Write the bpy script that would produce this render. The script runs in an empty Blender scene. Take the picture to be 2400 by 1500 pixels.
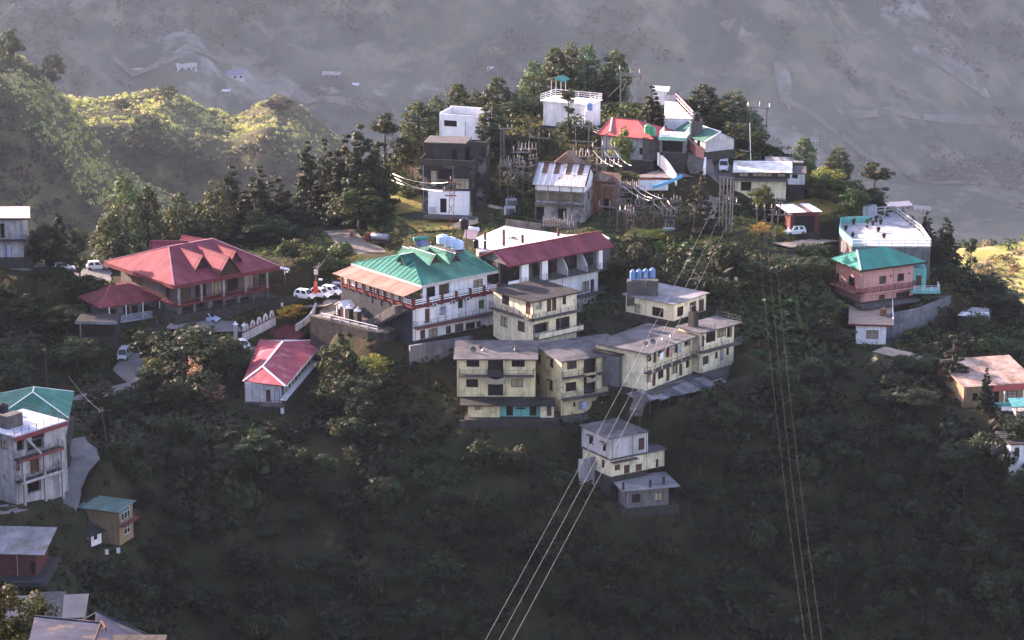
import bpy, math, random
import numpy as np
from mathutils import Vector, Matrix
C = bpy.context.scene.collection
R = math.radians
# ------------------------------------------------------------------ camera
PITCH = R(15.0); FOV = R(20.0); ZC = 160.0
FPX = 1200 / math.tan(FOV / 2)
cam_d = bpy.data.cameras.new("camera"); cam = bpy.data.objects.new("camera", cam_d); C.objects.link(cam)
cam_d.sensor_width = 36; cam_d.lens = 18 / math.tan(FOV / 2); cam_d.clip_start = 1; cam_d.clip_end = 20000
cam.location = (0, 0, ZC); cam.rotation_euler = (R(90) - PITCH, 0, 0)
bpy.context.scene.camera = cam
# ------------------------------------------------------------------ sky, sun, exposure
SUN = Vector((-0.76, 0.58, 0.30)).normalized()
world = bpy.data.worlds.new("World"); bpy.context.scene.world = world; world.use_nodes = True
_wn = world.node_tree.nodes; _wl = world.node_tree.links
_sky = _wn.new("ShaderNodeTexSky"); _sky.sky_type = 'NISHITA'; _sky.sun_disc = False
_sky.sun_elevation = math.asin(SUN.z); _sky.sun_rotation = math.atan2(SUN.x, SUN.y); _sky.dust_density = 1.0; _sky.ozone_density = 2.0
_wl.new(_sky.outputs[0], _wn["Background"].inputs[0]); _wn["Background"].inputs[1].default_value = 0.15
_sd = bpy.data.lights.new("sun", 'SUN'); _sd.energy = 4.6; _sd.angle = R(0.5); _sd.color = (1.0, 0.92, 0.80)
_so = bpy.data.objects.new("sun", _sd); C.objects.link(_so); _so.rotation_euler = SUN.to_track_quat('Z', 'Y').to_euler()
_so.location = (-300, 500, 400)
vs = bpy.context.scene.view_settings
vs.view_transform = 'Standard'; vs.look = 'None'; vs.exposure = 2.27; vs.gamma = 1; vs.use_curve_mapping = False
vs.use_white_balance = True; vs.white_balance_temperature = 7900; vs.white_balance_tint = 34   # the camera's own white balance
cy = bpy.context.scene.cycles
cy.max_bounces = 6; cy.diffuse_bounces = 3; cy.glossy_bounces = 2; cy.transmission_bounces = 3; cy.volume_bounces = 0
cy.sample_clamp_indirect = 4; cy.caustics_reflective = False; cy.caustics_refractive = False

# ------------------------------------------------------------------ picture <-> place
_cp, _sp = math.cos(PITCH), math.sin(PITCH)
def ray(u, v):
    a = (u - 1200) / FPX; b = (750 - v) / FPX
    return Vector((a, _cp + b * _sp, -_sp + b * _cp))
def P(u, v, y):
    d = ray(u, v); return Vector((0, 0, ZC)) + d * (y / d.y)
def PZ(u, v, z):
    d = ray(u, v); return Vector((0, 0, ZC)) + d * ((z - ZC) / d.z)
def proj(p):
    q = Vector(p) - Vector((0, 0, ZC)); dep = q.y * _cp - q.z * _sp; up = q.y * _sp + q.z * _cp
    return 1200 + FPX * q.x / dep, 750 - FPX * up / dep
def PXM(y): return FPX / (y * 1.035)       # photo pixels per metre at distance y
def mk(ox, oy, s): return lambda x, y: (ox + x * s, oy + y * s)
Z1 = mk(800, 480, .29338); Z2 = mk(1000, 640, 1 / 3); Z3 = mk(150, 520, .31993); Z4 = mk(880, 240, .25833); Z5 = mk(1200, 90, .31334)
Z6 = mk(1780, 380, .29328); Z7 = mk(0, 860, .42662); Z8 = mk(1900, 700, .26667); Z9 = mk(0, 60, .375); Z10 = mk(1300, 940, .2)
ZA = mk(1200, 160, .16); ZB = mk(1480, 180, .2); ZC3 = mk(1380, 380, .14668); ZD = mk(0, 460, .16); ZE = mk(640, 600, .13333); ZF = mk(1640, 440, .13333)

# ------------------------------------------------------------------ materials
MATS = {}
def _base(name):
    m = bpy.data.materials.new(name); m.use_nodes = True
    return m, m.node_tree.nodes, m.node_tree.links, m.node_tree.nodes["Principled BSDF"]
def lin(h):
    h = h.lstrip('#'); c = [int(h[i:i + 2], 16) / 255 for i in (0, 2, 4)]
    return tuple(x / 12.92 if x < .04045 else ((x + .055) / 1.055) ** 2.4 for x in c)
def mat(name, col, rough=.85, var=.3, scale=.7, streak=0.0, bump=0.0, metal=0.0, spec=.14, rib=0.0, rust=None, rust_amt=.5, rust_scale=.5, seam=0.0):
    """painted / plastered / metal surface with mottling, rain streaks, worn patches and (rib) corrugation along UV u"""
    if name in MATS: return MATS[name]
    m, n, l, b = _base(name)
    tc = n.new("ShaderNodeTexCoord"); oi = n.new("ShaderNodeObjectInfo"); of = n.new("ShaderNodeVectorMath"); of.operation = 'SCALE'; of.inputs[0].default_value = (61.0, 37.0, 0.0); l.new(oi.outputs["Random"], of.inputs["Scale"])
    av = n.new("ShaderNodeVectorMath"); l.new(tc.outputs["Object"], av.inputs[0]); l.new(of.outputs[0], av.inputs[1]); src = av.outputs[0]   # every object gets its own stains
    nz = n.new("ShaderNodeTexNoise"); nz.inputs["Scale"].default_value = scale; nz.inputs["Detail"].default_value = 8; nz.inputs["Roughness"].default_value = .65
    l.new(src, nz.inputs["Vector"])
    mr = n.new("ShaderNodeMapRange"); mr.inputs[1].default_value = .3; mr.inputs[2].default_value = .7; mr.inputs[3].default_value = 1 - var; mr.inputs[4].default_value = 1 + var * .4
    l.new(nz.outputs[0], mr.inputs[0]); fac = mr.outputs[0]
    if streak:
        mp = n.new("ShaderNodeMapping"); mp.inputs["Scale"].default_value = (2.2, 2.2, .16); l.new(src, mp.inputs[0])
        n2 = n.new("ShaderNodeTexNoise"); n2.inputs["Scale"].default_value = 1.0; n2.inputs["Detail"].default_value = 6; l.new(mp.outputs[0], n2.inputs["Vector"])
        m2 = n.new("ShaderNodeMapRange"); m2.inputs[1].default_value = .45; m2.inputs[2].default_value = .68; m2.inputs[3].default_value = 1; m2.inputs[4].default_value = 1 - streak
        l.new(n2.outputs[0], m2.inputs[0]); mu = n.new("ShaderNodeMath"); mu.operation = 'MULTIPLY'; l.new(fac, mu.inputs[0]); l.new(m2.outputs[0], mu.inputs[1]); fac = mu.outputs[0]
    vm = n.new("ShaderNodeVectorMath"); vm.operation = 'SCALE'; vm.inputs[0].default_value = col; l.new(fac, vm.inputs["Scale"])
    out = vm.outputs[0]
    if rust is not None:
        n3 = n.new("ShaderNodeTexNoise"); n3.inputs["Scale"].default_value = rust_scale; n3.inputs["Detail"].default_value = 9; n3.inputs["Roughness"].default_value = .7; l.new(src, n3.inputs["Vector"])
        m3 = n.new("ShaderNodeMapRange"); t = 1 - rust_amt; m3.inputs[1].default_value = .3 + .4 * t - .04; m3.inputs[2].default_value = .3 + .4 * t + .06; l.new(n3.outputs[0], m3.inputs[0])
        mx = n.new("ShaderNodeMix"); mx.data_type = 'RGBA'; l.new(m3.outputs[0], mx.inputs[0]); l.new(out, mx.inputs[6]); mx.inputs[7].default_value = (*rust, 1); out = mx.outputs[2]
    hgt = None
    if rib:
        uv = tc.outputs["UV"]; sx = n.new("ShaderNodeSeparateXYZ"); l.new(uv, sx.inputs[0])
        m4 = n.new("ShaderNodeMath"); m4.operation = 'MULTIPLY'; m4.inputs[1].default_value = 2 * math.pi / rib; l.new(sx.outputs[0], m4.inputs[0])
        m5 = n.new("ShaderNodeMath"); m5.operation = 'SINE'; l.new(m4.outputs[0], m5.inputs[0])
        bp = n.new("ShaderNodeBump"); bp.inputs["Strength"].default_value = .6; bp.inputs["Distance"].default_value = .05; l.new(m5.outputs[0], bp.inputs["Height"]); hgt = bp.outputs[0]
        # sheet seams: each sheet a slightly different age
        m6 = n.new("ShaderNodeVectorMath"); m6.operation = 'DIVIDE'; m6.inputs[1].default_value = (.9, 2.6, 1); l.new(uv, m6.inputs[0])
        m7 = n.new("ShaderNodeVectorMath"); m7.operation = 'FLOOR'; l.new(m6.outputs[0], m7.inputs[0])
        wn = n.new("ShaderNodeTexWhiteNoise"); wn.noise_dimensions = '3D'; l.new(m7.outputs[0], wn.inputs[0])
        m8 = n.new("ShaderNodeMapRange"); m8.inputs[3].default_value = 1 - seam; m8.inputs[4].default_value = 1 + seam * .5; l.new(wn.outputs[0], m8.inputs[0])
        m9 = n.new("ShaderNodeVectorMath"); m9.operation = 'SCALE'; l.new(out, m9.inputs[0]); l.new(m8.outputs[0], m9.inputs["Scale"]); out = m9.outputs[0]
    if bump:
        bp2 = n.new("ShaderNodeBump"); bp2.inputs["Strength"].default_value = bump; bp2.inputs["Distance"].default_value = .08
        n5 = n.new("ShaderNodeTexNoise"); n5.inputs["Scale"].default_value = 4; n5.inputs["Detail"].default_value = 6; l.new(src, n5.inputs["Vector"]); l.new(n5.outputs[0], bp2.inputs["Height"])
        if hgt: l.new(hgt, bp2.inputs["Normal"])
        hgt = bp2.outputs[0]
    if hgt: l.new(hgt, b.inputs["Normal"])
    l.new(out, b.inputs["Base Color"]); b.inputs["Roughness"].default_value = rough; b.inputs["Metallic"].default_value = metal
    b.inputs["Specular IOR Level"].default_value = spec
    MATS[name] = m; return m
def foliage(name, trans=.35):
    if name in MATS: return MATS[name]
    m, n, l, b = _base(name)
    at = n.new("ShaderNodeAttribute"); at.attribute_name = "leaf_colour"
    oi = n.new("ShaderNodeObjectInfo")
    hs = n.new("ShaderNodeHueSaturation")
    r1 = n.new("ShaderNodeMapRange"); r1.inputs[3].default_value = .505; r1.inputs[4].default_value = .555; l.new(oi.outputs["Random"], r1.inputs[0]); l.new(r1.outputs[0], hs.inputs["Hue"])
    r2 = n.new("ShaderNodeMapRange"); r2.inputs[3].default_value = .55; r2.inputs[4].default_value = 1.45; l.new(oi.outputs["Random"], r2.inputs[0]); l.new(r2.outputs[0], hs.inputs["Value"])
    l.new(at.outputs["Color"], hs.inputs["Color"])
    l.new(hs.outputs[0], b.inputs["Base Color"]); b.inputs["Roughness"].default_value = .65; b.inputs["Specular IOR Level"].default_value = .25
    tr = n.new("ShaderNodeBsdfTranslucent"); g = n.new("ShaderNodeMix"); g.data_type = 'RGBA'; g.blend_type = 'MULTIPLY'; g.inputs[0].default_value = 1; g.inputs[7].default_value = (1.25, 1.35, .75, 1)
    l.new(hs.outputs[0], g.inputs[6]); l.new(g.outputs[2], tr.inputs[0])
    mx = n.new("ShaderNodeMixShader"); mx.inputs[0].default_value = trans; l.new(b.outputs[0], mx.inputs[1]); l.new(tr.outputs[0], mx.inputs[2])
    l.new(mx.outputs[0], n["Material Output"].inputs[0])
    MATS[name] = m; return m
def glass():
    if 'glass' in MATS: return MATS['glass']
    m, n, l, b = _base('glass'); b.inputs["Base Color"].default_value = (.015, .016, .02, 1); b.inputs["Roughness"].default_value = .22; b.inputs["Specular IOR Level"].default_value = .35
    MATS['glass'] = m; return m

# ------------------------------------------------------------------ objects
def tag(o, label=None, cat=None, group=None, kind=None):
    if label: o["label"] = label
    if cat: o["category"] = cat
    if group: o["group"] = group
    if kind: o["kind"] = kind
    return o
def empty(name, loc=(0, 0, 0), rz=0, label=None, cat=None, group=None):
    o = bpy.data.objects.new(name, None); C.objects.link(o); o.location = loc; o.rotation_euler = (0, 0, rz); o.empty_display_size = .3
    return tag(o, label, cat, group)
def copy_tree(o, parent=None):
    c = o.copy(); C.objects.link(c)
    if parent is not None: c.parent = parent
    for ch in [x for x in bpy.data.objects if x.parent == o]: copy_tree(ch, c)
    return c
class MB:
    def __init__(s): s.v = []; s.f = []; s.uv = []; s.sm = []
    def add(s, vs, fs, uv=None, smooth=False):
        k = len(s.v); s.v += [tuple(p) for p in vs]
        for i, f in enumerate(fs):
            s.f.append([k + j for j in f]); s.uv.append(uv[i] if uv else None); s.sm.append(smooth)
        return s
    def box(s, x0, y0, z0, x1, y1, z1):
        v = [(x0, y0, z0), (x1, y0, z0), (x1, y1, z0), (x0, y1, z0), (x0, y0, z1), (x1, y0, z1), (x1, y1, z1), (x0, y1, z1)]
        return s.add(v, [(0, 3, 2, 1), (4, 5, 6, 7), (0, 1, 5, 4), (1, 2, 6, 5), (2, 3, 7, 6), (3, 0, 4, 7)])
    def bar(s, a, b, w, h=None):
        """rectangular bar between two points"""
        h = h or w; a = Vector(a); b = Vector(b); d = (b - a).normalized(); up = Vector((0, 0, 1)) if abs(d.z) < .95 else Vector((1, 0, 0))
        r = d.cross(up).normalized(); t = r.cross(d); v = []
        for p in (a, b):
            for i, j in ((-1, -1), (1, -1), (1, 1), (-1, 1)): v.append(p + r * i * w / 2 + t * j * h / 2)
        return s.add(v, [(3, 2, 1, 0), (4, 5, 6, 7), (0, 1, 5, 4), (1, 2, 6, 5), (2, 3, 7, 6), (3, 0, 4, 7)])
    def tube(s, pts, rad, n=6, cap=True):
        pts = [Vector(p) for p in pts]; rad = rad if isinstance(rad, (list, tuple)) else [rad] * len(pts); v = []; f = []
        for i, p in enumerate(pts):
            d = (pts[min(i + 1, len(pts) - 1)] - pts[max(i - 1, 0)]).normalized(); up = Vector((0, 0, 1)) if abs(d.z) < .9 else Vector((1, 0, 0))
            r = d.cross(up).normalized(); t = r.cross(d)
            for k in range(n): a = 2 * math.pi * k / n; v.append(p + (r * math.cos(a) + t * math.sin(a)) * rad[i])
        for i in range(len(pts) - 1):
            for k in range(n): f.append((i * n + k, i * n + (k + 1) % n, (i + 1) * n + (k + 1) % n, (i + 1) * n + k))
        if cap: f.append(tuple(range(n - 1, -1, -1))); f.append(tuple(range((len(pts) - 1) * n, len(pts) * n)))
        return s.add(v, f, smooth=n > 5)
    def lathe(s, prof, n=16, c=(0, 0, 0)):
        v = []; f = []
        for (r, z) in prof:
            for k in range(n): a = 2 * math.pi * k / n; v.append((c[0] + r * math.cos(a), c[1] + r * math.sin(a), c[2] + z))
        for i in range(len(prof) - 1):
            for k in range(n): f.append((i * n + k, i * n + (k + 1) % n, (i + 1) * n + (k + 1) % n, (i + 1) * n + k))
        f.append(tuple(range(n - 1, -1, -1))); f.append(tuple(range((len(prof) - 1) * n, len(prof) * n)))
        return s.add(v, f)
    def prism(s, poly, z0, z1):
        n = len(poly); v = [(p[0], p[1], z0) for p in poly] + [(p[0], p[1], z1) for p in poly]
        return s.add(v, [tuple(range(n - 1, -1, -1)), tuple(range(n, 2 * n))] + [(i, (i + 1) % n, n + (i + 1) % n, n + i) for i in range(n)])
    def sheet(s, poly, th=.06):
        """thin plate with thickness below a 3-D polygon, UV u along its first edge"""
        pts = [Vector(p) for p in poly]; n = len(pts); e = (pts[1] - pts[0]).normalized(); nm = e.cross(pts[-1] - pts[0]).normalized()
        if nm.z < 0: nm = -nm
        t = nm.cross(e); low = [p - nm * th for p in pts]
        uvt = [((p - pts[0]).dot(e) + 100, abs((p - pts[0]).dot(t))) for p in pts]
        fs = [tuple(range(n)), tuple(range(2 * n - 1, n - 1, -1))] + [(i, n + i, n + (i + 1) % n, (i + 1) % n) for i in range(n)]
        return s.add(pts + low, fs, [uvt, uvt[::-1]] + [None] * n)
    def build(s, name, m, parent=None):
        me = bpy.data.meshes.new(name); me.from_pydata(s.v, [], s.f)
        if any(u is not None for u in s.uv):
            ul = me.uv_layers.new(name="UVMap"); k = 0
            for f, u in zip(s.f, s.uv):
                for j in range(len(f)):
                    ul.data[k].uv = u[j] if u else (0, 0); k += 1
        if any(s.sm): me.polygons.foreach_set("use_smooth", s.sm)
        if m: me.materials.append(m)
        o = bpy.data.objects.new(name, me); C.objects.link(o)
        if parent is not None: o.parent = parent
        return o
PADS = []    # levelled ground under buildings: (polygon, z)
# ------------------------------------------------------------------ building kit
class Bld:
    def __init__(s, name, label, cat, near, y0, right=None, left=None, vbase=None, W=None, D=None, yaw=None, wy=.5, group=None, foundation='stone', pad=True, fz=7.0):
        A = P(near[0], near[1], y0); s.A = A; zp = A.z
        angs = []
        if yaw is None:
            if right: r = PZ(*right, zp) - A; angs.append((math.atan2(r.y, r.x), 1 - wy if left else 1))
            if left: q = PZ(*left, zp) - A; angs.append((math.atan2(q.y, q.x) - math.pi / 2, wy if right else 1))
            yaw = sum(a * w for a, w in angs) / sum(w for a, w in angs)
        else: yaw = R(yaw)
        s.yaw = yaw; s.ex = Vector((math.cos(yaw), math.sin(yaw), 0)); s.ey = Vector((-math.sin(yaw), math.cos(yaw), 0))
        s.zb = P(near[0], vbase, y0).z; s.H = zp - s.zb; s.O = Vector((A.x, A.y, s.zb))
        s.W = W if W else s._solve(right[0], s.ex); s.D = D if D else s._solve(left[0], s.ey)
        s.root = empty(name, s.O, yaw, label, cat, group)
        s.frame = M_FRAME; s.door = M_DOOR; s.reveal = .16
        if foundation:
            MB().box(.05, .05, -fz, s.W - .05, s.D - .05, -.01).build('foundation', MATS[foundation], s.root)
        if pad: s.pad(0, 0, s.W, s.D if pad is True else pad, 0)
    def pad(s, x0, y0, x1, y1, z):
        PADS.append(([s.w(x0, y0), s.w(x1, y0), s.w(x1, y1), s.w(x0, y1)], s.zb + z))
    def _solve(s, u, d):
        lo, hi = .5, 60
        f = lambda t: proj(s.A + d * t)[0] - u
        if f(lo) * f(hi) > 0: return 8.0
        for _ in range(50):
            m = (lo + hi) / 2
            if f(lo) * f(m) <= 0: hi = m
            else: lo = m
        return lo
    def w(s, x, y, z=0): return s.O + s.ex * x + s.ey * y + Vector((0, 0, z))
    def zv(s, v):  return P(proj(s.A)[0], v, s.A.y).z - s.zb
    def on(s, face, u, v, d=0.0):
        """picture point on a vertical facade plane -> (along, height) in the building's own axes"""
        o = Vector((0, 0, ZC)); r = ray(u, v)
        nrm, p0 = {'F': (s.ey, s.w(0, d)), 'L': (s.ex, s.w(d, 0)), 'R': (s.ex, s.w(s.W - d, 0))}[face]
        t = (p0 - o).dot(nrm) / r.dot(nrm); q = o + r * t - s.O
        return (q.dot(s.ex) if face == 'F' else q.dot(s.ey)), q.z
    def at(s, u, v, z):
        q = PZ(u, v, s.zb + z) - s.O; return q.dot(s.ex), q.dot(s.ey)
    def rect(s, face, p, d=0.0):
        (ua, va), (ub, vb) = p; uc, vc = (ua + ub) / 2, (va + vb) / 2
        a = s.on(face, ua, vc, d)[0]; b = s.on(face, ub, vc, d)[0]; z1 = s.on(face, uc, va, d)[1]; z0 = s.on(face, uc, vb, d)[1]
        return min(a, b), max(a, b), z0, z1
    def walls(s, x0, y0, x1, y1, z0, z1, m, op=(), name='wall', faces='FLRB', parent=None):
        """box of walls with real openings; op: (face, rect in local metres or pixel corners, kind)"""
        mp = {'F': lambda a, d, z: (a, y0 + d, z), 'L': lambda a, d, z: (x0 + d, a, z), 'R': lambda a, d, z: (x1 - d, a, z), 'B': lambda a, d, z: (a, y1 - d, z)}
        rg = {'F': (x0, x1), 'L': (y0, y1), 'R': (y0, y1), 'B': (x0, x1)}; mb = MB(); wins = []
        for fc in faces:
            f = mp[fc]; a0, a1 = rg[fc]; H = []
            for o in op:
                if o[0] != fc: continue
                q = o[1]
                if len(q) == 2: q = s.rect(fc, q, {'F': y0, 'L': x0, 'R': s.W - x1}[fc])
                q = (max(q[0], a0 + .08), min(q[1], a1 - .08), max(q[2], z0 + .02), min(q[3], z1 - .1))
                if q[1] - q[0] < .25 or q[3] - q[2] < .25: continue
                if any(q[0] < h[1] and h[0] < q[1] and q[2] < h[3] and h[2] < q[3] for h, _ in H): continue
                H.append((q, o[2]))
            A = sorted({a0, a1} | {h[0] for h, _ in H} | {h[1] for h, _ in H}); Z = sorted({z0, z1} | {h[2] for h, _ in H} | {h[3] for h, _ in H})
            for i in range(len(A) - 1):
                for j in range(len(Z) - 1):
                    ac, zc = (A[i] + A[i + 1]) / 2, (Z[j] + Z[j + 1]) / 2
                    if any(h[0] < ac < h[1] and h[2] < zc < h[3] for h, _ in H): continue
                    mb.add([f(A[i], 0, Z[j]), f(A[i + 1], 0, Z[j]), f(A[i + 1], 0, Z[j + 1]), f(A[i], 0, Z[j + 1])], [(0, 1, 2, 3)])
            for h, k in H:
                dp = {'o': 1.3, 'O': 2.2}.get(k[0], s.reveal); c = [(h[0], h[2]), (h[1], h[2]), (h[1], h[3]), (h[0], h[3])]
                for i in range(4):
                    p, q = c[i], c[(i + 1) % 4]; mb.add([f(p[0], 0, p[1]), f(q[0], 0, q[1]), f(q[0], dp, q[1]), f(p[0], dp, p[1])], [(0, 1, 2, 3)])
                mb.add([f(*((p[0], dp, p[1]))) for p in c], [(0, 1, 2, 3)])
                wins.append((f, h, k, dp))
        mb.add([(x0, y0, z1), (x1, y0, z1), (x1, y1, z1), (x0, y1, z1)], [(0, 1, 2, 3)])
        w = mb.build(name, m, parent or s.root)
        if name == 'wall' and 'F' in faces and z1 - z0 > 3 and x1 - x0 > 5:
            for a in (x0 + .25, x0 + (x1 - x0) * .62):
                if not any(o[0] == 'F' and len(o[1]) == 4 and o[1][0] < a < o[1][1] for o in op): MB().tube([(a, y0 - .06, max(z0, -.5)), (a, y0 - .06, z1 - .05)], .045, 6).build('drainpipe', MATS['dim_white'], s.root)
        for f, h, k, dp in wins:
            if k[0] in 'oO':
                e = .012; c0 = [f(a, .5, z) for a, z in ((h[0] + e, h[2] + e), (h[1] - e, h[2] + e), (h[1] - e, h[3] - e), (h[0] + e, h[3] - e))]; c1 = [f(a, dp - e, z) for a, z in ((h[0] + e, h[2] + e), (h[1] - e, h[2] + e), (h[1] - e, h[3] - e), (h[0] + e, h[3] - e))]
                MB().add(c0 + c1, [(4, 5, 6, 7), (0, 1, 5, 4), (1, 2, 6, 5), (2, 3, 7, 6), (3, 0, 4, 7)]).build('recess', MATS['blue_shutter' if 'B' in k else 'pale_curtain' if 'Y' in k else 'dark_wall'], s.root)  # dark lining puts the shade inside deep openings into its colour
            else: s.fill(f, h, k)
        return w
    def fill(s, f, h, k):
        """window or door set into an opening: frame with its pane / leaf; k = w|d|s (+ 'c' sunshade, 'W' white frame, 'G' green leaf, 'B' blue leaf)"""
        a0, a1, z0, z1 = h; fw = .07; dd = .10
        def bx(mb, p, q, r, t, d0, d1):
            c = [f(a, d, z) for z in (r, t) for (a, d) in ((p, d0), (q, d0), (q, d1), (p, d1))]
            mb.add(c, [(0, 3, 2, 1), (4, 5, 6, 7), (0, 1, 5, 4), (1, 2, 6, 5), (2, 3, 7, 6), (3, 0, 4, 7)])
        fm = MATS['white_paint'] if 'W' in k else s.frame
        mb = MB(); d0, d1 = .03, dd
        bx(mb, a0 + .003, a0 + fw, z0 + .003, z1 - .003, d0, d1); bx(mb, a1 - fw, a1 - .003, z0 + .003, z1 - .003, d0, d1)
        bx(mb, a0 + fw, a1 - fw, z1 - fw, z1 - .003, d0, d1)
        if k[0] != 'd': bx(mb, a0 + fw, a1 - fw, z0 + .003, z0 + fw, d0, d1)
        if k[0] == 'd':
            fr = mb.build('door', fm, s.root); lm = {'G': 'green_door', 'B': 'blue_shutter', 'K': 'dark_void'}.get(([c for c in k if c in 'GBK'] or [''])[0]); lm = MATS[lm] if lm else s.door
            m2 = MB(); bx(m2, a0 + fw, a1 - fw, z0 + .01, z1 - fw, dd - .03, dd + .03)
            zm = (z0 + z1) / 2
            for (zz0, zz1) in ((z0 + .2, zm - .1), (zm + .1, z1 - .25)): bx(m2, a0 + fw + .12, a1 - fw - .12, zz0, zz1, dd - .055, dd - .031)
            m2.build('door_leaf', lm, fr)
        else:
            n = max(1, round((a1 - a0) / .75))
            for i in range(1, n): a = a0 + (a1 - a0) * i / n; bx(mb, a - .03, a + .03, z0 + fw, z1 - fw, d0 + .01, d1)
            if z1 - z0 > 1.3:
                for i in range(n): bx(mb, a0 + (a1 - a0) * i / n + (fw if i == 0 else .03), a0 + (a1 - a0) * (i + 1) / n - (fw if i == n - 1 else .03), z1 - .45, z1 - .39, d0 + .01, d1)
            fr = mb.build('window', fm, s.root)
            m2 = MB(); bx(m2, a0 + .01, a1 - .01, z0 + .01, z1 - .01, dd + .01, dd + .03)
            lm = {'G': 'green_door', 'B': 'blue_shutter', 'Y': 'pale_curtain'}.get(([c for c in k if c in 'GBY'] or [''])[0])
            q = (math.sin(a0 * 12.9 + z0 * 78.2 + s.O.x * 3.7) * 43758.5) % 1; m2.build('pane' if not lm else 'shutter', MATS[lm] if lm else MATS['pale_curtain'] if q < .16 else MATS['dim_curtain'] if q < .4 else glass(), fr)
        if 'c' in k:
            m3 = MB(); bx(m3, a0 - .2, a1 + .2, z1 + .08, z1 + .16, -.5, -.003); m3.build('sunshade', MATS['old_concrete'], fr)
    def box(s, name, x0, y0, z0, x1, y1, z1, m): return MB().box(x0, y0, z0, x1, y1, z1).build(name, m, s.root)
    def rail(s, pts, h, m, name='railing', step=1.4, bars=3, post=.07, bar=.04, pm=None, balus=0):
        mb = MB(); mp = mb if pm is None else MB()
        for a, b in zip(pts[:-1], pts[1:]):
            a = Vector(a); b = Vector(b); n = max(1, round((b - a).length / step))
            for i in range(n + 1): p = a + (b - a) * i / n; mp.bar(p, p + Vector((0, 0, h)), post)
            for j in range(bars): zz = Vector((0, 0, h * (j + 1) / bars - .03)); mb.bar(a + zz, b + zz, bar)
            if balus:
                nb = int((b - a).length / balus)
                for i in range(1, nb): p = a + (b - a) * i / nb; mb.bar(p + Vector((0, 0, .05)), p + Vector((0, 0, h - .05)), .03)
        r = mb.build(name, m, s.root)
        if pm is not None: mp.build('post_row', pm, r)
        return r
    def hip(s, x0, y0, x1, y1, z, ridge, m, cap=None, fascia=None, fh=.25, axis='x', th=.08, name='roof', capw=.16):
        """hipped roof over a rectangle; ridge = (a0, a1, z) along the axis"""
        ra, rb, rz = ridge
        if axis == 'x': ym = (y0 + y1) / 2; r0, r1 = (ra, ym, rz), (rb, ym, rz)
        else: xm = (x0 + x1) / 2; r0, r1 = (xm, ra, rz), (xm, rb, rz)
        a, b, c, d = (x0, y0, z), (x1, y0, z), (x1, y1, z), (x0, y1, z); mb = MB()
        if axis == 'x': polys = [[a, b, r1, r0], [b, c, r1], [c, d, r0, r1], [d, a, r0]]; hips = [(a, r0), (d, r0), (b, r1), (c, r1), (r0, r1)]
        else: polys = [[a, b, r0], [b, c, r1, r0], [c, d, r1], [d, a, r0, r1]]; hips = [(a, r0), (b, r0), (c, r1), (d, r1), (r0, r1)]
        for p in polys: mb.sheet(p, th)
        rf = mb.build(name, m, s.root)
        if cap:
            mc = MB()
            for p, q in hips:
                if (Vector(p) - Vector(q)).length > .3: mc.bar(Vector(p) + Vector((0, 0, .03)), Vector(q) + Vector((0, 0, .03)), capw, .08)
            mc.build('ridge_cap', cap, rf)
        if fascia:
            mf = MB(); t = .06
            mf.box(x0 - t, y0 - t, z - fh, x1 + t, y0 - .002, z - .02); mf.box(x0 - t, y1 + .002, z - fh, x1 + t, y1 + t, z - .02); mf.box(x0 - t, y0, z - fh, x0 - .002, y1, z - .02); mf.box(x1 + .002, y0, z - fh, x1 + t, y1, z - .02)
            mf.build('fascia', fascia, rf)
            MB().box(x0, y0, z - .16, x1, y1, z - .1).build('soffit', MATS['dark_wood'], rf)
        return rf
    def dormer(s, tip, back, half, drop, rm, gm, over=.25, cap=None):
        """gabled dormer: ridge from tip to back, gable triangle below the tip"""
        t = Vector(tip); b = Vector(back); d = Vector((b.x - t.x, b.y - t.y, 0)).normalized(); r = Vector((d.y, -d.x, 0)); dz = Vector((0, 0, drop)); b = Vector((b.x, b.y, t.z)); f = t - d * over
        mb = MB()
        for sg in (-1, 1): mb.sheet([f, f + r * sg * half * 1.12 - dz * 1.12, b + r * sg * half * .12 - dz * .12, b], .06)
        o = mb.build('dormer', rm, s.root)
        MB().add([t, t + r * half - dz, t - r * half - dz, t + d * .2, t + r * half - dz + d * .2, t - r * half - dz + d * .2], [(0, 2, 1), (3, 4, 5), (0, 1, 4, 3), (1, 2, 5, 4), (2, 0, 3, 5)]).build('gable', gm, o)
        if cap: MB().bar(f + Vector((0, 0, .03)), b + Vector((0, 0, .03)), .12, .06).build('ridge_cap', cap, o)
        return o
    def prism(s, name, pts, z0, z1, m, parent=None): return MB().prism(pts, z0, z1).build(name, m, parent or s.root)
def tank(name, label, loc, r, h, m, cat='water tank', group=None, parent_stand=None):
    o = empty(name, loc, 0, label, cat, group)
    pr = [(r * .96, 0), (r, .06)] ; k = 5
    for i in range(k): z = h * .82 * i / k; pr += [(r, z + .1), (r * 1.03, z + h * .08), (r, z + h * .13)]
    pr += [(r, h * .84), (r * .8, h * .95), (r * .35, h), (r * .34, h * 1.04)]
    MB().lathe(pr, 18).build('tank_body', m, o); MB().lathe([(r * .38, h * 1.041), (r * .38, h * 1.08), (r * .2, h * 1.1)], 14).build('lid', m, o)
    return o
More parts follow.
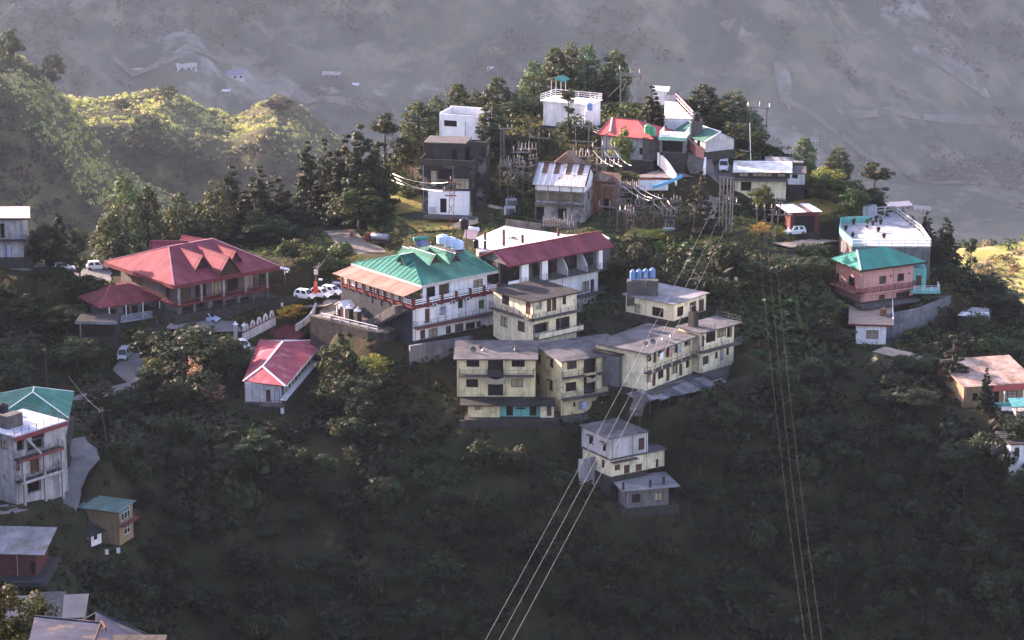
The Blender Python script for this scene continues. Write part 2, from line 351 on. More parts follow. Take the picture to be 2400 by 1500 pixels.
# ---- materials of the setting
grey = lambda g: (g, g, g)
mat('dim_white', (.42, .40, .42), var=.35, streak=.45, rust=(.22, .20, .19), rust_amt=.3, rust_scale=.5); mat('pink_cap', (.50, .24, .27), var=.2); mat('teal_seam_glint', (.10, .42, .36), rough=.4, var=.2); mat('shade_deck', (.34, .34, .37), var=.4, scale=.4, rust=(.46, .44, .43), rust_amt=.42, rust_scale=.22)  # shade_deck: shade in its base colour, sunlit spots in its paler patches
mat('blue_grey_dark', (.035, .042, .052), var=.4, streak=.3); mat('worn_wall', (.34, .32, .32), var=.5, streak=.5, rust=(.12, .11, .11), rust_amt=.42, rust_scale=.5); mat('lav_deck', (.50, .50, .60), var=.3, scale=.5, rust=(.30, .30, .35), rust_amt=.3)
mat('stone', (.05, .047, .044), var=.6, scale=1.3, bump=.8); mat('old_concrete', (.11, .105, .105), var=.45, scale=.9, streak=.35, bump=.3)
mat('concrete_roof', (.125, .12, .13), var=.5, scale=.55, bump=.3, rust=(.06, .06, .065), rust_amt=.42, rust_scale=.35); mat('pale_roof', (.25, .245, .26), var=.4, scale=.4, rust=(.13, .13, .14), rust_amt=.4, rust_scale=.25)
mat('dark_roof', (.028, .027, .03), var=.5, scale=.6, rust=(.05, .05, .05), rust_amt=.3, rust_scale=.5); mat('bright_deck', (.62, .60, .59), var=.3, scale=.3, rust=(.42, .41, .40), rust_amt=.33, rust_scale=.3)
mat('white_wall', (.80, .79, .82), var=.22, streak=.28); mat('white_clean', (.82, .81, .84), var=.15, streak=.12); mat('white_paint', (.8, .8, .8), var=.1)
mat('cream_wall', (.80, .65, .39), var=.28, streak=.26, rust=(.30, .26, .20), rust_amt=.3, rust_scale=.6); mat('cream_pale', (.80, .69, .49), var=.26, streak=.26, rust=(.36, .32, .27), rust_amt=.28, rust_scale=.6)
mat('pink_wall', (.56, .28, .26), var=.15, streak=.2); mat('teal_wall', (.10, .42, .40), var=.25, streak=.3); mat('tan_wall', (.30, .20, .12), var=.2, streak=.2)
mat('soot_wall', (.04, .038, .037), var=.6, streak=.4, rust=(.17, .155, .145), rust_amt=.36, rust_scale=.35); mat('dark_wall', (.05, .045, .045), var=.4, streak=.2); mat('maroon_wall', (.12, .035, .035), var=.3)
mat('grey_wall', (.15, .145, .15), var=.35, streak=.35); mat('blue_grey_wall', (.34, .38, .43), var=.3, streak=.35); mat('brick_wall', (.24, .12, .08), var=.5, scale=2, bump=.4)
mat('red_roof', (.23, .050, .072), rough=.75, var=.22, scale=.25, rib=.28, seam=.24, spec=.12, rust=(.20, .045, .05), rust_amt=.38, rust_scale=.3); mat('bright_red_roof', (.50, .10, .10), rough=.75, var=.25, scale=.3, rib=.28, seam=.12)
mat('pink_red_roof', (.40, .075, .105), rough=.75, var=.25, scale=.35, rib=.28, seam=.16, rust=(.42, .2, .2), rust_amt=.3); mat('dull_red_roof', (.22, .05, .055), rough=.75, var=.35, scale=.5, rib=.28, seam=.2)
mat('green_roof', (.012, .185, .14), rough=.75, var=.22, scale=.3, rib=.3, seam=.25, spec=.15, rust=(.05, .22, .17), rust_amt=.35, rust_scale=.3); mat('sea_green_roof', (.014, .23, .185), rough=.75, var=.2, scale=.3, rib=.3, seam=.2, spec=.15); mat('dark_green_roof', (.06, .19, .15), rough=.75, var=.25, rib=.3, seam=.15)
mat('tin_roof', (.62, .63, .68), rough=.35, var=.3, scale=.5, rib=.25, seam=.25, metal=.35, rust=(.28, .12, .07), rust_amt=.25, rust_scale=.5); mat('rusty_tin', (.22, .13, .10), rough=.7, var=.5, rib=.25, seam=.35, rust=(.10, .055, .045), rust_amt=.45)
mat('slate_tin', (.05, .058, .09), spec=.04, rough=.9, var=.45, scale=.9, rust=(.13, .10, .09), rust_amt=.3); mat('dull_wire', (.10, .095, .09), rough=.6, var=.1); mat('blue_tin', (.13, .16, .25), rough=.5, var=.4, scale=.8, rib=.25, seam=.3, rust=(.30, .24, .22), rust_amt=.25); mat('grey_tin', (.26, .26, .28), rough=.6, var=.4, scale=.6, rib=.25, seam=.22, rust=(.16, .13, .12), rust_amt=.35)
mat('brown_awning', (.30, .19, .15), rough=.7, var=.3, rib=.3, seam=.25); mat('white_sheet', (.8, .8, .82), rough=.5, var=.15, rib=.3, seam=.1); mat('brown_sheet', (.20, .11, .09), rough=.6, var=.3, rib=.3)
mat('dark_wood', (.045, .03, .025), var=.3); mat('frame_brown', (.07, .035, .03), var=.2); mat('door_brown', (.10, .045, .035), var=.3); mat('maroon_paint', (.16, .035, .04), var=.25); mat('green_door', (.06, .14, .05), var=.2)
mat('blue_shutter', (.35, .40, .55), var=.2); mat('dark_void', (.012, .012, .014), var=.2); mat('dim_curtain', (.09, .07, .06), var=.3); mat('pale_curtain', (.35, .3, .22), var=.3); mat('steel', (.16, .16, .165), rough=.5, metal=.4, var=.3); mat('rust_steel', (.20, .085, .06), rough=.8, var=.4)
mat('black_plastic', (.015, .015, .018), rough=.4, var=.1); mat('blue_plastic', (.12, .25, .45), rough=.4, var=.15); mat('pale_blue_plastic', (.42, .55, .72), rough=.4, var=.15); mat('green_plastic', (.03, .28, .16), rough=.4, var=.15); mat('sky_paint', (.08, .34, .55), var=.2)
mat('ceramic', (.24, .21, .20), rough=.25, var=.1); mat('pole_concrete', (.20, .18, .165), var=.3, streak=.3); mat('pole_wood', (.10, .075, .06), var=.4); mat('wire_metal', (.55, .53, .50), rough=.4, var=.1, metal=.5)
mat('dull_paint', (.50, .48, .49), var=.3, streak=.3)
M_FRAME = MATS['frame_brown']; M_DOOR = MATS['door_brown']; M = MATS
# ------------------------------------------------------------------ the buildings
def rz(Z, x0, y0, x1, y1): return (Z(x0, y0), Z(x1, y1))
def ops(Z, face, kind, *rs): return [(face, rz(Z, *r), kind) for r in rs]
def slab_rail(b, x0, x1, y, z, m_slab, m_rail, depth=1.1, th=.18, h=.95, face='F', **k):
    """balcony slab in front of a wall, with its railing"""
    if face == 'F': b.box('balcony_slab', x0, y - depth, z - th, x1, y - .003, z, m_slab); pts = [(x0 + .05, y - .05, z), (x0 + .05, y - depth + .06, z), (x1 - .05, y - depth + .06, z), (x1 - .05, y - .05, z)]
    else: b.box('balcony_slab', y - depth, x0, z - th, y - .003, x1, z, m_slab); pts = [(y - .05, x1 - .05, z), (y - depth + .06, x1 - .05, z), (y - depth + .06, x0 + .05, z), (y - .05, x0 + .05, z)]
    return b.rail(pts, h, m_rail, **k)

# ---- green-roofed white hotel (centre)
b = Bld('hotel', 'white three-storey hotel under a teal hip roof with dormers, beside the car park', 'hotel', Z1(578, 812), 428, Z1(1240, 700), Z1(0, 665), vbase=Z1(0, 1088)[1], wy=.4, pad=4.5)
H = b.H; W = b.W; D = b.D
b.walls(0, 0, W, D, 0, H - .35, M['white_wall'], ops(Z1, 'F', 'd', (668, 830, 705, 945), (630, 1000, 670, 1083), (835, 968, 875, 1045), (1080, 930, 1115, 1030)) + ops(Z1, 'F', 'wB', (785, 810, 832, 880)) +
        ops(Z1, 'F', 'w', (932, 760, 970, 825), (700, 985, 768, 1058), (908, 950, 975, 1025), (992, 940, 1068, 1005)) + ops(Z1, 'F', 'wG', (1097, 760, 1140, 830)) + [('L', (1.2, 2.4, H - 3.3, H - 1.2), 'wW'), ('L', (6, 7.4, H - 3.2, H - 1.2), 'w')])
b.box('side_shade_sheet', -.06, .3, -4, -.003, D - .1, H - .36, M['blue_grey_dark'])  # dark sheet over the white side wall, standing in for its shade
b.box('terrace_slab', -.3, -.3, H - .349, W + .3, D, H, M['maroon_paint'])
zm = b.on('F', *Z1(880, 915), d=0)[1]
slab_rail(b, -.1, W, 0, zm, M['old_concrete'], M['steel'], depth=.95, th=.22, bars=2, bar=.035)
b.box('slab_edge', -.12, -1.0, zm - .3, W + .02, -.951, zm - .03, M['maroon_paint'])
b.rail([(-.15, D - .5, H), (-.15, -.15, H), (W + .1, -.15, H)], .95, M['white_paint'], step=1.9, bars=3, post=.06, bar=.13, pm=None)
for q in [(-.15, D - .5 - 1.9 * i) for i in range(int(D / 1.9))] + [(-.15 + i * (W + .25) / 6, -.15) for i in range(7)]:
    mb = MB(); mb.box(q[0] - .2, q[1] - .2, H - .5, q[0] + .2, q[1] + .2, H + 1.05); mb.add([(q[0] - .25, q[1] - .25, H + 1.051), (q[0] + .25, q[1] - .25, H + 1.051), (q[0] + .25, q[1] + .25, H + 1.051), (q[0] - .25, q[1] + .25, H + 1.051), (q[0], q[1], H + 1.25)], [(0, 1, 4), (1, 2, 4), (2, 3, 4), (3, 0, 4), (0, 3, 2, 1)])
    mb.build('terrace_post', M['maroon_paint'], b.root)
ux0, uy0, ux1, uy1 = 2.9, 1.5, W - .7, D - 1.5
ze = b.on('F', *Z1(930, 585), d=.6)[1]
b.walls(ux0, uy0, ux1, uy1, H + .004, ze - .15, M['white_wall'], ops(Z1, 'F', 'dK', (680, 655, 750, 742)) + ops(Z1, 'F', 'w', (780, 632, 860, 720), (1055, 595, 1130, 685)) + [('L', (.5 + uy0, uy0 + 3.6, H + .1, H + 2.4), 'w'), ('L', (uy0 + 4, uy0 + 7, H + .1, H + 2.4), 'w'), ('L', (uy0 + 7.4, uy0 + 10.5, H + .1, H + 2.4), 'w')])
rx0, ry0, rx1, ry1 = ux0 - 1.0, .5, W + .7, D - .2; ym = (ry0 + ry1) / 2
r0 = b.on('F', *Z1(553, 373), d=ym); r1 = b.on('F', *Z1(935, 335), d=ym); zr = (r0[1] + r1[1]) / 2
b.hip(rx0, ry0, rx1, ry1, ze, (max(r0[0], rx0 + 1), min(r1[0], rx1 - 1), zr), M['green_roof'], cap=M['sea_green_roof'], fascia=M['dull_paint'], fh=.42)
b.prism('awning', [(0, 0)] * 3, 0, 0, None) if False else MB().sheet([(rx0 - .1, ry1, ze - .45), (rx0 - .1, ry0 - .2, ze - .45), (rx0 - 3.4, ry0 + .1, ze - 1.25), (rx0 - 3.4, ry1 + .6, ze - 1.25)], .05).build('awning', M['brown_awning'], b.root)
for i in range(7): b.box('awning_post', rx0 - 3.25 + .0, ry0 + .6 + i * 2.4, H, rx0 - 3.13, ry0 + .72 + i * 2.4, ze - 1.3, M['dark_wood'])
for tip, back in (((745, 398), (645, 378)), ((905, 388), (800, 362))):
    t = b.on('F', *Z1(*tip), d=ry0 + 2.3); b.dormer((t[0], ry0 + 2.3, t[1]), (t[0], ym - .4, 0), 1.15, 1.35, M['green_roof'], M['frame_brown'], cap=M['white_paint'])
t = b.on('L', *Z1(478, 398), d=rx0 + 2.2); b.dormer((rx0 + 2.2, t[0], t[1]), (rx0 + 5.5, t[0], 0), 1.15, 1.3, M['green_roof'], M['frame_brown'], cap=M['white_paint'])
for px in ((495, 335), (650, 318)):
    t = b.on('F', *Z1(*px), d=ym + 3.4); b.dormer((t[0], ym + 3.4, t[1]), (t[0], ym + .4, 0), 1.3, 1.5, M['green_roof'], M['frame_brown'], cap=M['white_paint'])
HOTEL = b
mb = MB(); rzz = zr; nrib = 17
for i in range(1, nrib):      # raised seams on the left slope, paler paint standing for their sun glint
    y = ry0 + (ry1 - ry0) * i / nrib; k = 1 - abs(y - ym) / (ym - ry0); xr_ = rx0 + (max(r0[0], rx0 + 1) - rx0) * k; mb.bar((rx0 + .05, y, ze + .05), (xr_, y, ze + (zr - ze) * k + .05), .09, .09)
mb.build('roof_seam', M['teal_seam_glint'], b.root)
YZ = ZC - 117.0 - b.zb; PADS.append(([b.w(-5.6, 19), b.w(-3.2, 4.6), b.w(.2, 4.6), b.w(.2, 19)], ZC - 117.0))
# ---- long building under a single red roof
b = Bld('guest_house', 'long white building with recessed balconies under a plain maroon roof', 'building', Z1(1335, 492), 437, Z1(2185, 327), Z1(1095, 412), vbase=Z1(0, 960)[1], wy=.2)
W = b.W; D = max(b.D, 8); H = b.H; ym = D / 2
rr = b.on('F', *Z1(1215, 360), d=ym); r2 = b.on('F', *Z1(2100, 208), d=ym); zr = (rr[1] + r2[1]) / 2
mb = MB(); mb.sheet([(0, 0, H), (W, 0, H), (W, ym, zr), (0, ym, zr)], .1); mb.sheet([(W, D, H), (0, D, H), (0, ym, zr), (W, ym, zr)], .1)
rf = mb.build('roof', M['red_roof'], b.root); MB().box(0, -.06, H - .22, W, -.003, H - .02).build('fascia', M['maroon_paint'], rf); MB().bar((0, ym, zr + .03), (W, ym, zr + .03), .2, .08).build('ridge_cap', M['dull_red_roof'], rf)
MB().add([(.5, .4, H - .1), (.5, D - .4, H - .1), (.5, ym, zr - .12), (.7, .4, H - .1), (.7, D - .4, H - .1), (.7, ym, zr - .12)], [(0, 2, 1), (3, 4, 5), (0, 1, 4, 3), (1, 2, 5, 4), (2, 0, 3, 5)]).build('gable', M['grey_wall'], b.root)
zs1 = b.on('F', *Z1(1740, 580), d=.7)[1]; zs2 = b.on('F', *Z1(2000, 712), d=1.2)[1]; wy = 2.2; xr = W - 1.6
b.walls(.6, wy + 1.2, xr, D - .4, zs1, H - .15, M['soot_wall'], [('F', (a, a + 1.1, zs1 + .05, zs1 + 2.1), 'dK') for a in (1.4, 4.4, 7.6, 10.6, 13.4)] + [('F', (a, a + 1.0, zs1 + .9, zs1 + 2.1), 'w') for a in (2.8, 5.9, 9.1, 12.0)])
b.box('balcony_floor', .4, .5, zs1 - .2, xr + .5, D - .5, zs1 - .003, M['old_concrete'])
for p in (((1442, 505), (1497, 632)), ((1605, 480), (1650, 602)), ((2057, 392), (2088, 500))):
    q = b.rect('F', (Z1(*p[0]), Z1(*p[1])), .9); b.box('pillar', q[0], .9, zs1, q[1], 1.5, H - .16, M['white_clean'])
for xz in ((1760, 455), (1915, 425)):
    a = b.on('F', *Z1(*xz), d=wy)[0]; MB().add([(a + j * .12, y, z) for j in (0, 1) for y, z in ((3.3, zs1), (3.3, H - .9), (2.6, H - .75), (1.8, H - 1.1), (1.1, H - 1.9), (.75, zs1 + 1.0), (.7, zs1))], [tuple(range(7)), tuple(range(13, 6, -1))] + [(i, (i + 1) % 7, 7 + (i + 1) % 7, 7 + i) for i in range(7)]).build('balcony_partition', M['white_clean'], b.root)
b.box('parapet', .5, .55, zs1, 2.6, .7, zs1 + .9, M['white_clean'])
b.rail([(2.6, .62, zs1), (xr + .45, .62, zs1), (xr + .45, 3.2, zs1)], 1.0, M['steel'], bars=3)
b.walls(.6, wy, xr, D - .4, 0, zs1 - .2, M['white_wall'], ops(Z1, 'F', 'd', (1882, 785, 1905, 893), (1995, 745, 2022, 858)) + ops(Z1, 'F', 'w', (1918, 778, 1932, 835), (1970, 757, 1988, 815), (2033, 727, 2078, 800), (1925, 610, 1978, 692), (2042, 580, 2082, 648)) + ops(Z1, 'F', 'd', (1990, 595, 2020, 700)))
slab_rail(b, 4, xr + .6, wy, zs2, M['old_concrete'], M['steel'], depth=1.3, bars=3)
b.box('plinth', 2, .4, -.9, xr + 3, wy - .02, -.05, M['old_concrete'])
GUEST = b
# ---- flat bright roof behind it
b = Bld('concrete_house', 'flat-roofed house with a sunlit white deck and column stubs behind the long maroon roof', 'house', Z1(1100, 372), 447, yaw=22, W=13, D=15, vbase=Z1(0, 372)[1] + 75, pad=False)
pts = [b.at(*Z1(*p), b.H)[:2] for p in ((1100, 372), (1075, 262), (1310, 166), (1600, 206), (1800, 240), (2050, 215))]
pts = [pts[0]] + [(pts[5][0], pts[0][1] + .5)] + [(pts[5][0], pts[4][1] - 1), pts[4], pts[3], pts[2], pts[1]]
b.prism('wall', pts, 0, b.H - .25, M['grey_wall']); b.prism('roof', pts, b.H - .249, b.H, M['bright_deck'])
a, c = Vector((*pts[5], b.H)), Vector((*pts[4], b.H)); MB().bar(a + Vector((0, 0, .55)), c + Vector((0, 0, .55)), .18, 1.1).build('parapet', M['old_concrete'], b.root)
for p in ((1148, 278), (1297, 260), (1297, 325), (1447, 303), (1733, 248), (1148, 352)):
    x, y = b.at(*Z1(*p), b.H); b.box('column_stub', x - .17, y - .17, b.H + .001, x + .17, y + .17, b.H + 1.3, M['frame_brown'])
DECK = b
# ---- cream middle building with dark flat roof
b = Bld('apartment_house', 'cream block with a dark flat roof wedged between white hotel and maroon-roofed building', 'building', Z2(745, 192), 424.5, Z2(1055, 120), Z2(468, 97), vbase=Z2(0, 500)[1], wy=.4)
W, D, H = b.W, b.D, b.H; z1 = b.on('F', *Z2(890, 290), 0)[1]; z2 = b.on('F', *Z2(890, 428), 0)[1]
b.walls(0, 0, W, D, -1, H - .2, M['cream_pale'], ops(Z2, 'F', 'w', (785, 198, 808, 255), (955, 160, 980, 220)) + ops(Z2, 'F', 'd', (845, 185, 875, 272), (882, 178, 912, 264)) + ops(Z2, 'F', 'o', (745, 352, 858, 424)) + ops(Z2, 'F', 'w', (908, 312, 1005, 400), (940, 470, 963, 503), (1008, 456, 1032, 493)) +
        ops(Z2, 'L', 'w', (530, 155, 580, 222), (520, 305, 568, 378), (640, 340, 690, 412)) + ops(Z2, 'L', 'd', (697, 205, 730, 292)))
b.box('roof', -.7, -.7, H - .199, W + .6, D + .3, H, M['dark_roof'])
slab_rail(b, -.9, W + .4, 0, z1, M['old_concrete'], M['steel'], depth=1.0, bars=3); slab_rail(b, -.9, D, 0, z1, M['old_concrete'], M['steel'], depth=.9, face='L', bars=3)
slab_rail(b, .3, W + .6, 0, z2, M['old_concrete'], M['steel'], depth=1.0, bars=1, bar=.05)
b.box('parapet', .5, -1.0, z2 + .003, W + .55, -.9, z2 + .7, M['cream_pale'])
CREAMMID = b
# ---- cream terrace row: two blocks
b = Bld('row_house', 'left block of the cream apartment row, blue-painted rooms below', 'building', Z2(212, 598), 414, Z2(765, 600), D=8, vbase=Z2(0, 868)[1])
W, H = b.W, b.H; zs = b.zv(Z2(0, 712)[1]); bw = lambda x: b.on('F', *Z2(x, 700), 0)[0]; xa, xb = bw(430), bw(538)
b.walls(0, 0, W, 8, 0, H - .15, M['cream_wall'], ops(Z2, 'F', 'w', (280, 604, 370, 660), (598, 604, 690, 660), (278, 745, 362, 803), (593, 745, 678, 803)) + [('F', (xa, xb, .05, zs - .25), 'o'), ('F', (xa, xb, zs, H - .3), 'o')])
mb = MB(); mb.sheet([(-.5, -.6, H + .02), (W + .4, -.6, H + .02), (W + .4, 8.3, H + .5), (-.5, 8.3, H + .5)], .16); mb.build('roof', M['concrete_roof'], b.root)
for x0, x1 in ((.4, xa), (xb, W - .2)): slab_rail(b, x0, x1, 0, zs, M['old_concrete'], M['steel'], depth=1.0, bars=2, step=2)
b.box('stair_landing', xa + .1, -.5, zs - .2, xb - .1, 1.1, zs - .003, M['old_concrete']); b.box('stair_wall', xa + .1, -.55, zs, xb - .1, -.42, zs + .9, M['dark_wall'])
MB().add([(bw(425), -1.1, zs - .1), (bw(490), -1.15, zs - .5), (bw(555), -1.1, zs - .05), (bw(550), -1.12, zs - 1.1), (bw(490), -1.2, zs - 1.2), (bw(425), -1.12, zs - 1.15)], [(0, 1, 4, 5), (1, 2, 3, 4)]).build('hung_cloth', M['pale_curtain'], b.root).modifiers.new('thick', 'SOLIDIFY').thickness = .03
dv = 3.4; zl = b.zv(Z2(0, 1015)[1]) ; x0 = b.on('F', *Z2(290, 960), -dv)[0]; x1 = b.on('F', *Z2(895, 960), -dv)[0]; zt = -.25
zl = b.on('F', *Z2(590, 1015), -dv)[1]; s1 = b.on('F', *Z2(512, 960), -dv)[0]; s2 = b.on('F', *Z2(800, 960), -dv)[0]
b.walls(x0, -dv, s1, 0, zl, zt, M['cream_wall'], ops(Z2, 'F', 'w', (338, 912, 375, 962)), faces='FLR'); b.walls(s1, -dv + .5, s2, 0, zl, zt, M['teal_wall'], [('F', (s1 + 1.0, s1 + 2.0, zl + .1, zt - .3), 'dK'), ('F', (s1 + 2.4, s2 - 2.2, zl + 1.1, zt - .5), 'oB'), ('F', (s2 - 1.6, s2 - .6, zl + .1, zt - .4), 'dK')], faces='FLR')
b.walls(s2, -dv, x1, 0, zl, zt, M['cream_pale'], ops(Z2, 'F', 'd', (845, 920, 878, 1005)), faces='FLR'); b.box('veranda_roof', x0 - 1.2, -dv - .8, zt + .004, x1 + .2, -.003, zt + .16, M['dark_roof'])
b.box('yard', x0 - .5, -dv - 1.3, zl - .5, x1 + .8, 0, zl - .02, M['stone']); b.pad(x0, -dv - 1.5, x1, 0, zl)
ROWL = b
b = Bld('row_house', 'middle block of the cream apartment row, showing its windowed gable side', 'building', Z2(948, 614), 413.2, Z2(1405, 562), Z2(770, 550), vbase=Z2(0, 1005)[1], wy=.3)
W, D, H = b.W, b.D, b.H; zs = b.zv(Z2(0, 735)[1]); zs2 = b.zv(Z2(0, 882)[1]); xa = b.rect('F', rz(Z2, 1105, 640, 1195, 690))
xa, xb = xa[0], xa[1]
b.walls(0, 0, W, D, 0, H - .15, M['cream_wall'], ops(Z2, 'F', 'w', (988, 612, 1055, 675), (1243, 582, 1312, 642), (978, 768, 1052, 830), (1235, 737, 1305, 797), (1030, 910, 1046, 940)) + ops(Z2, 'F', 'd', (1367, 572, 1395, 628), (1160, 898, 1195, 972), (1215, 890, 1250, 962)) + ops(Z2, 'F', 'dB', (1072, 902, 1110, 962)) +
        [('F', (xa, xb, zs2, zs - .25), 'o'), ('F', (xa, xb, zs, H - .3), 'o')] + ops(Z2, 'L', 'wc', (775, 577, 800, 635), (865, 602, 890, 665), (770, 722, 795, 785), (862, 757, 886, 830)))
mb = MB(); mb.sheet([(-.5, -.7, H), (W + 1.2, -.7, H), (W + 1.2, D + .2, H + .6), (-.5, D + .2, H + .6)], .16); mb.build('roof', M['concrete_roof'], b.root)
slab_rail(b, 0, xa, 0, zs, M['old_concrete'], M['steel'], depth=.8, bars=2); slab_rail(b, xb, W, 0, zs, M['old_concrete'], M['steel'], depth=1.0, bars=2); slab_rail(b, -.1, W, 0, zs2, M['old_concrete'], M['steel'], depth=1.1, bars=2)
MB().add([(xa, -.9, zs - .1), (xa + 1, -.95, zs - .5), (xb + .4, -.9, zs), (xb + .3, -.92, zs - .9), (xa + 1, -1, zs - 1.0), (xa, -.92, zs - 1.1)], [(0, 1, 4, 5), (1, 2, 3, 4)]).build('hung_cloth', M['pale_curtain'], b.root).modifiers.new('thick', 'SOLIDIFY').thickness = .03
b.box('yard', -.6, -1.8, -1.2, W + 2, -.02, -.05, M['old_concrete'])
ROWM = b
# ---- long cream row turning back to the right
b = Bld('row_house', 'long cream two-storey row with a big grey flat roof above patched sheds', 'building', Z2(1545, 550), 412.5, Z2(1895, 418), Z2(1190, 475), vbase=Z2(0, 828)[1], wy=.25)
W, D, H = b.W, b.D, b.H; zs = b.zv(Z2(0, 690)[1]) ; zs = b.on('F', *Z2(1680, 642), 0)[1]
b.walls(0, 0, W, D, 0, H - .2, M['cream_pale'], ops(Z2, 'F', 'w', (1545, 562, 1580, 622), (1628, 522, 1668, 582), (1535, 717, 1576, 772), (1627, 687, 1665, 740), (1722, 650, 1760, 706), (1823, 614, 1845, 666)) + ops(Z2, 'F', 'd', (1590, 545, 1612, 632), (1683, 505, 1708, 592), (1745, 480, 1768, 560), (1507, 732, 1528, 825), (1588, 702, 1610, 795), (1685, 667, 1708, 757), (1776, 637, 1797, 722)) + ops(Z2, 'F', 'o', (1812, 452, 1855, 512)))
b.box('roof', -.9, -1.1, H - .199, W + .3, D, H, M['concrete_roof']); slab_rail(b, -.6, W, 0, zs, M['old_concrete'], M['steel'], depth=1.1, bars=2)
for i in range(6): b.box('veranda_post', .2 + i * (W - .5) / 5, -1.02, zs, .34 + i * (W - .5) / 5, -.88, H - .2, M['cream_pale'])
b.walls(-.9, 4.4, -.02, D, 0, H - 1.2, M['grey_wall'], faces='FL'); b.box('lean_to_roof', -1.2, 3.9, H - 1.2, .0 - .03, D, H - 1.06, M['dark_roof'])
b.box('walkway', -.5, -1.6, -.8, W + 1, -.02, -.02, M['old_concrete'])
ROWR = b
b = Bld('corner_house', 'cream end house with a long balcony and a tank tower on its flat roof', 'house', Z2(1925, 408), 421, Z2(2182, 325), Z2(1770, 345), vbase=Z2(0, 705)[1], wy=.3)
W, D, H = b.W, b.D, b.H; zs = b.on('F', *Z2(2050, 515), 0)[1]
b.walls(0, 0, W - .6, D, 0, H - .2, M['cream_pale'], ops(Z2, 'F', 'w', (1965, 412, 2030, 485), (2040, 388, 2105, 450), (1940, 582, 1982, 642), (2030, 552, 2046, 602), (2108, 522, 2125, 576)) + ops(Z2, 'F', 'd', (1932, 440, 1952, 520)) + ops(Z2, 'F', 'dB', (2062, 540, 2085, 617)) + ops(Z2, 'F', 'o', (2112, 362, 2148, 455)))
b.box('roof', -.7, -.9, H - .199, W + .3, D, H, M['concrete_roof']); slab_rail(b, -.4, W, 0, zs, M['old_concrete'], M['steel'], depth=1.1, bars=3)
b.rail([(-.4, -.7, H), (W + .1, -.7, H), (W + .1, D - .2, H)], .9, M['steel'], bars=2, step=2.5)
b.box('yard', 0, -2.6, -1.2, W + 3.5, -.02, -.04, M['old_concrete']); b.rail([(0, -2.5, -.04), (W + 3.4, -2.5, -.04), (W + 3.4, 1, -.04)], 1.0, M['steel'], bars=2, step=2)
MB().box(.8, 2.2, H + .001, 1.9, 3.3, H + 2.3).build('tank_tower', M['dark_wall'], b.root)
CORNER = b
# patched tin sheds below the row
b = Bld('shed', 'low line of sheds with patched grey sheets on thin props below the long row', 'shed', Z2(1500, 905), 408.5, Z2(2105, 760), D=3.2, vbase=Z2(0, 985)[1], foundation=None)
W, D, H = b.W, b.D, b.H; rnd = random.Random(5); n = 9; o = None
for i in range(n):
    a = i * W / n; dz = rnd.uniform(-.15, .15); MB().sheet([(a - .1, -.4 + rnd.uniform(-.4, .3), H + dz - .25), (a + W / n + .15, -.4 + rnd.uniform(-.4, .3), H + dz - .2), (a + W / n + .1, D, H + dz + .5), (a, D, H + dz + .55)], .05).build('roof_sheet', M['grey_tin'] if i % 3 else M['concrete_roof'], b.root)
for i in range(n + 1): b.box('prop', i * W / n - .06, -.1, -2.5, i * W / n + .06, .02, H - .3, M['pole_wood'])
b.box('back_wall', 0, D - .3, -2, W, D - .1, H + .2, M['dark_wall'])
# ---- upper flat-roofed house
b = Bld('flat_house', 'single-storey cream house with a pale flat roof behind the long row', 'house', Z2(1740, 220), 432, Z2(1990, 130), Z2(1375, 142), vbase=Z2(0, 345)[1])
W, D, H = b.W, b.D, b.H
b.walls(.4, .4, W - .4, D - .4, 0, H - .15, M['cream_pale'], ops(Z2, 'F', 'w', (1762, 237, 1805, 302), (1850, 202, 1893, 266)) + ops(Z2, 'F', 'd', (1914, 185, 1950, 275)) + ops(Z2, 'L', 'w', (1585, 242, 1665, 305), (1462, 217, 1502, 280)))
b.box('roof', 0, 0, H - .149, W, D, H, M['pale_roof'])
x, y = b.at(*Z2(1537, 168), b.H); MB().tube([(x, y, H), (x, y, H + 3.6)], .06).build('mast', M['steel'], b.root)
FLATK = b
# ---- small house lower on the slope and the concrete store below it
b = Bld('slope_house', 'weathered pale two-storey cottage standing alone on the dark slope', 'house', Z10(655, 437), 400, Z10(1100, 337), Z10(295, 242), vbase=Z10(0, 895)[1], wy=.4)
W, D, H = b.W, b.D, b.H; zm = b.zv(Z10(0, 685)[1])
b.walls(.2, .2, W - .2, D - .2, zm, H - .12, M['dull_paint'], ops(Z10, 'F', 'd', (982, 432, 1050, 572)) + ops(Z10, 'L', 'wc', (402, 410, 452, 510), (560, 485, 600, 587)))
b.box('roof', -.2, -.2, H - .119, W, D, H, M['concrete_roof'])
xr = b.on('F', *Z10(1285, 760), .2)[0]
b.walls(.2, .2, xr, D - .5, 0, zm - .16, M['cream_pale'], ops(Z10, 'F', 'd', (812, 748, 878, 886), (950, 738, 1020, 872)) + ops(Z10, 'F', 'w', (705, 745, 765, 810), (1187, 680, 1215, 780)) + ops(Z10, 'L', 'w', (552, 690, 585, 785)))
b.box('terrace', -.1, -.2, zm - .159, xr + .3, D - .4, zm - .003, M['concrete_roof']); MB().box(.1, -.75, zm - .55, 4.6, .19, zm - .45).build('sunshade', M['old_concrete'], b.root)
MB().tube([(W - .1, .1, 0), (W - .1, .1, H)], .05).build('drainpipe', M['white_paint'], b.root)
b.box('side_wall', -2.6, 4, -5, .18, 4.4, zm - .7, M['dim_white'])
b = Bld('store_house', 'low unfinished grey concrete store with column stubs on its roof, lowest on the slope', 'house', Z10(805, 1050), 396.5, Z10(1470, 1006), Z10(640, 962), vbase=Z10(0, 1270)[1], wy=.2)
W, D, H = b.W, b.D, b.H
